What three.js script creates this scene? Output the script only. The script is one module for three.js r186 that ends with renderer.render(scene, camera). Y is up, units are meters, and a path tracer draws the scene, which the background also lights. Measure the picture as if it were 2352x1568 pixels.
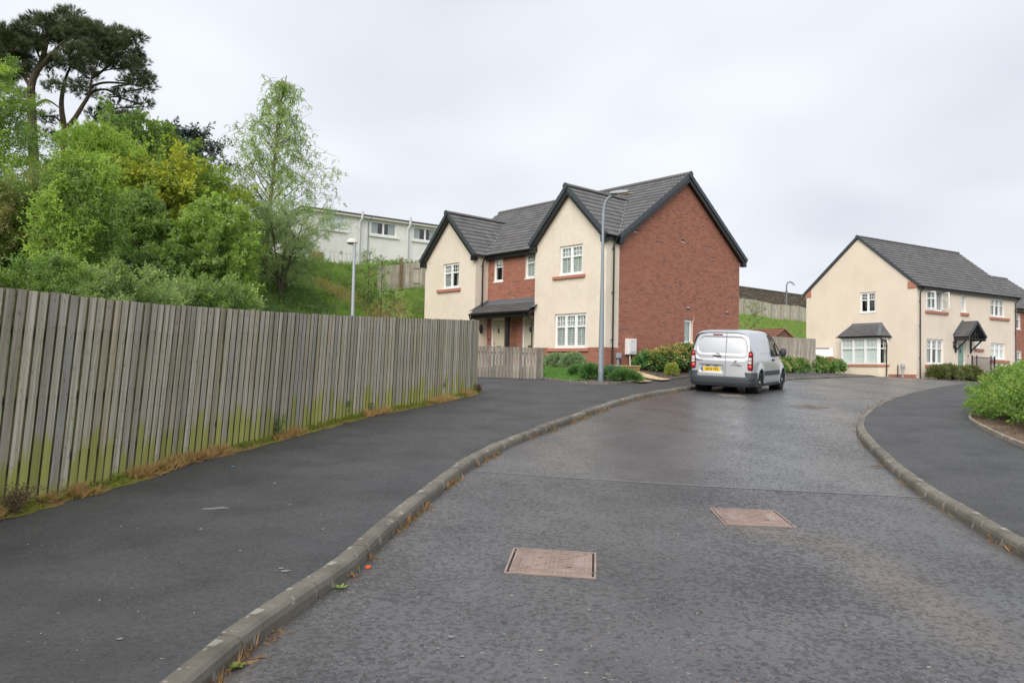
import * as THREE from 'three';
import { mergeGeometries } from 'three/addons/utils/BufferGeometryUtils.js';
import { ImprovedNoise } from 'three/addons/math/ImprovedNoise.js';
import { FontLoader } from 'three/addons/loaders/FontLoader.js';
import { TextGeometry } from 'three/addons/geometries/TextGeometry.js';

// ---------------------------------------------------------------- camera, sky, sun, exposure
const scene = new THREE.Scene();
const EYE = 1.72, FOC = 1800, PCX = 1176, PCY = 784;      // photo pixels, 2352 wide
const camera = new THREE.PerspectiveCamera(2 * Math.atan(PCY / FOC) * 180 / Math.PI, 1.5, 0.1, 4000);
camera.position.set(0, EYE, 0);
camera.rotation.set(Math.atan(68 / 1800), 0, 0.02);
camera.updateMatrixWorld(true);
const renderer = new THREE.WebGLRenderer({ antialias: true });
renderer.toneMapping = THREE.LinearToneMapping;
renderer.toneMappingExposure = 2.05;
renderer.shadowMap.enabled = true;
const sun = new THREE.DirectionalLight(0xfff6ea, 1.5);
sun.position.set(-26, 60, 52);
sun.target.position.set(4, 2, -26);
sun.castShadow = true; sun.shadow.radius = 95; sun.shadow.mapSize.set(4096, 4096);
Object.assign(sun.shadow.camera, { left: -70, right: 70, top: 70, bottom: -70, near: 1, far: 260 });
scene.add(sun, sun.target);

// ---------------------------------------------------------------- random numbers and noise
function rng(seed) { let a = seed >>> 0; return () => { a = a + 0x6D2B79F5 | 0; let t = Math.imul(a ^ a >>> 15, 1 | a); t = t + Math.imul(t ^ t >>> 7, 61 | t) ^ t; return ((t ^ t >>> 14) >>> 0) / 4294967296; }; }
const PN = new ImprovedNoise();
const nz = (x, y, z = 0.37) => PN.noise(x, y, z);
const lerp = (a, b, t) => a + (b - a) * t, clamp = (x, a = 0, b = 1) => Math.max(a, Math.min(b, x));
const sst = (a, b, x) => { const t = clamp((x - a) / (b - a)); return t * t * (3 - 2 * t); };
function lattice(p, seed) { const r = rng(seed), a = new Float32Array(p * p); for (let i = 0; i < a.length; i++) a[i] = r(); return a; }
function tileNoise(seed, p, oct = 4, gain = 0.5) {            // tileable value noise over u,v in 0..1, result about 0..1
  const L = []; for (let o = 0; o < oct; o++) L.push([p << o, lattice(p << o, seed + o * 17)]);
  return (u, v) => {
    let s = 0, w = 1, tot = 0;
    for (const [n, a] of L) {
      let x = u * n, y = v * n; const xi = Math.floor(x), yi = Math.floor(y); x -= xi; y -= yi; x = x * x * (3 - 2 * x); y = y * y * (3 - 2 * y);
      const x0 = ((xi % n) + n) % n, x1 = (x0 + 1) % n, y0 = ((yi % n) + n) % n, y1 = (y0 + 1) % n;
      const b = a[y0 * n + x0] * (1 - x) + a[y0 * n + x1] * x, t = a[y1 * n + x0] * (1 - x) + a[y1 * n + x1] * x;
      s += w * (b * (1 - y) + t * y); tot += w; w *= gain;
    }
    return s / tot;
  };
}
// the overcast sky
{
  const W = 1024, Hh = 512, data = new Float32Array(W * Hh * 4);
  for (let j = 0; j < Hh; j++) for (let i = 0; i < W; i++) {
    const el = ((j + .5) / Hh - .5) * Math.PI, az = (i + .5) / W * 2 * Math.PI;
    const x = Math.cos(el) * Math.cos(az), y = Math.sin(el), z = Math.cos(el) * Math.sin(az), k = 1 / (0.22 + Math.abs(y));
    const c = .55 * nz(x * k * 1.1 + 3, z * k * 1.1, 1.7) + .3 * nz(x * k * 2.6, z * k * 2.6 + 8, 4.1) + .12 * nz(x * k * 6, z * k * 6, 9.3);
    const b = y < 0 ? 0.33 : 0.432 * (1 + 0.3 * c);
    const o = (j * W + i) * 4; const g = clamp(c * .9 + .5);
    data[o] = b * lerp(.94, .985, g); data[o + 1] = b * lerp(.99, 1.02, g); data[o + 2] = b * lerp(1.1, 1.075, g); data[o + 3] = 1;
  }
  const sky = new THREE.DataTexture(data, W, Hh, THREE.RGBAFormat, THREE.FloatType);
  sky.mapping = THREE.EquirectangularReflectionMapping; sky.magFilter = THREE.LinearFilter; sky.minFilter = THREE.LinearFilter; sky.needsUpdate = true;
  scene.background = sky; scene.environment = sky;
}

// ---------------------------------------------------------------- pixels of the photograph to places
const V3 = (x, y, z) => new THREE.Vector3(x, y, z);
const camRot = new THREE.Matrix4().extractRotation(camera.matrixWorld), camInv = camRot.clone().transpose();
const ray = (px, py) => V3((px - PCX) / FOC, -(py - PCY) / FOC, -1).applyMatrix4(camRot);
function project(x, y, z) { const v = V3(x, y - EYE, z).applyMatrix4(camInv); return [PCX + FOC * v.x / -v.z, PCY - FOC * v.y / -v.z]; }
const PD = [-1600, -40, -10, 0, 5.6, 7.5, 15, 22, 27, 35, 44, 60, 90, 2000], PY = [-4, -1.8, -.45, 0, .27, .36, .84, 1.28, 1.5, 1.8, 2.05, 2.35, 2.6, 4];
function profile(d) {
  let i = 0; while (i < PD.length - 2 && d > PD[i + 1]) i++;
  const sl = (a, b) => (PY[b] - PY[a]) / (PD[b] - PD[a]), h = PD[i + 1] - PD[i], t = (d - PD[i]) / h;
  const m0 = i > 0 ? (sl(i - 1, i) + sl(i, i + 1)) / 2 : sl(i, i + 1), m1 = i < PD.length - 2 ? (sl(i, i + 1) + sl(i + 1, i + 2)) / 2 : sl(i, i + 1);
  const t2 = t * t, t3 = t2 * t; return (2 * t3 - 3 * t2 + 1) * PY[i] + (t3 - 2 * t2 + t) * h * m0 + (-2 * t3 + 3 * t2) * PY[i + 1] + (t3 - t2) * h * m1;
}
const G = (x, d) => profile(d) - .01 * clamp(x, -30, 30) - .02 * clamp(x - 20, 0, 25) * sst(26, 42, d);
function hit(px, py, off = 0) {                                // where the line of sight through a pixel meets the road surface (+ off): [x, d]
  const r = ray(px, py), f = t => EYE + r.y * t - G(r.x * t, -r.z * t) - off;
  let t = 1; while (f(t) > 0 && t < 200) t += .1; let a = t - .1, b = t;
  for (let i = 0; i < 30; i++) { const m = (a + b) / 2; if (f(m) > 0) a = m; else b = m; }
  return [r.x * a, -r.z * a];
}
const atDepth = (px, py, d) => { const r = ray(px, py); return V3(r.x, r.y, r.z).multiplyScalar(d / -r.z).add(V3(0, EYE, 0)); };

// ---------------------------------------------------------------- object helpers
const names = {};
const numbered = n => { const k = names[n] = (names[n] ?? -1) + 1; return k ? n + '_' + String(k).padStart(3, '0') : n; };
function tag(o, label, category, group, kind) { o.userData = { label, category }; if (group) o.userData.group = group; if (kind) o.userData.kind = kind; return o; }
function thing(name, label, category, [x, y, z] = [0, 0, 0], turn = 0, group) {
  const o = new THREE.Group(); o.name = numbered(name); o.position.set(x, y, z); o.rotation.y = turn; scene.add(o); return tag(o, label, category, group);
}
const _n = new THREE.Vector3();
function boxUV(g) {
  const p = g.attributes.position, n = g.attributes.normal, uv = new Float32Array(p.count * 2);
  for (let i = 0; i < p.count; i++) {
    const ax = Math.abs(n.getX(i)), ay = Math.abs(n.getY(i)), az = Math.abs(n.getZ(i));
    if (ay >= ax && ay >= az) { uv[2 * i] = p.getX(i); uv[2 * i + 1] = p.getZ(i); }
    else if (ax >= az) { uv[2 * i] = p.getZ(i); uv[2 * i + 1] = p.getY(i); }
    else { uv[2 * i] = p.getX(i); uv[2 * i + 1] = p.getY(i); }
  }
  g.setAttribute('uv', new THREE.BufferAttribute(uv, 2)); return g;
}
function clean(g, keepUV) {
  const q = g.index ? g.toNonIndexed() : g.clone();
  for (const k of Object.keys(q.attributes)) if (!['position', 'normal', 'uv', 'color'].includes(k)) q.deleteAttribute(k);
  if (!q.attributes.normal) q.computeVertexNormals();
  if (!keepUV || !q.attributes.uv) boxUV(q);
  q.morphAttributes = {}; return q;
}
function merge(gs, keepUV) { gs = gs.flat(3).filter(Boolean); const q = gs.map(g => clean(g, keepUV)); return q.length === 1 ? q[0] : mergeGeometries(q); }
function mesh(name, gs, mat, parent, keepUV) {
  const m = new THREE.Mesh(Array.isArray(gs) ? merge(gs, keepUV) : gs, mat); m.name = name; m.castShadow = m.receiveShadow = true; if (parent) parent.add(m); return m;
}
function top(name, gs, mat, label, category, group, keepUV) { const m = mesh(numbered(name), gs, mat, scene, keepUV); return tag(m, label, category, group); }
function struct(name, gs, mat, keepUV) { const m = mesh(numbered(name), gs, mat, scene, keepUV); m.userData = { kind: 'structure' }; return m; }
const box = (w, h, d, x = 0, y = 0, z = 0, ry = 0, rx = 0, rz = 0) => { const g = new THREE.BoxGeometry(w, h, d); if (rx) g.rotateX(rx); if (rz) g.rotateZ(rz); if (ry) g.rotateY(ry); return g.translate(x, y, z); };
const bx = (x0, x1, y0, y1, z0, z1) => box(x1 - x0, y1 - y0, z1 - z0, (x0 + x1) / 2, (y0 + y1) / 2, (z0 + z1) / 2);
const cyl = (r0, r1, h, x, y, z, seg = 16) => new THREE.CylinderGeometry(r1, r0, h, seg).translate(x, y + h / 2, z);
function bar(a, b, w, h) {                                     // a square bar between two points
  const A = V3(...a), B = V3(...b), L = A.distanceTo(B), g = new THREE.BoxGeometry(w, h, L);
  const m = new THREE.Matrix4().lookAt(B, A, Math.abs(B.y - A.y) > L * .999 ? V3(1, 0, 0) : V3(0, 1, 0)); m.setPosition(A.add(B).multiplyScalar(.5)); return g.applyMatrix4(m);
}
function pipe(pts, r, seg = 8, rr) {                           // a round tube through points, radius r or per-point radii
  const P = pts.map(p => p.isVector3 ? p : V3(...p)), pos = [], nor = [], idx = [];
  let up = V3(0.123, .2, .97).normalize();
  P.forEach((p, i) => {
    const t = (P[Math.min(i + 1, P.length - 1)].clone().sub(P[Math.max(i - 1, 0)])).normalize();
    const a = up.clone().sub(t.clone().multiplyScalar(up.dot(t))); if (a.lengthSq() < 1e-4) a.set(t.y, -t.x, .3).cross(t); a.normalize(); up = a; const b = t.clone().cross(a), R = rr ? rr[i] : r;
    for (let k = 0; k <= seg; k++) { const f = k / seg * 2 * Math.PI, n = a.clone().multiplyScalar(Math.cos(f)).add(b.clone().multiplyScalar(Math.sin(f))); pos.push(p.x + n.x * R, p.y + n.y * R, p.z + n.z * R); nor.push(n.x, n.y, n.z); }
  });
  for (let i = 0; i < P.length - 1; i++) for (let k = 0; k < seg; k++) { const a = i * (seg + 1) + k, b = a + seg + 1; idx.push(a, a + 1, b, a + 1, b + 1, b); }
  for (const e of [0, P.length - 1]) { const c = pos.length / 3, t = (e ? P[e].clone().sub(P[e - 1]) : P[0].clone().sub(P[1])).normalize(); pos.push(P[e].x, P[e].y, P[e].z); nor.push(t.x, t.y, t.z); for (let k = 0; k < seg; k++) { const a = e * (seg + 1) + k; e ? idx.push(c, a, a + 1) : idx.push(c, a + 1, a); } }
  const g = new THREE.BufferGeometry(); g.setAttribute('position', new THREE.Float32BufferAttribute(pos, 3)); g.setAttribute('normal', new THREE.Float32BufferAttribute(nor, 3)); g.setIndex(idx); return g;
}
function smoothPath(pts, n, closed = false) { return new THREE.CatmullRomCurve3(pts.map(p => p.isVector3 ? p : V3(...p)), closed, 'centripetal').getPoints(n); }
function shapeOf(pts) { const s = new THREE.Shape(); pts.forEach(([x, y], i) => i ? s.lineTo(x, y) : s.moveTo(x, y)); s.closePath(); return s; }
function slab(pts, holes, depth, bevel = 0) {                  // outline in x,y, thickness from z = -depth to 0
  const s = shapeOf(pts); for (const h of holes || []) s.holes.push(new THREE.Path(h.map(([x, y]) => new THREE.Vector2(x, y))));
  return new THREE.ExtrudeGeometry(s, { depth, bevelEnabled: bevel > 0, bevelSize: bevel, bevelThickness: bevel, bevelSegments: 2, curveSegments: 8 }).translate(0, 0, -depth);
}
const rect = (x0, x1, y0, y1) => [[x0, y0], [x1, y0], [x1, y1], [x0, y1]];
function inPoly(P, x, y) { let c = false; for (let i = 0, j = P.length - 1; i < P.length; j = i++) if ((P[i][1] > y) !== (P[j][1] > y) && x < (P[j][0] - P[i][0]) * (y - P[i][1]) / (P[j][1] - P[i][1]) + P[i][0]) c = !c; return c; }
function distLine(L, x, y) { let b = 1e9; for (let i = 0; i < L.length - 1; i++) { const [ax, ay] = L[i], [cx, cy] = L[i + 1], dx = cx - ax, dy = cy - ay, t = clamp(((x - ax) * dx + (y - ay) * dy) / (dx * dx + dy * dy)); b = Math.min(b, Math.hypot(ax + dx * t - x, ay + dy * t - y)); } return b; }
function resample(P, step) {                                   // smooth plan curve through [x,d] points, evenly spaced
  const c = new THREE.CatmullRomCurve3(P.map(([x, d]) => V3(x, 0, d)), false, 'centripetal'); c.arcLengthDivisions = 600; const n = Math.max(1, Math.round(c.getLength() / step));
  return c.getSpacedPoints(n).map(p => [p.x, p.z]);
}
function offsetCurve(P, o) { return P.map((p, i) => { const a = P[Math.max(0, i - 1)], b = P[Math.min(P.length - 1, i + 1)], dx = b[0] - a[0], dy = b[1] - a[1], l = Math.hypot(dx, dy); return [p[0] + dy / l * o, p[1] - dx / l * o]; }); }
// a ground sheet over a plan polygon, cut into cells so that it follows the height function
function sheet(poly, hf, cell, colf) {
  const xs = poly.map(p => p[0]), ds = poly.map(p => p[1]), pos = [], col = [], uv = [];
  const clip = (P, ax, v, s) => { const o = []; for (let i = 0; i < P.length; i++) { const a = P[i], b = P[(i + 1) % P.length], ia = (a[ax] - v) * s >= 0, ib = (b[ax] - v) * s >= 0; if (ia) o.push(a); if (ia !== ib) { const t = (v - a[ax]) / (b[ax] - a[ax]); o.push([lerp(a[0], b[0], t), lerp(a[1], b[1], t)]); } } return o; };
  for (let x = Math.floor(Math.min(...xs) / cell) * cell; x < Math.max(...xs); x += cell) {
    let colP = clip(clip(poly, 0, x, 1), 0, x + cell, -1); if (colP.length < 3) continue;
    const dd = colP.map(p => p[1]);
    for (let d = Math.floor(Math.min(...dd) / cell) * cell; d < Math.max(...dd); d += cell) {
      const P = clip(clip(colP, 1, d, 1), 1, d + cell, -1); if (P.length < 3) continue;
      for (const f of THREE.ShapeUtils.triangulateShape(P.map(p => new THREE.Vector2(p[0], p[1])), [])) {
        let [a, b, c] = f.map(i => P[i]); const ar = (b[0] - a[0]) * (c[1] - a[1]) - (c[0] - a[0]) * (b[1] - a[1]); if (Math.abs(ar) < 1e-7) continue; if (ar < 0) [b, c] = [c, b];
        for (const q of [a, b, c]) { pos.push(q[0], hf(q[0], q[1]), -q[1]); uv.push(q[0], q[1]); if (colf) col.push(...colf(q[0], q[1])); }
      }
    }
  }
  const g = new THREE.BufferGeometry(); g.setAttribute('position', new THREE.Float32BufferAttribute(pos, 3)); g.setAttribute('uv', new THREE.Float32BufferAttribute(uv, 2)); if (colf) g.setAttribute('color', new THREE.Float32BufferAttribute(col, 3));
  const nor = new Float32Array(pos.length), e = .05; for (let i = 0; i < pos.length; i += 3) { const x = pos[i], d = -pos[i + 2]; _n.set(hf(x - e, d) - hf(x + e, d), 2 * e, hf(x, d + e) - hf(x, d - e)).normalize(); nor[i] = _n.x; nor[i + 1] = _n.y; nor[i + 2] = _n.z; }
  g.setAttribute('normal', new THREE.BufferAttribute(nor, 3)); return g;
}
// ---------------------------------------------------------------- textures and materials
function texture(w, h, metresU, metresV, fn, srgb) {           // fn(u, v, i, j) -> grey or [r,g,b], 0..1 (linear values are stored as sRGB when srgb)
  const a = new Uint8Array(w * h * 4), enc = c => c <= .0031308 ? 12.92 * c : 1.055 * Math.pow(c, 1 / 2.4) - .055, q = v => clamp(srgb ? enc(clamp(v)) : v) * 255;
  for (let j = 0; j < h; j++) for (let i = 0; i < w; i++) { const c = fn((i + .5) / w, (j + .5) / h, i, j), o = (j * w + i) * 4; if (c.length) { a[o] = q(c[0]); a[o + 1] = q(c[1]); a[o + 2] = q(c[2]); } else a[o] = a[o + 1] = a[o + 2] = q(c); a[o + 3] = 255; }
  const t = new THREE.DataTexture(a, w, h); t.wrapS = t.wrapT = THREE.RepeatWrapping; t.magFilter = THREE.LinearFilter; t.minFilter = THREE.LinearMipmapLinearFilter; t.generateMipmaps = true; if (srgb) t.colorSpace = THREE.SRGBColorSpace; t.repeat.set(1 / metresU, 1 / metresV); t.needsUpdate = true; return t;
}
const rgb = (r, g, b) => new THREE.Color().setRGB(r, g, b);
const std = (c, roughness = .8, o = {}) => new THREE.MeshStandardMaterial({ color: Array.isArray(c) ? rgb(...c) : c, roughness, ...o });
const phys = (c, roughness, o) => new THREE.MeshPhysicalMaterial({ color: Array.isArray(c) ? rgb(...c) : c, roughness, ...o });

function stoneField(n, seed, count, rmin, rmax, metres) {      // stamped stone chips: height, id tone
  const hgt = new Float32Array(n * n), tone = new Float32Array(n * n), rim = new Float32Array(n * n), r = rng(seed), k = n / metres, CL = tileNoise(seed + 40, 9, 3);
  for (let c = 0; c < count; c++) {
    const cx = r() * n, cy = r() * n; if (r() > sst(.3, .66, CL(cx / n, cy / n)) + .22) continue; const R = lerp(rmin, rmax, r() * r()) * k, asp = .5 + r() * .5, an = r() * 3.14, ca = Math.cos(an), sa = Math.sin(an), tn = r() + .001, top = .4 + .6 * r(), m = Math.ceil(R * 1.3);
    for (let y = -m; y <= m; y++) for (let x = -m; x <= m; x++) { const u = (x * ca + y * sa) / R, v = (-x * sa + y * ca) / (R * asp), q = Math.pow(Math.abs(u), 2.6) + Math.pow(Math.abs(v), 2.6); if (q < 1) { const ix = ((Math.floor(cx) + x) % n + n) % n, iy = ((Math.floor(cy) + y) % n + n) % n, o = iy * n + ix, hh = top * (1 - q * .5); if (hh > hgt[o]) { hgt[o] = hh; tone[o] = tn; rim[o] = 0; } } else if (q < 2.1) { const ix = ((Math.floor(cx) + x) % n + n) % n, iy = ((Math.floor(cy) + y) % n + n) % n, o = iy * n + ix; if (!hgt[o]) rim[o] = 1; } }
  }
  return { hgt, tone, rim };
}
function asphalt(n, metres, seed, chips, rmin, rmax, opt) {      // worn asphalt: smooth bituminous film broken by patches where the stone chips stand open
  const S = stoneField(n, seed, chips, rmin, rmax, metres), N = tileNoise(seed + 3, 6, 5), F = tileNoise(seed + 9, 256, 2), Wt = tileNoise(seed + 21, 5, 3), C = tileNoise(seed + 27, Math.round(metres / opt.patch), 3, .6);
  const at = (i, j) => j * n + i, open = new Float32Array(n * n);
  for (let j = 0; j < n; j++) for (let i = 0; i < n; i++) { const u = (i + .5) / n, v = (j + .5) / n; open[at(i, j)] = sst(.5, .63, C(u, v) + .3 * (Wt(u, v) - .5)); }
  const map = texture(n, n, metres, metres, (u, v, i, j) => {
    const t = S.tone[at(i, j)], f = F(u, v), b = N(u, v), o = open[at(i, j)]; let c = opt.base * (.6 + .8 * b) * (.75 + .5 * f) * (1 - .14 * o); if (S.rim[at(i, j)]) c *= 1 - .55 * (.25 + .75 * o);
    if (t > 0) c = t > .987 ? .26 : opt.base * lerp(.75, opt.chip, t) * (.85 + .3 * f) * (1 - .15 * o);
    return t > .975 && t < .978 ? [.22, .1, .05] : [c * opt.tint[0], c * opt.tint[1], c * opt.tint[2]];
  }, true);
  const rough = texture(n / 2, n / 2, metres, metres, (u, v, i, j) => { const k = at(i * 2, j * 2); return lerp(lerp(opt.r0, opt.r1, Wt(u, v)), opt.r2, open[k]) + .1 * S.hgt[k] * (S.tone[k] > .5 ? 1 : 0) + .06 * (F(u, v) - .5); });
  const bump = texture(n, n, metres, metres, (u, v, i, j) => { const k = at(i, j), o = .3 + .7 * open[k]; return .3 + .16 * F(u, v) + o * (.5 * S.hgt[k] - .22 * S.rim[k]) - .1 * open[k]; });
  return { map, rough, bump };
}
const TR = asphalt(1024, 3.1, 11, 19000, .0045, .014, { base: .094, chip: 1.85, tint: [.975, .995, 1.03], r0: .4, r1: .5, r2: .8, patch: .024 });
const TP = asphalt(1024, 2.3, 71, 24000, .002, .0065, { base: .0625, chip: 1.8, tint: [1, 1, 1], r0: .66, r1: .72, r2: .8, patch: .02 });
const M = {};
M.roadFar = std(0xffffff, .66, { map: TR.map, roughnessMap: TR.rough, bumpMap: TR.bump, bumpScale: .006, vertexColors: true });
M.roadNear = std(0xffffff, .86, { map: TR.map, roughnessMap: TR.rough, bumpMap: TR.bump, bumpScale: .007, vertexColors: true });
M.footway = std(0xffffff, .92, { map: TP.map, roughnessMap: TP.rough, bumpMap: TP.bump, bumpScale: .002, vertexColors: true });
{ // concrete
  const N = tileNoise(5, 8, 6, .6), L = tileNoise(6, 24, 3), D = tileNoise(8, 3, 4);
  const kerbMap = texture(1024, 1024, 1.9, 1.9, (u, v) => { const n = N(u, v), l = sst(.68, .74, L(u, v)), d = sst(.5, .68, D(u, v)); const c = .31 * (.55 + .85 * n) * (1 - .45 * d); return [lerp(c * 1.06, .84, l * .55), lerp(c, .84, l * .55), lerp(c * .86, .76, l * .55)]; }, true);
  const kb = texture(512, 512, .9, .9, (u, v) => N(u, v));
  M.kerb = std([.5, .5, .5], .85, { map: kerbMap, bumpMap: kb, bumpScale: .004 });
  M.kerbs = [[.5, .49, .47], [.58, .56, .52], [.43, .42, .4], [.54, .52, .5]].map(c => std(c, .85, { map: kerbMap, bumpMap: kb, bumpScale: .006 }));
  M.kerbClean = std([.62, .6, .57], .85, { map: kerbMap, bumpMap: kb, bumpScale: .003 });
  M.edging = std([.95, .88, .8], .85, { map: kerbMap, bumpMap: kb, bumpScale: .003 });
  M.concrete = std([.3, .28, .25], .9, { bumpMap: kb, bumpScale: .004 });
  M.slab = std([.62, .47, .27], .85, { bumpMap: kb, bumpScale: .003 });
}
{ // roughcast render
  const N = tileNoise(31, 40, 3, .55), D = tileNoise(33, 4, 5), S = stoneField(512, 35, 2600, .006, .016, 1);
  const rb = texture(512, 512, 1, 1, (u, v, i, j) => .45 * N(u, v) + .55 * S.hgt[j * 512 + i]);
  const rm = texture(512, 512, 3.1, 3.1, (u, v) => { const d = D(u, v); return [.92 + .13 * d, .91 + .14 * d, .89 + .16 * d].map(x => x * .93 * (1 - .03 * sst(.5, .8, D(u * 4, v * .5)))); }, true);
  M.cream = std([.855, .765, .66], .95, { map: rm, bumpMap: rb, bumpScale: .012 });
  M.creamB = std([.855, .755, .64], .95, { map: rm, bumpMap: rb, bumpScale: .007 });
  M.whiteRender = std([.88, .88, .87], .95, { map: rm, bumpMap: rb, bumpScale: .014 });
}
const BRICKS = [[.375, .158, .104], [.355, .147, .098], [.4, .173, .116], [.335, .137, .097], [.38, .168, .122], [.25, .12, .097]];
{
  const N = tileNoise(41, 16, 4);
  const bb = texture(256, 256, .5, .5, (u, v) => N(u, v));
  M.bricks = BRICKS.map(c => std(c, .9, { bumpMap: bb, bumpScale: .003 }));
  M.brickAll = std(0xffffff, .9, { vertexColors: true, bumpMap: bb, bumpScale: .003 });
  M.mortar = std([.72, .56, .48], .95, { bumpMap: bb, bumpScale: .002 });
  M.tiles = [[.125, .124, .128], [.14, .138, .14], [.11, .11, .116]].map(c => std(c, .75, { bumpMap: bb, bumpScale: .002 }));
  M.tileAll = std(0xffffff, .75, { vertexColors: true, bumpMap: bb, bumpScale: .002 });
  M.ridge = std([.13, .128, .125], .8, { bumpMap: bb, bumpScale: .003 });
  M.lead = std([.13, .145, .165], .55, { bumpMap: bb, bumpScale: .002 });
  M.sandstone = std([.44, .19, .135], .9, { bumpMap: bb, bumpScale: .002 });
  M.steel = std([.27, .31, .35], .5, { metalness: .25, bumpMap: bb, bumpScale: .0008 });
  M.bark = std([.11, .095, .065], .95, { bumpMap: texture(256, 256, .4, .8, (u, v) => N(u, v * .5)), bumpScale: .02 });
  M.barkPine = std([.1, .072, .055], .95, { bumpMap: texture(256, 256, .5, .5, (u, v) => N(u, v)), bumpScale: .03 });
  M.barkBirch = std([.3, .28, .22], .9, { map: texture(128, 256, .4, .8, (u, v) => { const n = N(u * .5, v); return n > .62 ? [.25, .22, .18] : [.8, .78, .7]; }, true) });
  M.felt = std([.09, .09, .09], .9, { bumpMap: bb, bumpScale: .004 });
}
{ // timber boards: an atlas of eight boards, weathered grey with green algae standing at the foot; and a dry one
  const strip = (seed, algae) => {
    const W = 512, H = 1024, r = rng(seed), B = [];
    for (let b = 0; b < 8; b++) { const kn = []; for (let k = 0; k < 7; k++) kn.push([r(), r(), .05 + .05 * r()]); B.push({ kn, off: r() * 9, tone: .82 + .36 * r(), warm: r(), al: r() < .1 ? .06 : .12 + .2 * r(), ph: r() * 9 }); }
    return (gi) => texture(W, H, 1, 1, (u, v) => {
      const bi = Math.min(7, Math.floor(u * 8)), b = B[bi], x = u * 8 - bi; let yy = v * 1.8, warp = 0, knot = 0;
      for (const [kx, ky, kr] of b.kn) { const dx = x - kx, dy = (v - ky) * 18, q = Math.hypot(dx, dy * .55); if (q < 1) { warp += .25 * (1 - q) * Math.sign(dx || 1) * .3; if (q < kr * 1.6) knot = Math.max(knot, 1 - q / (kr * 1.6)); } }
      const g = .5 + .5 * nz((x + warp) * 9 + b.off, yy * .9, b.off) * 1.3, g2 = nz((x + warp) * 34 + b.off, yy * 3, 2 + b.off), s = nz(x * 2.2 + b.off, yy * 1.6, 5 + b.off);
      let c = (.17 + .15 * g + .05 * g2) * b.tone * (1 + .35 * s); c *= 1 - .55 * knot;
      if (gi === 1) return clamp(.4 + .5 * g + .2 * g2 - .5 * knot);
      for (const vr of [.2, .5, .82]) for (const nx of [.3, .68]) if (Math.hypot((x - nx - .06 * Math.sin(bi * 5 + vr * 9)) * .091, (v - vr - .01 * Math.sin(bi * 7 + nx * 20)) * 1.8) < .0045) c = .02;   // nail heads
      let col = [c * lerp(1.0, 1.1, b.warm), c * lerp(.985, .98, b.warm), c * lerp(.95, .8, b.warm)];
      if (algae && x < .026) { const e = .7 + .6 * (.5 + .5 * nz(bi * 3.1, yy * 14, 1.7)); return [.085 * e, .078 * e, .034 * e]; }   // olive algae on the sawn edges, colour darkened for the shade between boards
      if (algae) {
        const lim = b.al + .07 * nz(x * 3 + b.ph, 3.1, b.ph) + .05 * nz(x * 12, yy * 5, b.ph), grain = .5 + .5 * nz(x * 16, yy * 16, 3.3) + .35 * g2, a = clamp(sst(lim + .06, lim - .03, v) * (.5 + .7 * grain)) * .88;
        const film = .55 * sst(.3, .75, .5 + .5 * nz(x * 2 + b.ph, yy * 1.3, 7)) * sst(.25, .6, grain);
        const gr = [.165 + .065 * grain, .18 + .07 * grain, .016];
        col = col.map((q, i) => lerp(lerp(q, [.18, .175, .075][i], film), gr[i], a));
      }
      return col.map(q => q * 1.9);
    }, gi === 0);
  };
  const A = strip(101, true), D = strip(202, false);
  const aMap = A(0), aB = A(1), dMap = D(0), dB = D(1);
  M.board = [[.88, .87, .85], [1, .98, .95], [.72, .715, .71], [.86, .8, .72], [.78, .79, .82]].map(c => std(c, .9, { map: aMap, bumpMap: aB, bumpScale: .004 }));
  M.dryBoard = [[.41, .39, .385], [.48, .46, .45], [.35, .34, .34]].map(c => std(c, .9, { map: dMap, bumpMap: dB, bumpScale: .004 }));
  M.palingFar = [[.85, .82, .79], [.75, .72, .69]].map(c => std(c, .9, { map: dMap }));
  M.timber = std([.4, .29, .15], .85, { map: dMap });
}
const boardGeo = (w, h, t, col, v0 = 0, v1 = 1) => {           // a board standing on y = 0, with its own column of the atlas
  const g = new THREE.BoxGeometry(w, h, t).translate(0, h / 2, 0), p = g.attributes.position, uv = g.attributes.uv;
  const nn = g.attributes.normal;
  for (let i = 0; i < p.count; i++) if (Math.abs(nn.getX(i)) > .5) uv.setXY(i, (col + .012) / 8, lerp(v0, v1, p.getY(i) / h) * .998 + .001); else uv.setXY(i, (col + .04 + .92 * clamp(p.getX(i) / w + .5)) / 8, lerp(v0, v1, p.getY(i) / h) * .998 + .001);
  return g;
};
M.black = std([.012, .013, .014], .38); M.blackMatt = std([.02, .022, .026], .6); M.verge = std([.05, .06, .072], .5);
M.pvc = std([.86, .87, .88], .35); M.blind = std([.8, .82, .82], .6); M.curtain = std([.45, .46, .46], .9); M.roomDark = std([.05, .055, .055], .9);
M.glass = phys([.96, .99, .98], .02, { transmission: 1, thickness: 0, ior: 1.5 });
M.doorCream = std([.64, .6, .46], .5); M.doorGreen = std([.25, .42, .36], .5); M.brass = std([.1, .12, .05], .4); M.chrome = std([.7, .7, .7], .25, { metalness: 1 });
M.railing = std([.012, .01, .03], .45); M.greyBox = std([.36, .4, .44], .5); M.whiteBox = std([.76, .76, .75], .5); M.ochre = std([.34, .2, .09], .9);
const leafMat = (t = .45, rough = 1) => phys(0xffffff, rough, { transmission: t, thickness: 0, side: THREE.DoubleSide });
M.leaf = leafMat(); M.leafSolid = std(0xffffff, .7, { side: THREE.DoubleSide }); M.leafGloss = std(0xffffff, .5, { side: THREE.DoubleSide });
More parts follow.
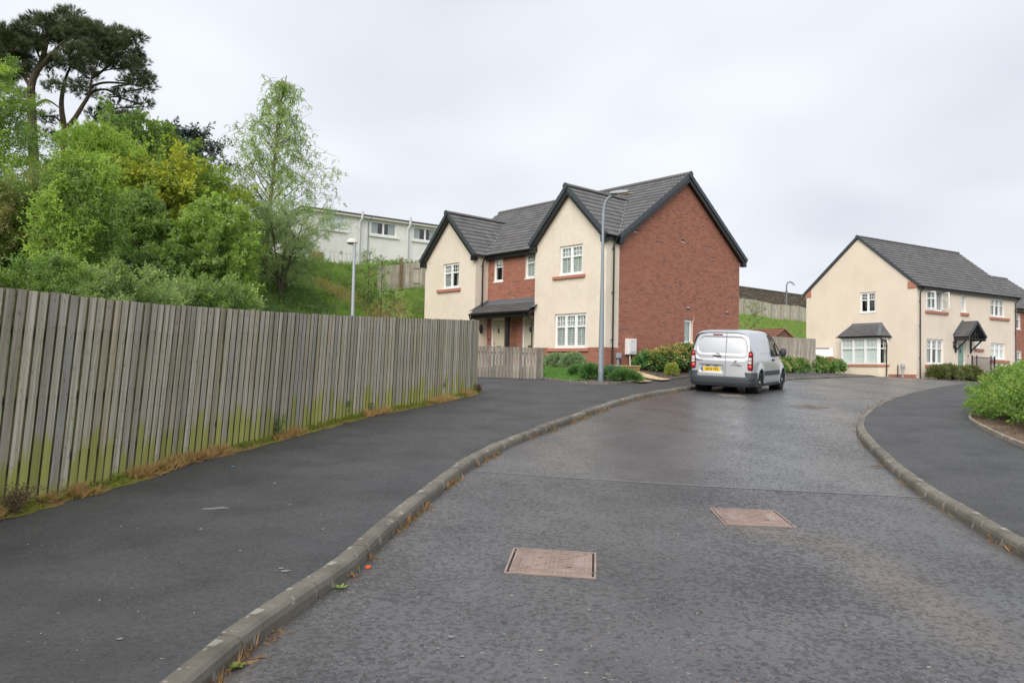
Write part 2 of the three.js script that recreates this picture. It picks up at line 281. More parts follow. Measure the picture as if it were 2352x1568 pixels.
// ---------------------------------------------------------------- plan of the street
const ext = (P, n0, n1) => { const a = P[0], b = P[1], y = P[P.length - 2], z = P[P.length - 1], k0 = n0 / Math.hypot(a[0] - b[0], a[1] - b[1]), k1 = n1 / Math.hypot(z[0] - y[0], z[1] - y[1]); const o = P.slice(); if (n0) o.unshift([a[0] + (a[0] - b[0]) * k0, a[1] + (a[1] - b[1]) * k0]); if (n1) o.push([z[0] + (z[0] - y[0]) * k1, z[1] + (z[1] - y[1]) * k1]); return o; };
const kerbL = resample(ext([[489, 1568], [557, 1507], [707, 1394.5], [814, 1316.6], [889, 1241.5], [975, 1164.5], [1036, 1111.5], [1072, 1084.6], [1131, 1048], [1175, 1024.5], [1263, 989.4], [1380, 945], [1480, 914.5], [1596, 894.7]].map(q => hit(...q)).concat([[8.05, 27.4], [11.2, 31.7], [14.3, 35.5], [17.3, 39.2], [20.2, 42.9]]), 6, 0), .3);
const kerbR = resample(ext([[2352, 1283.8], [2264, 1231], [2185, 1182], [2124, 1144], [2049, 1085.7], [1996, 1033], [1970, 999], [1970, 975], [1980, 955], [2010, 932], [2060, 912], [2125, 895], [2154, 890], [2195, 883], [2230, 879]].map(q => hit(...q)).concat([[24.5, 37.6], [32, 40.5], [46, 44]]), 8, 0), .3);
const edgeR = resample(ext([[2352, 1030], [2315, 1014], [2280, 998], [2251, 982], [2230, 969], [2226, 959], [2227, 950], [2239, 937], [2253, 919]].map(q => hit(...q, .1)).concat([[15.5, 24.6], [19.5, 28.8], [25, 33], [34, 36.5], [46, 39]]), 12, 0), .3);
const fenceBase = ext([[0, 1178.7], [151, 1139], [328, 1088], [415, 1060], [574, 1022], [685, 992.3], [794, 964.4], [867, 948], [955, 932], [1022, 917.6], [1072, 906], [1093, 899]].map(q => hit(...q, .1)), 5, 0);
const fenceCurve = resample(fenceBase, .118);
const fenceEnd = fenceCurve[fenceCurve.length - 1];
const edgeA = [[.93, 24.25], [1.85, 22.85], [2.48, 22.6], [3.06, 22.72], [4.07, 24.55], [5.67, 27.1], [6.81, 29.4], [9.6, 33.4], [13.82, 39.5], [18.9, 45.2]];
// houses: origin of the front corner, direction
const HA = { o: [3.53, 1.89, -29.68], a: -48.1 * Math.PI / 180 }, HB = { o: [22.76, 1.83, -44], a: Math.atan2(.512, .859) };
const frame = h => { const c = Math.cos(h.a), s = Math.sin(h.a); return (x, y, z) => [h.o[0] + x * c + z * s, h.o[1] + y, h.o[2] - x * s + z * c]; };
const fA = frame(HA), fB = frame(HB);
const plan = (f, x, z) => { const p = f(x, 0, z); return [p[0], -p[2]]; };
const footA = [plan(fA, 0, 0), plan(fA, 0, -9.19), plan(fA, -11.78, -9.19), plan(fA, -11.78, 0)];
const ringA = footA.concat([footA[0]]);
const yardY = (x, d) => { const de = distLine(edgeA, x, d), dh = inPoly(footA, x, d) ? 0 : distLine(ringA, x, d), t = de / (de + dh + 1e-6); return lerp(G(x, d) + .12, HA.o[1] - .03, sst(0, 1, t * 1.15)) + .012 * nz(x * 2.3, d * 2.3); };
// the grassy bank behind: foot and crest lines
const FOOT = [[-200, -40], [-60, -8], [-30, 10], [-14, 19], [-8.5, 26], [-7.2, 36], [-4, 45], [12, 56], [28, 72], [45, 86], [120, 150], [400, 360]];
const CREST = [[-300, 30], [-60, 33], [-30, 40], [-17, 48], [-11, 52.5], [-6, 53], [26, 90], [37, 99], [110, 170], [380, 390]];
const NEARSIDE = FOOT.concat([[400, -600], [-600, -600], [-600, -40]]), FARSIDE = CREST.concat([[380, 2000], [-2000, 2000], [-2000, 30]]);
const CRESTY = 8.75;
function T(x, d) {
  const g = G(x, d) - .09;
  if (inPoly(NEARSIDE, x, d)) return g;
  if (inPoly(FARSIDE, x, d)) return CRESTY + .12 * nz(x * .2, d * .2);
  const f = distLine(FOOT, x, d), c = distLine(CREST, x, d), t = f / (f + c + 1e-6), s = t * .75 + .25 * sst(0, 1, t);
  return lerp(g, CRESTY, s) + .28 * nz(x * .22, d * .22) * Math.min(1, f / 3) + .09 * nz(x * .9, d * .9) * Math.min(1, f / 2);
}
const bankCol = (x, d) => {
  const n = nz(x * .35, d * .35, 2.2), m = nz(x * 1.1, d * 1.1, 5.1), dry = sst(.22, .5, n + .35 * m), k = .85 + .3 * (.5 + .5 * m);
  return [lerp(.12, .24, dry) * k, lerp(.2, .19, dry) * k, lerp(.03, .08, dry) * k];
};
{
  const ax = (lo, hi, st, far) => { const a = []; for (const f of far.slice().reverse()) a.push(lo - f); for (let q = lo; q <= hi + 1e-6; q += st) a.push(q); for (const f of far) a.push(hi + f); return a; };
  const X = ax(-62, 70, 1, [20, 60, 160, 400, 1000, 1600]), D = ax(-12, 112, 1, [20, 60, 160, 400, 1000, 1800]), pos = [], col = [], idx = [];
  for (const d of D) for (const x of X) { pos.push(x, T(x, d), -d); col.push(...bankCol(x, d)); }
  for (let j = 0; j < D.length - 1; j++) for (let i = 0; i < X.length - 1; i++) { const a = j * X.length + i, b = a + X.length; idx.push(a, a + 1, b, a + 1, b + 1, b); }
  const g = new THREE.BufferGeometry(); g.setAttribute('position', new THREE.Float32BufferAttribute(pos, 3)); g.setAttribute('color', new THREE.Float32BufferAttribute(col, 3)); g.setIndex(idx); g.computeVertexNormals();
  const N = tileNoise(61, 10, 5); const uv = new Float32Array(pos.length / 3 * 2); for (let i = 0; i < uv.length / 2; i++) { uv[2 * i] = pos[3 * i]; uv[2 * i + 1] = -pos[3 * i + 2]; } g.setAttribute('uv', new THREE.BufferAttribute(uv, 2));
  M.soil = std(0xffffff, .95, { vertexColors: true, map: texture(256, 256, 2.3, 2.3, (u, v) => .55 + .6 * N(u, v), false), bumpMap: texture(256, 256, 1.7, 1.7, (u, v) => N(u, v)), bumpScale: .06 });
  struct('ground', g, M.soil);
}
// ---------------------------------------------------------------- road, kerbs, footways
const seamPts = resample([[1040, 1078], [1180, 1088], [1400, 1103], [1650, 1118], [1900, 1131], [2125, 1143], [2200, 1147]].map(q => hit(...q)), .25);
const seamL = seamPts[0], seamR = seamPts[seamPts.length - 1];
const iL = kerbL.reduce((b, p, i) => Math.hypot(p[0] - seamL[0], p[1] - seamL[1]) < Math.hypot(kerbL[b][0] - seamL[0], kerbL[b][1] - seamL[1]) ? i : b, 0);
const kOutL = offsetCurve(kerbL, -.06);
const silt = resample([[1700, 1200], [1790, 1232], [1900, 1245], [2000, 1300], [2130, 1380], [2260, 1460]].map(q => hit(...q)), .2);
const kerbLs = kerbL.filter((_, i) => i % 3 === 0), kerbRs = kerbR.filter((_, i) => i % 3 === 0);
const roadCol = base => (x, d) => {
  const n = nz(x * .55, d * .55, 1.1), m = nz(x * 1.9, d * 1.9, 3.7), f = nz(x * 7, d * 7, 6.2);
  let c = [1, 1, 1].map((q, i) => base[i] * .65 * (1 + .22 * n + .18 * m + .1 * f));
  const s = sst(.42, .08, distLine(silt, x, d) + .14 * m + .1 * f) * clamp(.75 + .5 * f);
  if (d < 9.2) c = c.map((q, i) => lerp(q, [1.5, 1.2, .95][i], s * .9));
  const k = d > 24 ? 9 : Math.min(distLine(kerbLs, x, d), distLine(kerbRs, x, d)), g = sst(.42, .05, k + .12 * m) * clamp(.6 + .8 * f);      // grit swept into the channel
  return c.map((q, i) => lerp(q, q * [1.3, 1.16, 1.0][i], g * .7));
};
const nearPoly = kOutL.slice(0, iL).concat(seamPts, [[9, seamR[1] + .3], [9, -8], [-3, -8]]);
struct('road', [sheet(nearPoly, G, .2, roadCol([1.38, 1.35, 1.33]))], M.roadNear, true);
const farPoly = kOutL.slice(iL).concat([[22.4, 44.6], [33, 51], [60, 60], [60, 20], [9, 5], [9, seamR[1] + .3]], seamPts.slice().reverse());
struct('road', [sheet(farPoly, G, .6, roadCol([1.38, 1.37, 1.37]))], M.roadFar, true);
{ // the sealed joint where the two lays of asphalt meet
  const a = offsetCurve(seamPts, .022), b = offsetCurve(seamPts, -.02).reverse();
  struct('road_joint', [sheet(b.concat(a).reverse(), (x, d) => G(x, d) + .004, .2)], std([.19, .19, .195], .6, { bumpMap: TR.bump, bumpScale: .002 }), true);
}
function kerbRun(name, curve, side, step, mat, profilePts, hf, gap = .011) {   // a row of kerb stones; profile in (outward, up)
  const par = new THREE.Group(); par.name = numbered(name); par.userData = { kind: 'structure' }; scene.add(par);
  const P = curve, R = rng(curve.length * 7 + 1), off = o => offsetCurve(P, side * o);
  const per = Math.max(1, Math.round(step / .3));
  const lines = profilePts.map(([o, y]) => off(o).map((q, i) => { const b = P[i]; return V3(q[0], hf(b[0], b[1]) + y, -q[1]); }));
  const cache = []; let count = 0;
  for (let s = 0; s + per < P.length; s += per) {
    const pos = [], uv = [], idx = [], np = profilePts.length, jy = (R() - .5) * .014, jo = (R() - .5) * .012, mt = Array.isArray(mat) ? mat[Math.floor(R() * mat.length)] : mat, uo = R() * 5;
    for (let k = 0; k <= per; k++) {
      let acc = 0; for (let j = 0; j < np; j++) {
        const q = lines[j][s + k].clone(); if (k === 0 || k === per) q.lerp(lines[j][s + (k === 0 ? 1 : per - 1)], gap / .3); q.y += jy; q.x += jo;
        pos.push(q.x, q.y, q.z); if (j) acc += Math.hypot(profilePts[j][0] - profilePts[j - 1][0], profilePts[j][1] - profilePts[j - 1][1]); uv.push(uo + k * .3, acc);
      }
    }
    for (let k = 0; k < per; k++) for (let j = 0; j < np - 1; j++) { const a = k * np + j, b = a + np; side < 0 ? idx.push(a, a + 1, b, a + 1, b + 1, b) : idx.push(a, b, a + 1, a + 1, b, b + 1); }
    for (const k of [0, per]) for (let j = 1; j < np - 1; j++) { const o = k * np; idx.push(o, o + j, o + j + 1); }
    let g = new THREE.BufferGeometry(); g.setAttribute('position', new THREE.Float32BufferAttribute(pos, 3)); g.setAttribute('uv', new THREE.Float32BufferAttribute(uv, 2)); g.setIndex(idx); g = g.toNonIndexed(); g.computeVertexNormals();
    mesh('kerb_stone', g, mt, par); count++;
  }
  return par;
}
const KP = [[0, -.12], [0, .055], [.012, .088], [.035, .103], [.13, .106], [.13, -.12]];
const dropped = (x, d) => G(x, d) - .09 * sst(18.3, 20, x) * sst(40, 43, d);
kerbRun('footway_kerb', kerbL, -1, .9, M.kerbs, KP, dropped);
const rFlush = (x, d) => G(x, d) - .075 * sst(15.2, 17.5, d);
kerbRun('footway_kerb', kerbR, 1, .9, M.kerbs, KP, rFlush);
const EP = [[0, -.1], [0, .07], [.008, .076], [.044, .076], [.052, .07], [.052, -.1]];
kerbRun('bed_edging', edgeR, 1, .9, M.edging, EP, (x, d) => G(x, d) + .1 - .075 * sst(15.2, 17.5, d));
const footCol = (x, d) => { const n = nz(x * .8, d * .8, 8.1), m = nz(x * 3, d * 3, 2.9); const k = 1 + .14 * n + .1 * m; return [k * .88, k * .885, k * .9]; };
const footY = (x, d) => G(x, d) + .1;
{ // left footway, running on behind the end of the fence
  const inner = offsetCurve(kerbL, -.126), outer = offsetCurve(fenceCurve, -.35).reverse(), e = fenceEnd;
  const poly = inner.concat([[20.6, 43.6], [18.7, 45]], edgeA.slice(0, -1).reverse(), [[.95, 24.85], [-1.1, 24.9], [-4.2, 25.2], [-7, 22], [-4.5, 17.5]], outer, [[-5.6, 1]]);
  struct('footway', [sheet(poly, (x, d) => footY(x, d) - .09 * sst(18.3, 20, x) * sst(40, 43, d), .4, footCol)], M.footway, true);
  const inR = offsetCurve(kerbR, .126);
  struct('footway', [sheet(inR.concat(offsetCurve(edgeR, .01).reverse()), (x, d) => rFlush(x, d) + .1, .4, footCol)], M.footway, true);
}
// ---------------------------------------------------------------- building kit
const camDist = p => p.distanceTo(camera.position);
function keepBrick(openings, u0, u1, y0, y1) { for (const o of openings) if (u1 > o[0] && u0 < o[1] && y1 > o[2] && y0 < o[3]) return false; return true; }
// bricks on a wall plane: at(u, y) gives the local point on the mortar face, nrm the outward normal, dirU the direction of u
function collectBricks(list, at, dirU, nrm, u0, u1, y0, topAt, openings, seed, soldiers = []) {
  const R = rng(seed), CH = .075, L = .225;
  const tone = () => { const q = R(); return q < .06 ? 5 : Math.floor(q * 977) % 5; };
  let row = 0;
  for (let y = y0; ; y += CH, row++) {
    const any = Math.max(topAt(u0 + .01), topAt(u1 - .01), topAt((u0 + u1) / 2)); if (y + .065 > any) break;
    for (let u = u0 - (row % 2 ? .1125 : 0); u < u1; u += L) {
      let a = Math.max(u, u0), b = Math.min(u + .215, u1); if (b - a < .04) continue;
      const cuts = openings.filter(o => y + .06 > o[2] && y < o[3] && b > o[0] && a < o[1]); let segs = [[a, b]];
      for (const o of cuts) segs = segs.flatMap(([p, q]) => { const r = []; if (o[0] > p) r.push([p, Math.min(q, o[0])]); if (o[1] < q) r.push([Math.max(p, o[1]), q]); return r; });
      for (const [p, q] of segs) { if (q - p < .03) continue; if (y + .065 > topAt(p) || y + .065 > topAt(q)) continue; list.push({ c: at((p + q) / 2, y + .0325), w: q - p, h: .065, dirU, nrm, t: tone(), j: (R() - .5) * .004 }); }
    }
  }
  for (const [s0, s1, sy0, sy1] of soldiers) for (let u = s0; u + .06 <= s1 + .005; u += .075) list.push({ c: at(u + .0325, (sy0 + sy1) / 2), w: .065, h: sy1 - sy0 - .01, dirU, nrm, t: tone(), j: .002 });
}
const brickBox = new THREE.BoxGeometry(1, 1, 1);
function layBricks(parent, list, hostWorld) {                  // the 300 nearest are pieces of their own, the rest one part
  const wp = list.map((b, i) => [camDist(V3(...b.c).applyMatrix4(hostWorld)), i]).sort((a, b) => a[0] - b[0]);
  const own = new Set(wp.slice(0, 300).map(q => q[1])), pos = [], nor = [], col = [], uv = [];
  list.forEach((b, i) => {
    const U = V3(...b.dirU), N = V3(...b.nrm), Y = V3(0, 1, 0), c = V3(...b.c).addScaledVector(N, b.j);
    if (own.has(i)) {
      const m = new THREE.Mesh(brickBox, M.bricks[b.t]); m.name = 'brick'; m.castShadow = m.receiveShadow = true;
      m.matrix.makeBasis(U.clone().multiplyScalar(b.w), Y.clone().multiplyScalar(b.h), U.clone().cross(Y).multiplyScalar(.026)).setPosition(c); m.matrix.decompose(m.position, m.quaternion, m.scale); parent.add(m); return;
    }
    const hw = b.w / 2, hh = b.h / 2, D = .013, q = (u, y, n) => c.clone().addScaledVector(U, u * hw).addScaledVector(Y, y * hh).addScaledVector(N, n * D), cl = BRICKS[b.t];
    const k = .94 + .12 * ((i * 7919 % 101) / 101), flip = U.clone().cross(Y).dot(N) < 0;
    for (const [fn, vs] of [[N, [q(-1, -1, 1), q(1, -1, 1), q(1, 1, 1), q(-1, 1, 1)]], [Y, [q(-1, 1, 1), q(1, 1, 1), q(1, 1, -1), q(-1, 1, -1)]], [Y.clone().negate(), [q(-1, -1, -1), q(1, -1, -1), q(1, -1, 1), q(-1, -1, 1)]], [U, [q(1, -1, 1), q(1, -1, -1), q(1, 1, -1), q(1, 1, 1)]], [U.clone().negate(), [q(-1, -1, -1), q(-1, -1, 1), q(-1, 1, 1), q(-1, 1, -1)]]])
      for (const w of flip ? [0, 2, 1, 0, 3, 2] : [0, 1, 2, 0, 2, 3]) { const p = vs[w]; pos.push(p.x, p.y, p.z); nor.push(fn.x, fn.y, fn.z); col.push(cl[0] * k, cl[1] * k, cl[2] * k); uv.push(p.x + p.z, p.y); }
  });
  if (pos.length) {
    const g = new THREE.BufferGeometry(); g.setAttribute('position', new THREE.Float32BufferAttribute(pos, 3)); g.setAttribute('normal', new THREE.Float32BufferAttribute(nor, 3)); g.setAttribute('color', new THREE.Float32BufferAttribute(col, 3)); g.setAttribute('uv', new THREE.Float32BufferAttribute(uv, 2));
    const m = mesh('bricks', g, M.brickAll, parent); m.userData.kind = 'stuff';
  }
}
// roof tiles on a sloping face
function tileGeo(tw, ga, prof, n, lap = .05) {
  const pos = [], idx = [], t = .042;
  for (let i = 0; i <= n; i++) { const x = tw * i / n, f = prof(x); pos.push(x, 0, f + t, x, ga + lap, f + .004, x, 0, f + t, x, .004, f - .004); }
  for (let i = 0; i < n; i++) { const a = i * 4, b = a + 4; idx.push(a, b, a + 1, b, b + 1, a + 1, a + 2, a + 3, b + 2, b + 2, a + 3, b + 3); }
  const g = new THREE.BufferGeometry(); g.setAttribute('position', new THREE.Float32BufferAttribute(pos, 3)); g.setIndex(idx); g.computeVertexNormals(); return clean(g);
}
const TILECOL = [[.125, .124, .128], [.14, .138, .14], [.11, .11, .116]];
function collectTiles(list, org, U, Vv, W, Hs, tw, ga, prof, n, inside, seed) {
  const R = rng(seed), u = V3(...U), v = V3(...Vv), nn = u.clone().cross(v), rows = Math.ceil(Hs / ga), cols = Math.ceil(W / tw);
  for (let r = 0; r < rows; r++) for (let c = 0; c < cols; c++) {
    const u0 = c * tw, v0 = r * ga, cells = []; let full = true;
    for (let i = 0; i < n; i++) { const a = u0 + tw * (i + .5) / n, ok = a < W && inside(a, v0 + ga * .5); cells.push(ok); if (!ok) full = false; }
    if (!cells.some(Boolean)) continue;
    const vmax = Math.min(ga + .05, Hs - v0 + .02);
    list.push({ o: V3(...org).addScaledVector(u, u0).addScaledVector(v, v0).addScaledVector(nn, (R() - .5) * .004), u, v, nn, full: full && vmax > ga, cells, tw, ga, prof, n, vmax, t: Math.floor(R() * 3), k: .88 + .24 * R() });
  }
}
function layTiles(parent, list, hostWorld, geo, max = 300) {
  const wp = list.map((b, i) => [b.full ? camDist(b.o.clone().applyMatrix4(hostWorld)) : 1e9, i]).sort((a, b) => a[0] - b[0]);
  const own = new Set(wp.slice(0, max).filter(q => q[0] < 1e8).map(q => q[1])), pos = [], nor = [], col = [], uv = [];
  list.forEach((b, i) => {
    if (own.has(i)) { const m = new THREE.Mesh(geo, M.tiles[b.t]); m.name = 'roof_tile'; m.castShadow = m.receiveShadow = true; m.matrix.makeBasis(b.u, b.v, b.nn).setPosition(b.o); m.matrix.decompose(m.position, m.quaternion, m.scale); parent.add(m); return; }
    const q = (x, y, z) => b.o.clone().addScaledVector(b.u, x).addScaledVector(b.v, y).addScaledVector(b.nn, z), cl = TILECOL[b.t].map(c => c * b.k);
    for (let s = 0; s < b.n; s++) if (b.cells[s]) {
      const x0 = b.tw * s / b.n, x1 = b.tw * (s + 1) / b.n, f0 = b.prof(x0), f1 = b.prof(x1), e = .01;
      const n0 = V3(-(b.prof(x0 + e) - b.prof(x0 - e)) / (2 * e), 0, 1).normalize(), n1 = V3(-(b.prof(x1 + e) - b.prof(x1 - e)) / (2 * e), 0, 1).normalize(), wn = m => V3(0, 0, 0).addScaledVector(b.u, m.x).addScaledVector(b.nn, m.z), N0 = wn(n0), N1 = wn(n1), NF = b.v.clone().negate();
      for (const [p, n] of [[q(x0, 0, f0 + .042), N0], [q(x1, 0, f1 + .042), N1], [q(x1, b.vmax, f1 + .004), N1], [q(x0, 0, f0 + .042), N0], [q(x1, b.vmax, f1 + .004), N1], [q(x0, b.vmax, f0 + .004), N0],
        [q(x0, 0, f0 + .042), NF], [q(x0, .004, f0 - .004), NF], [q(x1, .004, f1 - .004), NF], [q(x0, 0, f0 + .042), NF], [q(x1, .004, f1 - .004), NF], [q(x1, 0, f1 + .042), NF]]) { pos.push(p.x, p.y, p.z); nor.push(n.x, n.y, n.z); col.push(...cl); uv.push(p.x + p.z, p.y); }
    }
  });
  if (pos.length) { const g = new THREE.BufferGeometry(); g.setAttribute('position', new THREE.Float32BufferAttribute(pos, 3)); g.setAttribute('normal', new THREE.Float32BufferAttribute(nor, 3)); g.setAttribute('color', new THREE.Float32BufferAttribute(col, 3)); g.setAttribute('uv', new THREE.Float32BufferAttribute(uv, 2)); const m = mesh('roof_tiles', g, M.tileAll, parent); m.userData.kind = 'stuff'; }
}
const pantile = x => { const s = Math.sin((x / .165 - .25) * 2 * Math.PI); return .016 + .02 * Math.tanh(2 * s); };
const flatTile = x => (x < .006 ? -.004 : 0);
// a window in the plane z = zf (outer wall face), facing +z; turned into another wall by its parent pivot
function windowPart(parent, { x0, x1, y0, y1, z = 0, cols = 2, split = .38, bars = [3, 2], screen = 'none', open = null, cill = true, seed = 1, pane2 = true }) {
  const fz = z - .075, ft = .055, geos = [], fr = [], w = x1 - x0;
  const F = (a, b, c, d, dz = 0, th = .07) => bx(a, b, c, d, fz - th + dz, fz + dz);
  fr.push(F(x0, x1, y1 - ft, y1), F(x0, x1, y0, y0 + ft), F(x0, x0 + ft, y0 + ft, y1 - ft), F(x1 - ft, x1, y0 + ft, y1 - ft));
  const lights = [], cw = (w - 2 * ft) / cols, yt = y1 - (y1 - y0) * split;
  for (let c = 0; c < cols; c++) {
    const a = x0 + ft + c * cw, b = a + cw; if (c) fr.push(F(a - .022, a + .022, y0 + ft, y1 - ft));
    if (!open || !open.includes(c)) {
      const s = .042, i0 = a + (c ? .022 : 0), i1 = b - (c < cols - 1 ? .022 : 0), S = (p, q, r, t) => F(p, q, r, t, .018, .06);
      fr.push(S(i0, i1, y1 - ft - s, y1 - ft), S(i0, i1, y0 + ft, y0 + ft + s), S(i0, i0 + s, y0 + ft + s, y1 - ft - s), S(i1 - s, i1, y0 + ft + s, y1 - ft - s));
      if (split) fr.push(S(i0 + s, i1 - s, yt - .028, yt + .028));
      lights.push([i0 + s, i1 - s, y0 + ft + s, split ? yt - .028 : y1 - ft - s]); if (split) lights.push([i0 + s, i1 - s, yt + .028, y1 - ft - s, 1]);
    }
  }
  if (cill) fr.push(bx(x0 - .02, x1 + .02, y0 - .035, y0 + .002, fz - .06, z + .03));
  const win = mesh('window', fr, M.pvc, parent);
  for (const [a, b, c, d, isTop] of lights) {
    mesh('pane', [bx(a, b, c, d, fz - .034, fz - .028)], M.glass, win);
    if (isTop && bars) { const g = []; for (let i = 1; i < bars[0]; i++) { const x = lerp(a, b, i / bars[0]); g.push(bx(x - .011, x + .011, c, d, fz - .027, fz - .012)); } for (let i = 1; i < bars[1]; i++) { const y = lerp(c, d, i / bars[1]); g.push(bx(a, b, y - .0105, y + .0105, fz - .0265, fz - .0125)); } mesh('glazing_bar', g, M.pvc, win); }
  }
  const R = rng(seed * 31 + 7), zi = fz - .085;
  if (screen === 'shutter') {
    const g = [], n = Math.round((y1 - y0 - .12) / .068); for (let i = 0; i < n; i++) g.push(box(w - .1, .058, .012, (x0 + x1) / 2, y0 + .08 + (i + .5) * .068, zi, 0, .62));
    for (let c = 0; c < cols; c++) g.push(bx(x0 + ft + (c + .48) * cw - .012, x0 + ft + (c + .48) * cw + .012, y0 + .06, y1 - .06, zi + .028, zi + .04));
    mesh('shutter', g, M.blind, win);
  } else if (screen === 'curtain') {
    const pts = []; const side = (a, b) => { const g = []; const n = 16; for (let i = 0; i < n; i++) g.push(bx(lerp(a, b, i / n), lerp(a, b, (i + 1) / n) + .002, y0 + .02, y1 - .03, zi - .03 + .02 * Math.sin(i * 1.7), zi - .015 + .02 * Math.sin(i * 1.7))); return g; };
    mesh('curtain', [side(x0 + .04, x0 + w * .3), side(x1 - w * .3, x1 - .04)], M.curtain, win);
  } else if (screen === 'roller') {
    const g = []; const n = Math.round((y1 - y0) / .17); for (let i = 0; i < n; i++) g.push(box(w - .08, .172, .008, (x0 + x1) / 2, y0 + .05 + (i + .5) * (y1 - y0 - .08) / n, zi + .012 * (i % 2), 0, .12)); mesh('blind', g, M.blind, win);
  }
  return win;
}
const hole = (x0, x1, y0, y1) => [[x0, y0], [x0, y1], [x1, y1], [x1, y0]];
function downpipe(parent, x, z, y0, y1, off = .0) {
  const g = [pipe([[x, y1, z + off], [x, y1 - .12, z + off], [x, y1 - .3, z + .07], [x, y1 - .45, z + .07], [x, y0, z + .07]], .034, 10)];
  for (let y = y1 - .7; y > y0 + .2; y -= 1.65) g.push(box(.11, .03, .05, x, y, z + .045), cyl(.042, .042, .05, x, y - .025, z + .07, 10));
  return mesh('downpipe', g, M.black, parent);
}
const gutterGeo = (a, b, r = .056) => { const A = V3(...a), B = V3(...b), L = A.distanceTo(B), s = []; for (let i = 0; i <= 10; i++) { const f = Math.PI + i / 10 * Math.PI; s.push([Math.cos(f) * r, Math.sin(f) * r]); } for (let i = 10; i >= 0; i--) { const f = Math.PI + i / 10 * Math.PI; s.push([Math.cos(f) * r * .88, Math.sin(f) * r * .88]); } const g = new THREE.ExtrudeGeometry(shapeOf(s), { depth: L, bevelEnabled: false }); g.applyMatrix4(new THREE.Matrix4().lookAt(B, A, V3(0, 1, 0)).setPosition(A)); return g; };
function ridgeTiles(parent, a, b, mat = M.ridge, r = .12, len = .45) {
  const A = V3(...a), B = V3(...b), L = A.distanceTo(B), n = Math.max(1, Math.round(L / len)), dir = B.clone().sub(A).normalize();
  const s = []; for (let i = 0; i <= 8; i++) { const f = i / 8 * Math.PI; s.push([Math.cos(f) * r, Math.sin(f) * r]); } for (let i = 8; i >= 0; i--) { const f = i / 8 * Math.PI; s.push([Math.cos(f) * r * .82, Math.sin(f) * r * .82]); }
  const g = clean(new THREE.ExtrudeGeometry(shapeOf(s), { depth: L / n - .006, bevelEnabled: false }));
  for (let i = 0; i < n; i++) { const m = mesh('ridge_tile', g, mat, parent); const p = A.clone().addScaledVector(dir, L / n * i); m.position.copy(p); m.quaternion.setFromRotationMatrix(new THREE.Matrix4().lookAt(dir, V3(0, 0, 0), V3(0, 1, 0))); }
}
function vergeUnits(parent, a, b, w, h, mat = M.verge, len = .34) {   // stepped dry-verge caps along a sloping edge, a at the eaves; w across (world x or z), h tall
  const A = V3(...a), B = V3(...b), L = A.distanceTo(B), n = Math.round(L / len), g = clean(new THREE.BoxGeometry(w, h, L / n - .006));
  for (let i = 0; i < n; i++) { const m = mesh('verge_cap', g, mat, parent), p = A.clone().lerp(B, (i + .5) / n); m.quaternion.setFromRotationMatrix(new THREE.Matrix4().lookAt(B, A, V3(0, 1, 0))); m.position.copy(p); m.rotateX(.035); }
}
// ---------------------------------------------------------------- the brick and cream house
const font = await new FontLoader().loadAsync('fonts/droid/droid_sans_bold.typeface.json');
const fontS = await new FontLoader().loadAsync('fonts/droid/droid_serif_regular.typeface.json');
const textGeo = (s, size, depth, f = font) => { const g = new TextGeometry(s, { font: f, size, depth, curveSegments: 3 }); g.computeBoundingBox(); const b = g.boundingBox; return g.translate(-(b.min.x + b.max.x) / 2, -(b.min.y + b.max.y) / 2, 0); };
const extrudeX = (pts, x0, x1) => new THREE.ExtrudeGeometry(shapeOf(pts.map(([z, y]) => [-z, y])), { depth: x1 - x0, bevelEnabled: false }).rotateY(Math.PI / 2).translate(x0, 0, 0);   // outline in (z, y)
const extrudeZ = (pts, z0, z1) => new THREE.ExtrudeGeometry(shapeOf(pts), { depth: z1 - z0, bevelEnabled: false }).translate(0, 0, z0);
const chevron = (a0, y0, ar, yr, a1, t, dy = 0) => [[a0, y0 + dy], [ar, yr + dy], [a1, y0 + dy], [a1, y0 + dy - t], [ar, yr + dy - t * 1.15], [a0, y0 + dy - t]];
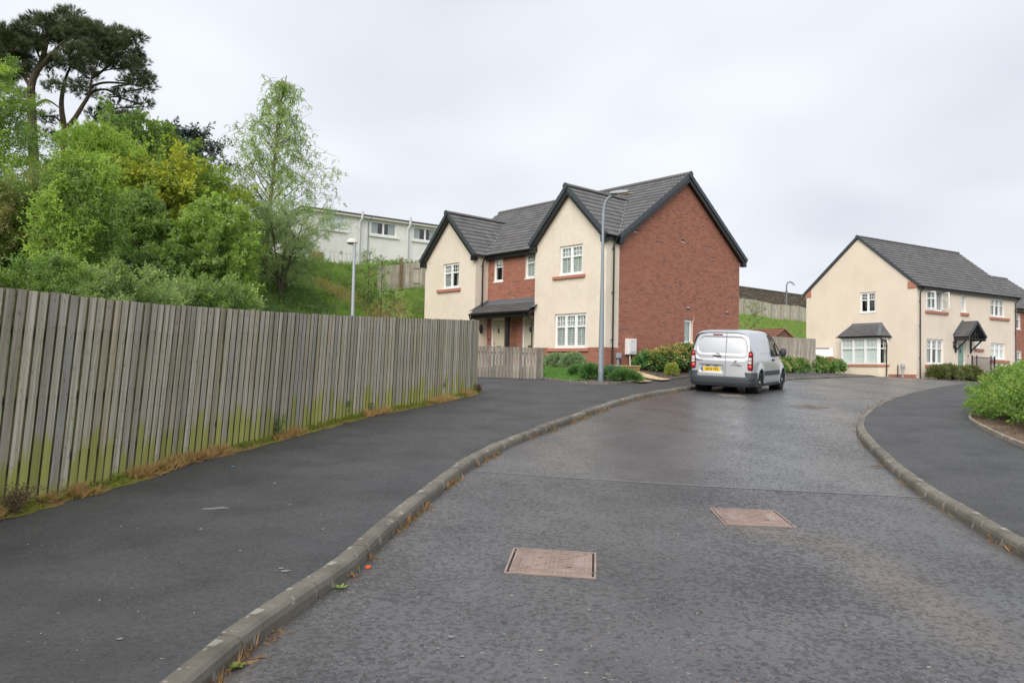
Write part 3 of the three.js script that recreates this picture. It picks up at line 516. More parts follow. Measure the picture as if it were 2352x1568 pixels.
{
  const h = thing('semi_detached_house', 'pair of red brick and cream houses with dark pantiled gables and two cream doors', 'house', HA.o, HA.a);
  h.updateMatrixWorld(true); const W = h.matrixWorld;
  const g0 = [-3.92, 0], g1 = [-11.78, -7.86], F0 = -.78, RZ = -9.19;
  const gableOut = (a, b, win) => { const m = (a + b) / 2; return [[a, .81], [win[0], .81], [win[0], win[2]], [win[1], win[2]], [win[1], .81], [b, .81], [b, 5.12], [m, 7.08], [a, 5.12]]; };
  const gw = [-2.72, -.98, 2.16], lw = [-10.62, -8.88, 2.16];
  const wR = mesh('rendered_wall', [slab(gableOut(...g0, gw), [hole(-2.5, -1.23, 3.71, 4.89)], .24), bx(-.24, 0, .81, 5.14, F0 + .02, -.24), bx(-3.92, -3.68, -.3, 5.14, F0 + .02, -.24)], M.cream, h);
  const wL = mesh('rendered_wall', [slab(gableOut(...g1, lw), [hole(-10.32, -9.07, 3.69, 4.86)], .24), bx(-8.1, -7.86, -.4, 5.14, F0 + .02, -.24), bx(-11.78, -11.54, -.4, 5.14, RZ + .25, -.24)], M.cream, h);
  // brick faces: mortar backing with bricks laid on it
  const tops = z => 5.28 + (4.2 - Math.abs(z - (-4.985))) * .716 - .06;
  const list = [];
  const sideOpen = [[5.02, 5.64, 1.14, 2.17]];
  const sideShape = slab([[.78, -.4], [9.19, -.4], [9.19, 5.22], [4.985, 8.2], [.78, 5.22]], [hole(5.02, 5.64, 1.14, 2.17)], .24).rotateY(Math.PI / 2).translate(-.006, 0, 0);
  const midOpen = [[-7.49, -6.86, 3.88, 4.97], [-5.38, -4.75, 3.88, 4.97], [-7.6, -6.68, -.4, 2.2], [-5.5, -4.58, -.4, 2.2]];
  const midShape = slab([[-7.86, -.4], [-7.6, -.4], [-7.6, 2.2], [-6.68, 2.2], [-6.68, -.4], [-5.5, -.4], [-5.5, 2.2], [-4.58, 2.2], [-4.58, -.4], [-3.92, -.4], [-3.92, 5.14], [-7.86, 5.14]], [hole(-7.49, -6.86, 3.88, 4.97), hole(-5.38, -4.75, 3.88, 4.97)], .22).translate(0, 0, F0 - .006);
  const bw = mesh('brick_wall', [sideShape, midShape, bx(-3.915, -.006, -.4, .808, -.2, -.006), bx(-.2, -.006, -.4, .808, F0, -.2), bx(-11.775, -7.865, -.4, .808, -.2, -.006), bx(-11.7, -.3, -.4, 5.12, RZ + .003, RZ + .24)], M.mortar, h);
  collectBricks(list, (u, y) => [0, y, -u], [0, 0, -1], [1, 0, 0], .78, 9.19, -.36, u => u < .78 ? 0 : tops(-u), sideOpen.concat([[5.0, 5.72, 2.17, 2.4], [5.0, 5.72, .98, 1.14], [1.64, 1.86, 5.46, 5.54], [4.72, 4.94, 5.46, 5.54], [5.18, 5.4, 2.575, 2.65], [8.12, 8.34, 2.575, 2.65]]), 5, [[5.0, 5.72, 2.18, 2.4], [5.0, 5.72, .97, 1.13]]);
  collectBricks(list, (u, y) => [u, y, F0], [1, 0, 0], [0, 0, 1], -7.86, -3.92, -.36, () => 5.1, midOpen.concat([[-7.56, -6.8, 3.68, 3.86], [-5.44, -4.68, 3.68, 3.86]]), 6, [[-7.55, -6.8, 3.69, 3.86], [-5.44, -4.69, 3.69, 3.86]]);
  collectBricks(list, (u, y) => [u, y, 0], [1, 0, 0], [0, 0, 1], -3.92, 0, -.36, () => .68, [], 7);
  collectBricks(list, (u, y) => [u, y, .012], [1, 0, 0], [0, 0, 1], -3.92, .012, .665, () => .82, [[-3.03, -.82, .6, .81]], 8);
  collectBricks(list, (u, y) => [0, y, -u], [0, 0, -1], [1, 0, 0], 0, .78, -.36, () => .68, [], 9);
  collectBricks(list, (u, y) => [.012, y, -u], [0, 0, -1], [1, 0, 0], -.012, .78, .665, () => .82, [], 10);
  collectBricks(list, (u, y) => [u, y, 0], [1, 0, 0], [0, 0, 1], -11.78, -7.86, -.36, () => .82, [], 12);
  layBricks(bw, list, W);
  for (const [u, y] of [[1.75, 5.5], [4.83, 5.5], [5.29, 2.612], [8.23, 2.612]]) mesh('air_vent', [bx(-.01, .012, y - .036, y + .036, -u - .108, -u + .108), ...[-1, 0, 1].map(k => bx(.012, .016, y - .026, y + .026, -u - .055 + k * .055 + .02, -u - .055 + k * .055 + .035))], M.blackMatt, h);
  // windows
  windowPart(h, { x0: -2.5, x1: -1.23, y0: 3.71, y1: 4.89, cols: 2, screen: 'shutter', seed: 1 });
  windowPart(h, { x0: -10.32, x1: -9.07, y0: 3.69, y1: 4.86, cols: 2, screen: 'curtain', seed: 2 });
  windowPart(h, { x0: -2.72, x1: -.98, y0: .8, y1: 2.16, cols: 3, screen: 'shutter', seed: 3 });
  windowPart(h, { x0: -10.62, x1: -8.88, y0: .8, y1: 2.16, cols: 3, screen: 'curtain', seed: 4 });
  windowPart(h, { x0: -7.49, x1: -6.86, y0: 3.88, y1: 4.97, z: F0, cols: 1, screen: 'none', seed: 5 });
  windowPart(h, { x0: -5.38, x1: -4.75, y0: 3.88, y1: 4.97, z: F0, cols: 1, screen: 'shutter', seed: 6 });
  windowPart(h, { x0: 5.02, x1: 5.62, y0: 1.14, y1: 2.16, cols: 1, split: 0, screen: 'shutter', seed: 7 }).rotation.y = Math.PI / 2;
  for (const [a, b, c, d] of [[-2.81, -1.07, 3.57, 3.67], [-10.69, -8.93, 3.52, 3.64], [-3.03, -.82, .66, .775], [-10.9, -8.6, .66, .775]]) mesh('window_sill', [slab(rect(a, b, c, d), [], .1, .008).translate(0, 0, .09)], M.sandstone, h);
  // dark rooms behind the windows
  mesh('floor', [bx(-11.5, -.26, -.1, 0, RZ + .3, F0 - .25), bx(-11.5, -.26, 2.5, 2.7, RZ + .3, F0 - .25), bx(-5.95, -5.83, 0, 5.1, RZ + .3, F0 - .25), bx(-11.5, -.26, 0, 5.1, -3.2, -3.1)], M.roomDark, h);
  // doors
  for (const [x0, num] of [[-7.6, '1'], [-5.5, '3']]) {
    const x1 = x0 + .92, z = F0 - .09, d = mesh('door', [bx(x0 + .09, x1 - .09, .06, 2.1, z - .05, z)], M.doorCream, h);
    mesh('door_frame', [bx(x0, x0 + .07, 0, 2.2, z - .06, z + .03), bx(x1 - .07, x1, 0, 2.2, z - .06, z + .03), bx(x0 + .07, x1 - .07, 2.12, 2.2, z - .06, z + .03)], M.pvc, d);
    const c = (x0 + x1) / 2 - .02;
    mesh('glazed_panel', [bx(c - .06, c + .06, 1.54, 1.76, z + .001, z + .012)], M.roomDark, d); mesh('panel_frame', [bx(c - .1, c - .06, 1.5, 1.8, z, z + .02), bx(c + .06, c + .1, 1.5, 1.8, z, z + .02), bx(c - .06, c + .06, 1.5, 1.54, z, z + .02), bx(c - .06, c + .06, 1.76, 1.8, z, z + .02)], M.doorCream, d);
    mesh('letter_plate', [bx(c - .14, c + .14, .88, .96, z, z + .015)], M.brass, d); mesh('house_number', [textGeo(num, .1, .006, fontS).translate(c, 1.88, z)], M.blackMatt, d);
    mesh('handle', [pipe([[x0 + (num === '1' ? .14 : .78), 1.06, z + .01], [x0 + (num === '1' ? .14 : .78), 1.06, z + .05], [x0 + (num === '1' ? .25 : .67), 1.06, z + .05]], .012, 6), bx(x0 + (num === '1' ? .12 : .76), x0 + (num === '1' ? .16 : .8), .95, 1.2, z, z + .01)], M.chrome, d);
  }
  mesh('doorbell', [bx(-7.74, -7.68, 1.18, 1.32, F0, F0 + .03), bx(-7.735, -7.695, 1.04, 1.12, F0, F0 + .02)], M.blackMatt, h);
  // porch canopy
  const px0 = -7.84, px1 = -3.94, pr = mesh('porch_roof', [extrudeX([[F0, 2.86], [.28, 2.33], [.28, 2.27], [F0, 2.27]], px0, px1)], M.blackMatt, h);
  const pl = []; { const s = Math.atan2(.53, 1.06), U = [1, 0, 0], Vv = [0, Math.sin(s), -Math.cos(s)]; collectTiles(pl, [px0, 2.36, .34], U, Vv, px1 - px0, 1.0, .33, .2, flatTile, 2, () => true, 3); } layTiles(pr, pl, W, tileGeo(.33, .2, flatTile, 2));
  mesh('lead_flashing', [extrudeX([[F0 + .002, 3.04], [F0 + .02, 3.04], [F0 + .03, 2.93], [F0 + .2, 2.83], [F0 + .2, 2.8], [F0 + .002, 2.86]], px0, px1), extrudeX([[F0, 3.06], [F0 + .06, 3.06], [.12, 2.62], [.12, 2.5], [F0, 2.9]], px0 - .004, px0 + .02), extrudeX([[F0, 3.06], [F0 + .06, 3.06], [.36, 2.52], [.36, 2.38], [F0, 2.9]], px1 - .02, px1 + .004), box(.16, .02, .22, px0 - .1, 2.56, .1, 0, .4), box(.2, .02, .3, px1 + .1, 2.56, .12, 0, .45)], M.lead, pr);
  mesh('porch_gutter', [gutterGeo([px0, 2.34, .36], [px1 - .06, 2.34, .36]), bx(px0 + .02, px1 - .02, 2.13, 2.3, .2, .27)], M.black, h);
  mesh('porch_post', [bx(-5.9, -5.75, -.3, 2.27, -.28, -.13)], M.blackMatt, h);
  mesh('downpipe', [pipe([[px0 + .06, 2.32, .36], [px0 + .06, 2.2, .36], [px0 - .03, 1.98, .1], [px0 - .03, 1.9, .06], [px0 - .03, -.3, .06]], .03, 8)], M.black, h);
  mesh('downpipe', [pipe([[px1 - .3, 2.32, .36], [px1 - .3, 2.24, .34], [px1 - .06, 1.98, .06], [px1 - .05, -.3, .03]], .03, 8)], M.black, h);
  const lan = mesh('wall_lantern', [new THREE.SphereGeometry(.1, 14, 10).scale(.75, 1.75, .7).translate(-7.78, 1.72, -.3), new THREE.TorusGeometry(.1, .018, 8, 20).scale(.8, 1.8, 1).rotateY(Math.PI / 2).translate(-7.74, 1.72, -.3)], M.black, h);
  // main roof
  const EY = 5.08, EZ = F0 + .25, RIZ = -4.985, RY = 8.27, X0 = -12.05, X1 = .24, k = (RY - EY) / (EZ - RIZ), s = Math.atan(k);
  const gx = [-1.96, -9.82], GH = 2.1, GY = 7.22, GE = 5.08, kg = (GY - GE) / GH, sg = Math.atan(kg), GZ = .24;
  const yMain = z => EY + (EZ - z) * k, yGab = (x, c) => GY - Math.abs(x - c) * kg;
  const zV = EZ - (GY - EY) / k;
  const roof = mesh('roof', [extrudeX(chevron(EZ, EY, RIZ, RY, 2 * RIZ - EZ, .07), X0 + .03, X1 - .03), ...gx.flatMap(c => [extrudeZ(chevron(c - GH, GE, c, GY, c + GH, .07), EZ, GZ - .03), extrudeZ(chevron(c - GH + .2, GE + .2 * kg, c, GY, c + GH - .2, .07), zV - .1, EZ - .001)])], M.felt, h);
  const tl = [];
  collectTiles(tl, [X0, EY, EZ + .03], [1, 0, 0], [0, Math.sin(s), -Math.cos(s)], X1 - X0, Math.hypot(RY - EY, EZ - RIZ) + .02, .33, .335, pantile, 8, (u, v) => { const x = X0 + u, y = EY + v * Math.sin(s); for (const c of gx) if (Math.abs(x - c) < GH + .02 && yGab(x, c) > y - .01) return false; return true; }, 21);
  for (const c of gx) {
    const L = Math.hypot(GH, GY - GE), len = GZ - zV + .3;
    collectTiles(tl, [c + GH + .03, GE - .02, GZ], [0, 0, -1], [-Math.cos(sg), Math.sin(sg), 0], len, L, .33, .3, pantile, 8, (u, v) => GE + v * Math.sin(sg) > yMain(GZ - u) - .01 || GZ - u > EZ, 22);
    collectTiles(tl, [c - GH - .03, GE - .02, GZ - len + .02], [0, 0, 1], [Math.cos(sg), Math.sin(sg), 0], len - .02, L, .33, .3, pantile, 8, (u, v) => { const z = GZ - len + u; return GE + v * Math.sin(sg) > yMain(z) - .01 || z > EZ; }, 23);
  }
  layTiles(roof, tl, W, tileGeo(.33, .335, pantile, 8));
  ridgeTiles(roof, [X0, RY + .02, RIZ], [X1 + .03, RY + .02, RIZ]);
  for (const c of gx) ridgeTiles(roof, [c, GY + .02, zV + .05], [c, GY + .02, GZ + .05]);
  const cap = (x, y, z, rx) => new THREE.CylinderGeometry(.135, .135, .03, 20).rotateX(Math.PI / 2).rotateY(rx).translate(x, y, z);
  mesh('ridge_end_cap', [cap(X1 + .05, RY + .015, RIZ, Math.PI / 2), ...gx.map(c => cap(c, GY + .015, GZ + .07, 0))], M.verge, roof);
  mesh('valley', gx.flatMap(c => [-1, 1].map(q => bar([c + q * (GH - .02), EY + .07, EZ - .02], [c, GY + .06, zV + .02], .05, .02))), std([.42, .43, .44], .45), roof);
  vergeUnits(roof, [X1, EY + .0, EZ + .02], [X1, RY + .0, RIZ], .06, .17); vergeUnits(roof, [X1, EY + .0, 2 * RIZ - EZ - .02], [X1, RY + .0, RIZ], .06, .17);
  for (const c of gx) for (const q of [-1, 1]) vergeUnits(roof, [c + q * (GH + .02), GE, GZ], [c, GY, GZ], .06, .17);
  // bargeboards, soffits, gutters
  mesh('bargeboard', [extrudeX(chevron(EZ, EY, RIZ, RY, 2 * RIZ - EZ, .2, -.07), X1 - .05, X1 - .01), extrudeX(chevron(EZ - .02, EY, RIZ, RY, 2 * RIZ - EZ + .02, .03, -.2), .012, X1 - .05), bx(.02, X1 - .012, EY - .27, EY - .06, EZ - .25, EZ - .01), bx(.02, X1 - .012, EY - .27, EY - .06, 2 * RIZ - EZ + .01, 2 * RIZ - EZ + .25)], M.black, h);
  for (const c of gx) mesh('bargeboard', [extrudeZ(chevron(c - GH, GE, c, GY, c + GH, .2, -.07), GZ - .05, GZ - .01), extrudeZ(chevron(c - GH + .02, GE, c, GY, c + GH - .02, .03, -.2), .002, GZ - .05), ...[-1, 1].map(q => box(.26, .2, .22, c + q * (GH - .13), GE - .16, GZ - .125))], M.black, h);
  mesh('gutter', [gutterGeo([-7.72, EY + .02, EZ + .07], [-4.06, EY + .02, EZ + .07]), bx(-7.75, -4.05, EY - .19, EY - .04, EZ - .05, EZ + .01), bx(-7.86, -3.92, EY - .2, EY - .17, F0, EZ - .03)], M.black, h);
  mesh('gutter', [gutterGeo([.2, GE + .0, EZ + .02], [.2, GE + .0, GZ - .06]), bx(.02, .14, GE - .17, GE - .04, EZ + .02, GZ - .06)], M.black, h);
  const dp = (x, z, y1, yb) => mesh('downpipe', [pipe([[x + .2, y1, z], [x + .2, y1 - .1, z], [x + .07, y1 - .3, z], [x + .07, yb, z]], .036, 10), ...[1.1, 2.9, 4.6].filter(y => y > yb).map(y => box(.06, .03, .12, x + .05, y, z))], M.black, h);
  dp(0, -.36, 5.05, -.05); dp(-7.86, -.36, 5.05, 2.75);
  mesh('television_aerial', [pipe([[-6.6, 8.2, -7.2], [-6.6, 8.95, -7.2]], .012, 5), pipe([[-6.85, 8.9, -7.2], [-6.4, 8.9, -7.2]], .008, 4), pipe([[-6.85, 8.78, -7.2], [-6.85, 9.02, -7.2]], .008, 4)], M.steel, h);
}
// ---------------------------------------------------------------- the cream house across the bend
{
  const h = thing('detached_house', 'cream rendered detached house with grey tiled roof, bay window and green front door', 'house', HB.o, HB.a);
  h.updateMatrixWorld(true); const W = h.matrixWorld, DZ = -7.44, LX = 10.65, RIZ = -3.72, RY = 8.42, EY = 5.14, EZ = .2, X0 = -.08, X1 = LX + .1;
  const kx = (RY - EY) / (EZ - RIZ), s = Math.atan(kx);
  const wf = [[.95, 2.62, 3.86, 4.98, 3], [4.48, 5.0, 3.92, 4.96, 1], [7.65, 9.25, 3.84, 4.95, 3], [7.67, 9.27, 1.22, 2.2, 3], [5.98, 6.5, 1.84, 3.3, 1]];
  const front = slab([[0, -.5], [4.12, -.5], [4.12, 2.14], [4.92, 2.14], [4.92, -.5], [LX, -.5], [LX, 5.2], [0, 5.2]], wf.concat([[.97, 2.63, .78, 2.2, 3]]).map(w => hole(...w)), .24);
  const gable = slab([[DZ, -.5], [-.24, -.5], [-.24, 5.34], [RIZ, 8.3], [DZ, 5.2]], [hole(-3.58, -2.54, 3.8, 5.02), hole(-4.3, -2.0, .7, 2.24)], .24).rotateY(-Math.PI / 2);
  mesh('rendered_wall', [front, gable, bx(LX - .24, LX, -.5, 5.2, DZ, -.24), bx(.24, LX - .24, -.5, 5.2, DZ, DZ + .24), slab([[DZ, 5.2], [0, 5.2], [RIZ, 8.3]], [], .2).rotateY(-Math.PI / 2).translate(LX - .2, 0, 0)], M.creamB, h);
  // brick base course
  const bl = [], bc = mesh('brick_plinth', [bx(-.02, -.002, -.5, .16, DZ, .02), bx(-.02, LX, -.5, -.05, .002, .02)], M.mortar, h);
  collectBricks(bl, (u, y) => [-.02, y, u], [0, 0, 1], [-1, 0, 0], DZ, .02, -.44, () => .17, [], 31); layBricks(bc, bl, W);
  wf.concat([[.97, 2.63, .78, 2.2, 3]]).forEach((w, i) => { windowPart(h, { x0: w[0], x1: w[1], y0: w[2], y1: w[3], cols: w[4], screen: ['curtain', 'roller', 'curtain', 'roller', 'roller', 'curtain'][i], open: i === 0 ? [0, 2] : null, seed: 40 + i }); });
  for (const [a, b, y] of [[.8, 3.0, 3.8], [4.35, 5.15, 3.86], [7.5, 9.7, 3.78], [7.5, 9.7, 1.15], [5.85, 6.75, 1.78], [.8, 2.9, .72]]) mesh('window_sill', [slab(rect(a, b, y - .13, y), [], .1, .008).translate(0, 0, .09)], M.sandstone, h);
  // the two casements standing open
  for (const [hx, an] of [[1.0, -.62], [2.57, 1.35]]) {
    const y0 = 3.93, y1 = 4.92, sgn = hx < 2 ? 1 : -1, w = .5, c = mesh('open_casement', [bx(0, w * sgn < 0 ? 0 : w, y0, y0 + .05, -.03, .03), bx(Math.min(0, sgn * w), Math.max(0, sgn * w), y1 - .05, y1, -.03, .03), bx(Math.min(0, sgn * w), Math.max(0, sgn * w), y0, y0 + .05, -.029, .029), bx(Math.min(0, sgn * .05), Math.max(0, sgn * .05), y0, y1, -.031, .031), bx(Math.min(sgn * (w - .05), sgn * w), Math.max(sgn * (w - .05), sgn * w), y0, y1, -.031, .031), bx(Math.min(0, sgn * w), Math.max(0, sgn * w), 4.5, 4.55, -.028, .028)].slice(1), M.pvc, h);
    c.position.set(hx, 0, -.05); c.rotation.y = sgn > 0 ? an : an;
    mesh('pane', [bx(Math.min(sgn * .05, sgn * (w - .05)), Math.max(sgn * .05, sgn * (w - .05)), y0 + .05, y1 - .05, -.004, .004)], M.glass, c);
  }
  const gwin = windowPart(h, { x0: -3.58, x1: -2.54, y0: 3.8, y1: 5.02, cols: 2, screen: 'none', seed: 50 }); gwin.rotation.y = -Math.PI / 2;
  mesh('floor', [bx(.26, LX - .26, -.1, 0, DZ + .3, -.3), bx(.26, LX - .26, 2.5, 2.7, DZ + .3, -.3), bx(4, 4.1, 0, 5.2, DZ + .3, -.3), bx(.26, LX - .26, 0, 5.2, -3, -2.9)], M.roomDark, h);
  mesh('corbel', [slab([[-7.5, 5.02], [-7.08, 5.02], [-7.08, 5.42], [-7.16, 5.42], [-7.52, 5.12]], [], .06, .006).rotateY(-Math.PI / 2).translate(-.05, 0, 0), slab([[-.5, 5.05], [-.04, 5.05], [.1, 5.16], [.1, 5.2], [-.22, 5.42], [-.5, 5.42]], [], .06, .006).rotateY(-Math.PI / 2).translate(-.05, 0, 0)], M.sandstone, h);
  // roof
  const roof = mesh('roof', [extrudeX(chevron(EZ, EY, RIZ, RY, 2 * RIZ - EZ, .06), X0 + .02, X1 - .02)], M.felt, h), tl = [];
  collectTiles(tl, [X0, EY, EZ + .02], [1, 0, 0], [0, Math.sin(s), -Math.cos(s)], X1 - X0, Math.hypot(RY - EY, EZ - RIZ) + .02, .34, .3, flatTile, 2, () => true, 61);
  layTiles(roof, tl, W, tileGeo(.34, .3, flatTile, 2));
  ridgeTiles(roof, [X0, RY + .01, RIZ], [X1, RY + .01, RIZ], M.ridge, .1);
  vergeUnits(roof, [X0, EY, EZ + .02], [X0, RY, RIZ], .05, .15, M.verge, .3); vergeUnits(roof, [X0, EY, 2 * RIZ - EZ - .02], [X0, RY, RIZ], .05, .15, M.verge, .3);
  mesh('ridge_end_cap', [new THREE.CylinderGeometry(.115, .115, .03, 18).rotateZ(Math.PI / 2).translate(X0 - .03, RY, RIZ)], M.verge, roof);
  mesh('gutter', [gutterGeo([X0 + .05, EY + .0, EZ + .06], [X1, EY + .0, EZ + .06]), bx(X0 + .05, X1, EY - .16, EY - .03, EZ - .04, EZ)], M.black, h);
  for (const x of [.24, 10.42]) mesh('downpipe', [pipe([[x, EY, EZ + .06], [x, EY - .12, EZ + .05], [x, EY - .35, .07], [x, -.3, .07]], .034, 10), ...[1.1, 2.9, 4.3].map(y => box(.12, .03, .06, x, y, .05))], M.black, h);
  // bay window on the gable
  const extrudeY = (pts, y0, y1) => new THREE.ExtrudeGeometry(shapeOf(pts.map(([u, w]) => [u, -w]).reverse()), { depth: y1 - y0, bevelEnabled: false }).rotateX(-Math.PI / 2).translate(0, y0, 0).rotateY(-Math.PI / 2);   // plan outline (along gable, out)
  const bp = [[-4.68, .001], [-4.42, .6], [-1.94, .6], [-1.68, .001]], grow = (e) => [[-4.68 - e, .001], [-4.42 - e * .8, .6 + e], [-1.94 + e * .8, .6 + e], [-1.68 + e, .001]];
  mesh('bay_base', [extrudeY(bp, -.5, .57)], M.creamB, h); mesh('bay_sill', [extrudeY(grow(.05), .57, .7)], M.sandstone, h);
  const bf = windowPart(h, { x0: -4.42, x1: -1.94, y0: .7, y1: 2.26, z: .672, cols: 3, cill: false, split: .4, screen: 'roller', seed: 60 }); bf.rotation.y = -Math.PI / 2;
  for (const [px, pz, fi, sd] of [[-.6, -1.94, Math.atan2(.917, .397), 61], [0, -4.68, -Math.atan2(.917, .397), 62]]) { const w = windowPart(h, { x0: .03, x1: .62, y0: .7, y1: 2.26, z: .07, cols: 1, cill: false, split: .4, screen: 'none', seed: sd, bars: [2, 2] }); w.rotation.y = fi - Math.PI / 2; w.position.set(px, 0, pz); }
  { // hipped bay roof
    const e = [[-4.78, .01], [-4.56, .76], [-1.8, .76], [-1.58, .01]].map(([u, w]) => V3(-w, 2.34, u)), t0 = V3(-.02, 3.1, -4.04), t1 = V3(-.02, 3.1, -2.17), q = [];
    const tri = (...v) => v.forEach(p => q.push(p.x, p.y, p.z)); tri(e[1], e[2], t1); tri(e[1], t1, t0); tri(e[0], e[1], t0); tri(e[2], e[3], t1); tri(e[0], e[2], e[1]); tri(e[0], e[3], e[2]);
    const g = new THREE.BufferGeometry(); g.setAttribute('position', new THREE.Float32BufferAttribute(q, 3)); g.computeVertexNormals();
    const br = mesh('bay_roof', [g], M.felt, h), bt = [], sl = Math.hypot(.74, .76), c = .74 / sl, sn = .76 / sl;
    collectTiles(bt, [-.78, 2.35, -4.6], [0, 0, 1], [c, sn, 0], 2.82, sl - .1, .34, .17, flatTile, 4, (u, v) => { const z = -4.6 + u, f = v / sl; return z > lerp(-4.56, -4.04, f) + .02 && z < lerp(-1.8, -2.17, f) - .02; }, 66);
    const s2 = V3(e[3].x - e[2].x, 0, e[3].z - e[2].z).normalize(), up = t1.clone().sub(e[2].clone().add(e[3]).multiplyScalar(.5)), vn = up.sub(s2.clone().multiplyScalar(up.dot(s2))), L2 = vn.length(); vn.normalize();
    collectTiles(bt, e[2].clone().add(V3(0, .01, .02)).toArray(), s2.toArray(), vn.toArray(), .78, L2 - .05, .26, .17, flatTile, 4, (u, v) => { const f = v / L2; return u > .1 + .5 * f && u < .78 - .02 * f; }, 67);
    layTiles(br, bt, W, tileGeo(.34, .17, flatTile, 4), 200);
    mesh('lead_flashing', [bar([-.77, 2.37, -4.57], [-.03, 3.13, -4.04], .14, .02), bar([-.77, 2.37, -1.8], [-.03, 3.13, -2.18], .2, .02), bx(-.03, -.005, 3.04, 3.17, -4.1, -2.1), box(.12, .015, 2.0, -.1, 3.05, -3.1, 0, 0, .7), bar([-.02, 2.37, -1.57], [-.02, 3.13, -2.14], .1, .03)], M.lead, br);
    mesh('bay_gutter', [gutterGeo([-.82, 2.33, -4.62], [-.82, 2.33, -1.76], .05), gutterGeo([-.8, 2.33, -1.75], [-.02, 2.33, -1.5], .05), extrudeY(grow(.1), 2.262, 2.33)], M.black, h);
    mesh('downpipe', [pipe([[-.8, 2.3, -1.74], [-.78, 2.2, -1.72], [-.4, 2.02, -1.6], [-.34, 1.9, -1.58], [-.34, -.3, -1.6]], .033, 8), ...[1.75, .4].map(y => box(.1, .03, .1, -.32, y, -1.6))], M.black, h);
  }
  // door, canopy, lantern
  const dz = -.1, door = mesh('door', [bx(4.18, 4.86, .1, 2.06, dz - .05, dz)], M.doorGreen, h);
  mesh('door_frame', [bx(4.12, 4.18, 0, 2.14, dz - .06, dz + .02), bx(4.86, 4.92, 0, 2.14, dz - .06, dz + .02), bx(4.18, 4.86, 2.06, 2.14, dz - .06, dz + .02)], M.pvc, door);
  mesh('glazed_panel', [bx(4.45, 4.56, 1.5, 1.74, dz, dz + .01)], M.roomDark, door); mesh('letter_plate', [bx(4.38, 4.66, .98, 1.05, dz, dz + .012)], M.chrome, door); mesh('handle', [bx(4.78, 4.82, 1.0, 1.16, dz, dz + .012), pipe([[4.8, 1.08, dz + .02], [4.8, 1.08, dz + .05], [4.7, 1.08, dz + .05]], .01, 6)], M.chrome, door);
  { const cx = 4.58, ky = (3.28 - 2.42) / .92, cs = Math.atan(ky), cd = .88, can = mesh('door_canopy', [extrudeZ(chevron(cx - .92, 2.42, cx, 3.28, cx + .92, .06), .01, cd - .02), bx(cx - .92, cx - .78, 2.2, 2.38, .01, cd - .02), bx(cx + .78, cx + .92, 2.2, 2.38, .01, cd - .02), bx(cx - .78, cx + .78, 2.28, 2.33, cd - .2, cd - .12), bar([cx, 2.3, cd - .16], [cx, 3.2, cd - .16], .06, .06), bar([cx - .35, 2.32, cd - .16], [cx, 2.7, cd - .16], .05, .05), bar([cx + .35, 2.32, cd - .16], [cx, 2.7, cd - .16], .05, .05)], M.blackMatt, h), ct = [], L = Math.hypot(.92, .86);
    collectTiles(ct, [cx + .95, 2.42, cd], [0, 0, -1], [-Math.cos(cs), Math.sin(cs), 0], cd, L, .3, .18, flatTile, 2, () => true, 70); collectTiles(ct, [cx - .95, 2.42, 0], [0, 0, 1], [Math.cos(cs), Math.sin(cs), 0], cd, L, .3, .18, flatTile, 2, () => true, 71);
    layTiles(can, ct, W, tileGeo(.3, .18, flatTile, 2)); ridgeTiles(can, [cx, 3.3, .02], [cx, 3.3, cd], M.ridge, .07, .3);
    for (const q of [-1, 1]) vergeUnits(can, [cx + q * .96, 2.4, cd], [cx, 3.29, cd], .05, .13, M.verge, .3);
    mesh('lead_flashing', [bar([cx - .98, 2.5, .015], [cx, 3.4, .015], .03, .14), bar([cx + .98, 2.5, .015], [cx, 3.4, .015], .03, .14)], M.lead, can);
    for (const q of [-1, 1]) mesh('bracket', [bar([cx + q * .8, 1.5, .05], [cx + q * .8, 2.22, .05], .08, .08), bar([cx + q * .8, 1.62, .06], [cx + q * .8, 2.22, .66], .07, .07)], M.blackMatt, h);
  }
  mesh('wall_lantern', [new THREE.SphereGeometry(.11, 12, 10).scale(.7, 1.6, .7).translate(3.62, 1.9, .08), box(.14, .06, .12, 3.62, 2.1, .06)], M.black, h);
  mesh('key_safe', [bx(5.12, 5.18, 1.3, 1.38, 0, .03)], M.blackMatt, h);
}
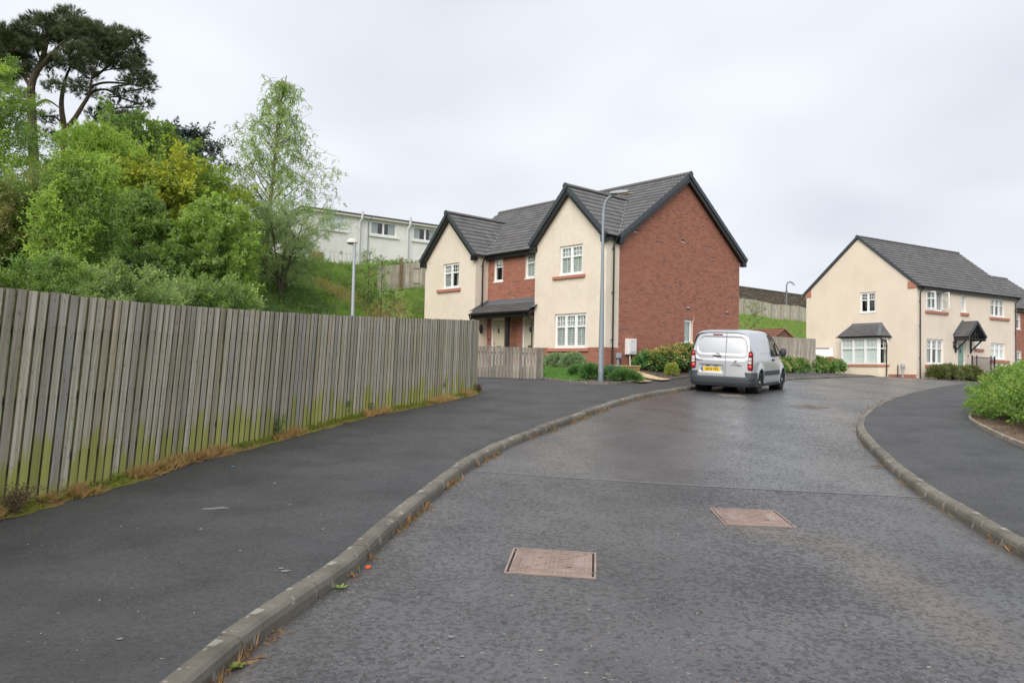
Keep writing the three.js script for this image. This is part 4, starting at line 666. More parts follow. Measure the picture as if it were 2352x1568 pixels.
// ---------------------------------------------------------------- the brick house at the right edge
{
  const h = thing('neighbour_house', 'red brick house with dark pantiled roof partly hidden behind the cream house', 'house', fB(12.1, -.15, -2.2), HB.a); h.updateMatrixWorld(true); const W = h.matrixWorld;
  const w = mesh('brick_wall', [slab([[0, -.5], [8.4, -.5], [8.4, 5.0], [0, 5.0]], [hole(2.2, 3.6, .9, 2.1), hole(2.3, 3.5, 3.6, 4.7)], .22), slab([[-7, -.5], [0, -.5], [0, 5.0], [-3.5, 7.5], [-7, 5.0]], [], .22).rotateY(-Math.PI / 2).translate(.001, 0, 0), bx(8.16, 8.38, -.5, 5, -7, -.23), bx(.3, 8.1, -.5, 5, -7, -6.8)], M.mortar, h), bl = [];
  collectBricks(bl, (u, y) => [u, y, .006], [1, 0, 0], [0, 0, 1], 0, 8.4, -.4, () => 4.95, [[2.2, 3.6, .9, 2.1], [2.3, 3.5, 3.6, 4.7]], 81); collectBricks(bl, (u, y) => [-.006, y, u], [0, 0, 1], [-1, 0, 0], -7, 0, -.4, u => 5 + (3.5 - Math.abs(u + 3.5)) * .71 - .05, [], 82); layBricks(w, bl, W);
  windowPart(h, { x0: 2.2, x1: 3.6, y0: .9, y1: 2.1, cols: 2, screen: 'curtain', seed: 90 }); windowPart(h, { x0: 2.3, x1: 3.5, y0: 3.6, y1: 4.7, cols: 2, screen: 'none', seed: 91 });
  const RY = 7.75, EY = 4.98, s = Math.atan((RY - EY) / 3.75), L = Math.hypot(RY - EY, 3.75), roof = mesh('roof', [extrudeX(chevron(.25, EY, -3.5, RY, -7.25, .06), -.15, 8.6)], M.felt, h), tl = [];
  collectTiles(tl, [-.2, EY, .28], [1, 0, 0], [0, Math.sin(s), -Math.cos(s)], 8.8, L, .33, .335, pantile, 6, () => true, 83); layTiles(roof, tl, W, tileGeo(.33, .335, pantile, 6), 120);
  ridgeTiles(roof, [-.2, RY + .02, -3.5], [8.6, RY + .02, -3.5]); vergeUnits(roof, [-.2, EY, .28], [-.2, RY, -3.5], .05, .16); vergeUnits(roof, [-.2, EY, -7.28], [-.2, RY, -3.5], .05, .16);
  mesh('gutter', [gutterGeo([-.1, EY, .32], [8.6, EY, .32]), bx(-.1, 8.6, EY - .18, EY - .04, .18, .25)], M.black, h); mesh('downpipe', [pipe([[.3, EY - .04, .3], [.3, EY - .3, .07], [.3, -.3, .07]], .034, 8)], M.black, h);
}
// ---------------------------------------------------------------- the fences
{ // tall boundary fence beside the footway
  const par = thing('boundary_fence', 'tall weathered timber fence with green algae along its foot beside the footway', 'fence');
  const topCurve = [[-400, 640], [0, 656], [130, 671], [253, 686.5], [400, 699.6], [574, 711], [697, 719.5], [809, 724.8], [926, 730], [1093, 735.5], [1200, 738]];
  const topAt = px => { let i = 0; while (i < topCurve.length - 2 && px > topCurve[i + 1][0]) i++; const [a, b] = [topCurve[i], topCurve[i + 1]]; return lerp(a[1], b[1], (px - a[0]) / (b[0] - a[0])); };
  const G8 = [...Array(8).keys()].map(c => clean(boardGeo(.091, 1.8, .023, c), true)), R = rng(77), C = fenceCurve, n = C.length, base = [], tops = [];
  for (let i = 0; i < n; i++) {
    const [x, d] = C[i], a = C[Math.max(0, i - 1)], b = C[Math.min(n - 1, i + 1)], dx = b[0] - a[0], dd = b[1] - a[1], l = Math.hypot(dx, dd), rx = dd / l, rd = -dx / l;
    const f = i / (n - 1), lean = lerp(.085, .012, sst(.25, 1, f)), y0 = footY(x, d) + .015;
    let h = 1.8; if (d > 6) for (let k = 0; k < 6; k++) { const p = project(x + rx * h * lean, y0 + h, -(d + rd * h * lean)); h += (p[1] - topAt(p[0])) * d / FOC; } else h = 1.8;
    h = clamp(h, 1.65, 1.95);
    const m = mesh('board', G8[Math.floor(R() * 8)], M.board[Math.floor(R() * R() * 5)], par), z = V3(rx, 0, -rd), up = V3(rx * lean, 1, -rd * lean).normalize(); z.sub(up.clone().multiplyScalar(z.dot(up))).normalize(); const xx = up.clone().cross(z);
    const turn = (R() - .5) * .05, jit = (R() - .5) * .008; xx.applyAxisAngle(up, turn); z.applyAxisAngle(up, turn);
    const fl = R() < .5 ? -1 : 1; m.quaternion.setFromRotationMatrix(new THREE.Matrix4().makeBasis(xx.multiplyScalar(fl), up, z.multiplyScalar(fl))); m.position.set(x + z.x * jit, y0 + (R() - .5) * .006, -d + z.z * jit); m.scale.set(.96 + .08 * R(), (h + (R() - .5) * .01) / 1.8, 1);
    base.push(V3(x, y0, -d)); tops.push({ up, h, n: V3(rx, 0, -rd) });
  }
  for (const q of [.2, .5, .82]) for (let i = 0; i < n - 1; i += 20) { const e = Math.min(n - 1, i + 20), P = j => base[j].clone().addScaledVector(tops[j].up, tops[j].h * q).addScaledVector(tops[j].n, -.04); const pts = []; for (let j = i; j < e; j += 5) pts.push(bar(P(j).toArray(), P(Math.min(e, j + 5)).toArray(), .045, .08)); mesh('rail', pts, M.dryBoard[2], par); }
  for (let i = 4; i < n; i += 20) { const b = base[i].clone().addScaledVector(tops[i].n, -.12), t = b.clone().addScaledVector(tops[i].up, tops[i].h - .06); mesh('post', [bar(b.add(V3(0, -.3, 0)).toArray(), t.toArray(), .09, .09)], M.dryBoard[2], par); }
}
function palisade(name, label, line, h, pitch, mats, opt = {}) {   // upright boards along a plan line [x, d]; each board its own piece
  const P = resample(line, pitch), par = thing(name, label, 'fence'), R = rng(P.length + 3), w = opt.w || pitch - .012, G4 = [0, 2, 5, 7].map(c => clean(boardGeo(w, 1, .02, c, 0, 1), true)), A = [], hf = opt.y || ((x, d) => T(x, d));
  P.forEach((p, i) => {
    const a = P[Math.max(0, i - 1)], b = P[Math.min(P.length - 1, i + 1)], an = Math.atan2(b[1] - a[1], b[0] - a[0]), y = hf(p[0], p[1]), hh = (typeof h === 'function' ? h(i / P.length) : h) + (R() - .5) * .015, alt = opt.alternate ? (i % 2 ? .022 : -.022) : 0;
    if (opt.merge) { const g = boardGeo(w, hh, .02, i % 8).rotateY(an).translate(p[0], y, -p[1]); A.push(g); return; }
    const m = mesh('board', G4[Math.floor(R() * 4)], mats[Math.floor(R() * mats.length)], par); m.position.set(p[0] + Math.sin(an) * alt, y, -p[1] + Math.cos(an) * alt); m.rotation.y = an + (R() - .5) * .02; m.scale.y = hh;
  });
  if (opt.merge) { const m = mesh('boards', A, mats[0], par, true); m.userData.kind = 'stuff'; }
  const back = opt.back || .045, q = offsetCurve(P, -back), g = [];
  for (const k of [.2, .8]) for (let i = 0; i + 8 < P.length; i += 8) g.push(bar([q[i][0], hf(...P[i]) + k * (typeof h === 'function' ? h(i / P.length) : h), -q[i][1]], [q[i + 8][0], hf(...P[i + 8]) + k * (typeof h === 'function' ? h(i / P.length) : h), -q[i + 8][1]], .04, .08));
  if (g.length) mesh('rail', g, M.dryBoard[2], par);
  return par;
}
palisade('garden_fence', 'low grey picket fence in front of the two front doors', [[-1.75, 24.72], [-1.1, 24.69], [.95, 24.6]], .985, .108, M.dryBoard, { w: .094, y: (x, d) => footY(x, d) - .01 });
function onBank(px, py) { const r = ray(px, py); let t = 26; while (t < 120 && EYE + r.y * t > T(r.x * t, -r.z * t)) t += .1; return [r.x * t, -r.z * t]; }
const bf0 = onBank(868, 668), bf1 = onBank(962, 662), bf2 = onBank(979, 667);
const spikeFence = palisade('bank_fence', 'grey timber fence on the grassy bank below the white terrace', [bf0, bf1, bf2], 1.6, .12, M.palingFar);
palisade('bank_fence', 'long pale timber fence along the top of the bank below the stone wall', [bf2, [2, 61.5], [26, 89.6], [37.6, 99], [44, 105]], 1.85, .24, M.palingFar, { merge: true, w: .225 });
palisade('yard_fence', 'grey upright board fence behind the clipped hedge hiding the shed', [[11.2, 38.9], [13.3, 40.5], [16.5, 42.6]], 1.9, .125, M.palingFar, { w: .112, y: (x, d) => G(x, d) + .05, alternate: false });
for (const [x, d] of [[lerp(bf0[0], bf1[0], .55), lerp(bf0[1], bf1[1], .55)]]) { const m = mesh('post', [box(.16, 2.0, .12, x, T(x, d) + .95, -d + .12)], M.timber, spikeFence); }

// ---------------------------------------------------------------- lamp posts
{
  const [x, d] = hit(1380, 877.5, .12), b = V3(x, yardY(x, d) - .02, -d);
  const L = thing('street_lamp', 'tall grey steel street lamp in the planted bed by the brick house', 'street lamp', b.toArray(), 0);
  const lean = .004, ht = 5.15;
  mesh('base', [cyl(.088, .086, .4, 0, -.1, 0, 20), cyl(.087, .083, .95, 0, .3, 0, 20), cyl(.083, .06, .1, 0, 1.25, 0, 20)].slice(0, 1), std([.2, .23, .26], .5, { metalness: .3 }), L);
  const pts = [[0, .3, 0], [0, 1.5, 0], [.0, 3.4, 0], [.0, 5.0, 0], [.02, 5.25, 0], [.09, 5.46, 0], [.22, 5.58, 0], [.4, 5.63, 0]], cv = smoothPath(pts, 48);
  mesh('column', [pipe(cv, 0, 16, cv.map(p => p.y < 5 ? lerp(.083, .042, sst(.3, 4.4, p.y)) : lerp(.042, .036, (p.y - 5) / .6)))], M.steel, L);
  const hp = [[.38, -.01], [.4, .03], [.5, .05], [.74, .055], [.93, .03], [.95, .01], [.9, -.015], [.68, -.022]];
  const head = mesh('lantern', [new THREE.ExtrudeGeometry(shapeOf(hp), { depth: .18, bevelEnabled: true, bevelSize: .012, bevelThickness: .04, bevelSegments: 3 }).translate(0, 5.64, -.09).rotateZ(.03)], std([.3, .33, .36], .4, { metalness: .2 }), L);
  mesh('lens', [bx(.58, .88, 5.608, 5.632, -.08, .08)], std([.32, .27, .2], .3), head);
  mesh('door_panel', [box(.07, .5, .012, 0, .75, .083)], M.steel, L);
  L.rotation.y = -.35;
}
{
  const p = atDepth(809.5, 720, 30), y = T(p.x, 30), L = thing('path_lamp', 'galvanised lamp post with white dome lantern standing behind the tall fence', 'street lamp', [p.x, y, p.z], 0);
  const top = atDepth(811, 556, 30).y - y;
  mesh('column', [cyl(.072, .066, top * .55, 0, -.2, 0, 14), cyl(.062, .055, top * .45 + .2, 0, top * .55 - .2, 0, 14)], std([.42, .46, .5], .55, { metalness: .35 }), L);
  const dome = new THREE.SphereGeometry(.2, 24, 12, 0, Math.PI * 2, 0, Math.PI / 2).scale(1.12, .85, .8).translate(-.1, top - .02, 0); const hd = mesh('lantern', [dome, cyl(.225, .225, .02, 0, 0, 0, 24).scale(1, 1, .72).translate(-.1, top - .03, 0), cyl(.07, .08, .16, 0, top - .12, 0, 14)], std([.62, .61, .58], .6), L);
  mesh('lens', [cyl(.12, .16, .06, 0, 0, 0, 20).scale(1, 1, .7).translate(-.12, top - .09, 0)], std([.16, .15, .12], .3), hd); mesh('bracket', [box(.17, .03, .1, .02, top * .42, 0), box(.02, .25, .02, .075, top * .9, 0)], M.steel, L); mesh('cable_guard', [cyl(.012, .012, top * .45, -.078, -.1, 0, 6)], M.steel, L);
}
{ // old lamp beyond the stone wall
  const p = atDepth(1807, 690, 104), y = CRESTY, t = atDepth(1808, 648, 104).y, L = thing('old_lamp_post', 'dark hooked lamp post rising behind the far stone wall', 'street lamp', [p.x, y, p.z]);
  const h = t - y; mesh('column', [pipe([[0, -.3, 0], [0, h * .8, 0]], .14, 10), pipe([[0, h * .8, 0], [0, h - .4, 0], [.15, h - .05, 0], [.5, h + .05, 0], [.85, h - .1, 0]], .09, 8)], std([.16, .16, .17], .6), L); mesh('lantern', [new THREE.ConeGeometry(.2, .35, 12).translate(.95, h - .2, 0)], std([.3, .3, .3], .5), L);
}
// ---------------------------------------------------------------- white terrace on the bank
{
  const dir = 54.5 * Math.PI / 180, p0 = atDepth(881, 502, 58), an = Math.atan2(Math.cos(dir), Math.sin(dir)), yb = CRESTY - .4, ht = p0.y - yb;
  const h = thing('terraced_building', 'white harled flat roofed terrace standing above the grassy bank', 'building', [p0.x, yb, p0.z], an); h.updateMatrixWorld(true);
  const on = (px, py) => { const r = ray(px, py), n = V3(Math.sin(an), 0, Math.cos(an)), o = V3(p0.x, yb, p0.z), t = o.clone().sub(V3(0, EYE, 0)).dot(n) / r.dot(n), q = V3(0, EYE, 0).addScaledVector(r, t).sub(o); return [q.x * Math.cos(an) - q.z * Math.sin(an), q.y]; };
  const z8 = (x, y) => on((1000 + x / 3.136) / 1.7415, (800 + y / 3.136) / 1.7415);
  const wins = [[z8(890, 375), z8(1195, 230)], [z8(1510, 425), z8(1838, 300)], [z8(2045, 480), z8(2352, 355)]].map(([a, b]) => [a[0], b[0], (a[1] + z8(0, 0)[1] * 0), b[1]]);
  const W2 = wins.map(w => [w[0], w[1], wins[1][2], wins[1][3]]);
  const x0 = on(695, 520)[0], x1 = 22;
  mesh('wall', [slab(rect(x0, x1, -.6, ht - .18), W2.map(w => hole(...w)), .3), bx(x0, x0 + .3, -.6, ht - .18, -9, -.3), bx(x1 - .3, x1, -.6, ht - .18, -9, -.3), bx(x0, x1, -.6, ht - .18, -9.3, -9)], M.whiteRender, h);
  mesh('roof', [bx(x0 - .2, x1 + .2, ht - .18, ht - .06, -9.4, .28)], std([.6, .58, .52], .8), h); mesh('roof_felt', [bx(x0 - .22, x1 + .22, ht - .06, ht + .06, -9.42, .3)], M.felt, h);
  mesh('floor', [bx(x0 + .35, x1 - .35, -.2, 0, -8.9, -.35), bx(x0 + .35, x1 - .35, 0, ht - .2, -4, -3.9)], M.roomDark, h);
  W2.forEach((w, i) => { windowPart(h, { x0: w[0], x1: w[1], y0: w[2], y1: w[3], cols: i ? 2 : 1, split: 0, bars: null, screen: i ? 'curtain' : 'roller', cill: false, seed: 120 + i }); mesh('window_sill', [bx(w[0] - .15, w[1] + .18, w[2] - .16, w[2] - .04, -.05, .12)], M.whiteRender, h); });
  for (const [px, pt] of [[1365, 145], [1970, 220]]) { const a = z8(px, 300)[0], t = z8(px, pt)[1]; mesh('flue_pipe', [cyl(.085, .085, t - ht + .25, a + .12, ht - .25, .32, 10), cyl(.1, .1, .05, a + .12, ht + .1, .32, 10), pipe([[a + .12, ht - .25, .32], [a, ht - .55, .12], [a, -.3, .12]], .085, 10)], std([.6, .62, .64], .5), h); }
  { const a = z8(1475, 500)[0]; mesh('downpipe', [pipe([[a + .1, ht - .1, .3], [a, ht - .5, .06], [a, -.3, .06]], .03, 6)], std([.12, .2, .17], .6), h); }
  for (const [px, py] of [[1140, 657], [1445, 648], [1905, 731], [1640, 702]]) { const [a, b] = z8(px, py); mesh('wall_vent', [bx(a - .09, a + .09, b - .1, b + .1, 0, .03), ...[-.05, 0, .05].map(k => bx(a - .07, a + .07, b + k - .008, b + k + .008, .03, .045))], std([.4, .37, .32], .8), h); }
  { const [a, b] = z8(755, 640), [c, e] = z8(920, 735); mesh('boarded_window', [bx(a, c, Math.min(b, e) - .1, Math.max(b, e), -.02, .03), bx(a - .06, a, Math.min(b, e) - .1, Math.max(b, e), -.02, .05)], M.ochre, h); }
  // railing in front
  const rp = z8(1040, 800), rq = z8(1545, 845), ra = thing('terrace_railing', 'thin white railing along the bank in front of the terrace', 'railing', h.position.toArray(), an), yl = CRESTY - yb; const g = [];
  mesh('rail', [bx(rp[0] - 1, rq[0], yl + .92, yl + .95, 1.8, 1.83), bx(rp[0] - 1, rq[0], yl + .1, yl + .13, 1.8, 1.83)], std([.55, .54, .5], .6), ra);
  for (let a = rp[0] - 1; a < rq[0]; a += .3) mesh('baluster', [bx(a, a + .025, yl - .2, yl + .95, 1.8, 1.825)], std([.55, .54, .5], .6), ra);
}
{ // stone wall beyond the long fence
  const a = atDepth(1690, 659, 101), b = atDepth(1860, 681, 112), P = [[a.x - 8, -a.z - 7], [a.x, -a.z], [b.x, -b.z], [b.x + 12, -b.z + 9]], ytop = (a.y + b.y) / 2, par = thing('stone_wall', 'tall dark rubble stone wall behind the pale fence on the bank', 'wall'), R = rng(9);
  const L = []; for (let i = 0; i < 3; i++) { const an = Math.atan2(P[i + 1][1] - P[i][1], P[i + 1][0] - P[i][0]), l = Math.hypot(P[i + 1][0] - P[i][0], P[i + 1][1] - P[i][1]); L.push(box(l, ytop - CRESTY + .6, .6, 0, 0, 0).rotateY(an).translate((P[i][0] + P[i + 1][0]) / 2, (ytop + CRESTY - .6) / 2, -(P[i][1] + P[i + 1][1]) / 2)); }
  const core = mesh('wall_core', L, std([.11, .09, .07], .95), par), gs = [], C = resample(P, .42);
  const cols = [[.16, .125, .095], [.2, .16, .12], [.1, .085, .07], [.13, .1, .085]];
  for (let y = CRESTY + .9; y < ytop - .1; y += .24) for (let i = 0; i < C.length - 1; i++) { const an = Math.atan2(C[i + 1][1] - C[i][1], C[i + 1][0] - C[i][0]), w = .25 + .18 * R(), g = clean(box(w, .16 + .07 * R(), .12).rotateY(an).translate(C[i][0] + Math.sin(an) * .3 + (R() - .5) * .2, y + .1 + (R() - .5) * .05, -C[i][1] + Math.cos(an) * .3)), c = cols[Math.floor(R() * 4)], n = g.attributes.position.count, ca = new Float32Array(n * 3); for (let q = 0; q < n; q++) ca.set(c, q * 3); g.setAttribute('color', new THREE.BufferAttribute(ca, 3)); gs.push(g); }
  const sm = new THREE.Mesh(mergeGeometries(gs), M.brickAll); sm.name = 'stones'; sm.castShadow = sm.receiveShadow = true; sm.userData.kind = 'stuff'; par.add(sm);
  mesh('coping', L.map((_, i) => { const an = Math.atan2(P[i + 1][1] - P[i][1], P[i + 1][0] - P[i][0]), l = Math.hypot(P[i + 1][0] - P[i][0], P[i + 1][1] - P[i][1]); return box(l, .14, .75).rotateY(an).translate((P[i][0] + P[i + 1][0]) / 2, ytop + .06, -(P[i][1] + P[i + 1][1]) / 2); }), std([.13, .125, .09], .95), par);
}
{ // shed behind the yard fence
  const p = atDepth(1799, 753, 46.5), y = G(p.x, 46.5), top = p.y - y, s = thing('garden_shed', 'small shed with terracotta coloured ridged roof showing over the board fence', 'shed', [p.x, y, p.z], .55);
  mesh('wall', [slab([[-1, -.1], [1, -.1], [1, top - .65], [0, top - .05], [-1, top - .65]], [], 2.6)], std([.2, .11, .085], .8), s); mesh('roof', [extrudeZ(chevron(-1.2, top - .72, 0, top, 1.2, .06), -2.75, .14)], std([.36, .18, .13], .85), s);
  mesh('roof_sheet', [-1, 1].flatMap(q => [...Array(7).keys()].map(k => bar([q * lerp(.08, 1.16, k / 6), top + .02 - .6 * lerp(.08, 1.16, k / 6), .15], [q * lerp(.08, 1.16, k / 6), top + .02 - .6 * lerp(.08, 1.16, k / 6), -2.76], .16, .025))), std([.38, .2, .145], .85), s);
  mesh('louvre', [new THREE.TorusGeometry(.14, .025, 6, 18, Math.PI).translate(0, top - .5, .02), bx(-.14, .14, top - .52, top - .48, 0, .03)], std([.24, .13, .1], .8), s);
}
// railing and dwarf wall by the green door
{
  const w = thing('dwarf_wall', 'low red brick wall carrying the black railing by the green door', 'wall', fB(0, 0, 0), HB.a); w.updateMatrixWorld(true); const bl = [], core = mesh('wall_core', [bx(4.5, 7.6, -.5, .17, .32, .56)], M.mortar, w);
  collectBricks(bl, (u, y) => [u, y, .565], [1, 0, 0], [0, 0, 1], 4.5, 7.6, -.45, () => .2, [], 95); layBricks(core, bl, w.matrixWorld); mesh('coping', [bx(4.46, 7.64, .18, .23, .28, .62)], std([.2, .15, .08], .9), w);
  const r = thing('railing', 'black metal railing on the low brick wall beside the green door', 'railing', fB(0, 0, 0), HB.a), X = [4.78, 5.28, 6.82, 7.22];
  for (const x of X) mesh('post', [bx(x - .03, x + .03, .23, 1.34, .42, .48), cyl(.035, .01, .05, x, 1.34, .45, 8)], M.railing, r);
  mesh('rail', [bx(X[0], X[3], 1.22, 1.25, .435, .465), bx(X[0], X[3], .32, .35, .435, .465)], M.railing, r); for (let x = 4.9; x < 7.2; x += .11) if (X.every(q => Math.abs(q - x) > .05)) mesh('baluster', [bx(x - .008, x + .008, .3, 1.3, .442, .458)], M.railing, r);
}
// meters and posts by the walls
{
  const b = thing('meter_cabinet', 'white meter cabinet on the brick gable wall above a white conduit', 'meter box', fA(0, 0, 0), HA.a);
  mesh('cabinet', [slab(rect(1.16, 1.62, .58, 1.17), [], .18, .012).rotateY(Math.PI / 2).translate(.2, 0, 0)], M.whiteBox, b); mesh('door', [slab(rect(1.2, 1.58, .62, 1.13), [], .01, .004).rotateY(Math.PI / 2).translate(.222, 0, 0)], M.whiteBox, b); mesh('vent_slots', [.66, .68, 1.07, 1.09].map(y => bx(.226, .23, y, y + .008, -1.52, -1.28)), M.greyBox, b); mesh('conduit', [pipe([[.1, .58, -1.34], [.12, -.1, -1.38]], .03, 8)], M.whiteBox, b);
  const c = thing('cable_box', 'small grey cable box with trunking at the corner of the brick gable', 'cable box', fA(0, 0, 0), HA.a); mesh('box', [slab(rect(.62, .82, .42, .6), [], .1, .01).rotateY(Math.PI / 2).translate(.12, 0, 0)], M.greyBox, c); mesh('trunking', [bx(.01, .06, -.1, .42, -.78, -.68), bx(.06, .1, -.1, .12, -.82, -.7)], M.greyBox, c); mesh('pipe', [pipe([[.03, .42, -.84], [.03, -.1, -.86]], .02, 6)], M.black, c);
  const p = fB(-.12, -.1, -.75), g = thing('utility_post', 'grey round capped post against the cream gable wall', 'post', p, HB.a); mesh('stem', [cyl(.05, .045, .75, 0, -.1, 0, 12)], M.greyBox, g); mesh('cap', [cyl(.11, .11, .12, 0, .65, 0, 16), new THREE.SphereGeometry(.11, 14, 7, 0, 6.3, 0, 1.57).translate(0, .77, 0)], M.greyBox, g); mesh('foot', [cyl(.09, .06, .2, 0, -.2, 0, 12)], M.greyBox, g);
  const q = thing('marker_post', 'thin black stub post beside the cream gable wall', 'post', fB(-.2, -.2, -1.0), HB.a); mesh('post', [cyl(.03, .03, .85, 0, 0, 0, 8), cyl(.034, .034, .03, 0, .84, 0, 8)], M.railing, q);
  const s = thing('timber_sleeper', 'pale timber sleeper edging the raised bed below the meter cabinet', 'sleeper'), a0 = atDepth(1411, 850, 27.9), a1 = atDepth(1468, 851, 28.4), y = yardY(a1.x, -a1.z); mesh('beam', [bar([a0.x, y + .1, a0.z], [a1.x, y + .1, a1.z], .12, .22)], M.timber, s); mesh('cap', [bar([a0.x, y + .225, a0.z], [a1.x, y + .225, a1.z], .18, .03)], std([.5, .38, .2], .85), s);
}
// ---------------------------------------------------------------- the silver van
function wheelParts(parent, x, y, z, R, w, side, tyreMat, rimMat) {
  const pr = [[R * .66, -w / 2 + .01], [R * .72, -w / 2], [R * .93, -w / 2 + .005], [R * .99, -w / 2 + .03], [R, -w / 4], [R, w / 4], [R * .99, w / 2 - .03], [R * .93, w / 2 - .005], [R * .72, w / 2], [R * .66, w / 2 - .01]].map(p => new THREE.Vector2(...p));
  const tyre = mesh('wheel', [new THREE.LatheGeometry(pr, 40).rotateZ(Math.PI / 2).translate(x, y, z)], tyreMat, parent);
  const g = [cyl(R * .67, R * .67, .02, 0, 0, 0, 32).rotateZ(Math.PI / 2).translate(x + side * (w / 2 - .055), y, z)];
  const sp = []; for (let i = 0; i < 14; i++) { const a = i / 14 * 2 * Math.PI; sp.push(bx(-.008, .012, .04, R * .65, -.012, .012).rotateX(a).translate(x + side * (w / 2 - .022), y, z)); } sp.push(new THREE.TorusGeometry(R * .65, .014, 8, 40).rotateY(Math.PI / 2).translate(x + side * (w / 2 - .015), y, z));
  mesh('hub', g, std([.015, .015, .017], .5), tyre); mesh('wheel_trim', sp, rimMat, tyre); mesh('centre_cap', [cyl(.035, .04, .02, 0, 0, 0, 16).rotateZ(Math.PI / 2).translate(x + side * (w / 2 - .005), y, z)], M.chrome, tyre);
}
function gridGeo(nu, nv, f, keep) {                            // a surface from f(i/nu, j/nv) -> Vector3, cells dropped where keep says so
  const pos = [], idx = []; for (let j = 0; j <= nv; j++) for (let i = 0; i <= nu; i++) { const p = f(i / nu, j / nv); pos.push(p.x, p.y, p.z); }
  for (let j = 0; j < nv; j++) for (let i = 0; i < nu; i++) { if (keep && !keep((i + .5) / nu, (j + .5) / nv)) continue; const a = j * (nu + 1) + i, b = a + nu + 1; idx.push(a, a + 1, b, a + 1, b + 1, b); }
  const g = new THREE.BufferGeometry(); g.setAttribute('position', new THREE.Float32BufferAttribute(pos, 3)); g.setIndex(idx); g.computeVertexNormals(); return g;
}
{
  const A = hit(1739.4, 903.5), an = 31.5 * Math.PI / 180, fx = Math.sin(an), fd = Math.cos(an), sx = -fd, sd = fx;   // heading; left side
  const cxp = A[0] + sx * .82, cdp = A[1] + sd * .82, yr = G(cxp, cdp), yf = G(cxp + fx * 2.73, cdp + fd * 2.73), yl = G(A[0] + sx * 1.64, A[1] + sd * 1.64), yrr = G(A[0], A[1]);
  const v = thing('delivery_van', 'small silver panel van parked with its rear doors to the road', 'van', [cxp, yr + .003, -cdp]);
  v.rotation.order = 'YXZ'; v.rotation.set(Math.atan2(yf - yr, 2.73), -an, Math.atan2(yrr - yl, 1.64));
  const paint = phys([.6, .62, .655], .34, { metalness: .6, clearcoat: 1, clearcoatRoughness: .12 }), plastic = std([.035, .042, .05], .55), dark = std([.01, .01, .011], .6), glassD = phys([.03, .045, .05], .12, { specularIntensity: .6 }), red = phys([.55, .012, .016], .18, { clearcoat: 1 }), clear = std([.6, .58, .58], .2), tyre = std([.018, .018, .019], .8), rim = std([.03, .03, .034], .35, { metalness: .4 });
  const RE = .8, WH = .315, FZ = -2.73;
  const roofY = z => { const P = [[.8, 1.7], [.7, 1.755], [.4, 1.79], [-.4, 1.81], [-1.2, 1.8], [-1.62, 1.74], [-1.9, 1.6], [-2.6, 1.18], [-2.85, 1.08], [-3.2, .99], [-3.5, .82], [-3.62, .6]]; for (let i = 0; i < P.length - 1; i++) if (z <= P[i][0] && z >= P[i + 1][0]) return lerp(P[i][1], P[i + 1][1], sst(0, 1, (P[i][0] - z) / (P[i][0] - P[i + 1][0])) * .4 + .6 * (P[i][0] - z) / (P[i][0] - P[i + 1][0])); return z > .8 ? 1.7 : .6; };
  const ring = [[.865, .24], [.895, .36], [.905, .55], [.908, .85], [.9, 1.0], [.872, 1.2], [.83, 1.42], [.785, 1.6], [.735, 1.7], [.64, 1.765], [.4, 1.8], [0, 1.81]];
  const ringC = new THREE.CatmullRomCurve3(ring.map(([x, y]) => V3(x, y, 0)), false, 'centripetal');
  const RS = ringC.getPoints(90);
  const nose = z => z < -2.6 ? 1 - .16 * Math.pow((-2.6 - z) / 1.05, 2.2) : 1, tail = z => z > .55 ? 1 - .035 * Math.pow((z - .55) / .25, 2) : 1;
  const bulge = (z, y) => { let b = 0; for (const c of [0, FZ]) { const r = Math.hypot(z - c, (y - WH) * 1.0); b += .022 * sst(.56, .4, r); } b += .006 * (sst(.62, .58, Math.abs(z + .5)) * sst(.23, .2, Math.abs(y - 1.35))); b -= .008 * sst(.03, 0, Math.abs(y - 1.1)) * 0; return b; };
  const seam = (z, y) => (Math.abs(z + 1.06) < .009 && y > .35 && y < 1.72) || (Math.abs(z + 2.2) < .009 && y > .35 && y < 1.0) ? .012 : 0;
  const at = (s, z, side) => { const p = RS[Math.min(90, Math.round(s * 90))], k = (roofY(z) - .24) / (1.81 - .24), y = .24 + (p.y - .24) * k, w = p.x * nose(z) * tail(z) + (p.x > .5 ? bulge(z, y) - seam(z, y) : 0); return V3(side * w, y, z); };
  const zs = t => lerp(RE - .015, -3.62, t), arch = .385;
  const snap = q => { for (const c of [0, FZ]) { const dz = q.z - c, dy = q.y - WH, r = Math.hypot(dz, dy); if (Math.abs(r - arch) < .035 && Math.abs(q.x) > .6) { q.z = c + dz / r * arch; q.y = WH + dy / r * arch; } } return q; };
  const winPoly = [[-1.18, 1.1], [-1.14, 1.66], [-1.35, 1.685], [-1.62, 1.6], [-2.02, 1.36], [-2.42, 1.1], [-2.46, 1.06], [-1.2, 1.06]];
  const body = [], glass = [];
  for (const side of [1, -1]) {
    const f = (u, t) => snap(at(t, zs(side > 0 ? u : 1 - u), side));
    const cell = (u, t) => at(t, zs(side > 0 ? u : 1 - u), side), cut = q => [0, FZ].some(c => Math.hypot(q.z - c, q.y - WH) < arch && Math.abs(q.x) > .6), inW = q => Math.abs(q.x) > .5 && inPoly(winPoly, q.z, q.y), inScreen = q => Math.abs(q.x) < .66 && q.z < -1.72 && q.z > -2.62 && q.y > 1.1;
    body.push(gridGeo(230, 90, f, (u, t) => { const q = cell(u, t); return !cut(q) && !inW(q) && !inScreen(q); }));
    glass.push(gridGeo(230, 90, (u, t) => { const q = at(t, zs(side > 0 ? u : 1 - u), side); q.x -= side * .008; q.y -= .004; return q; }, (u, t) => { const q = cell(u, t); return inW(q) || inScreen(q); }));
  }
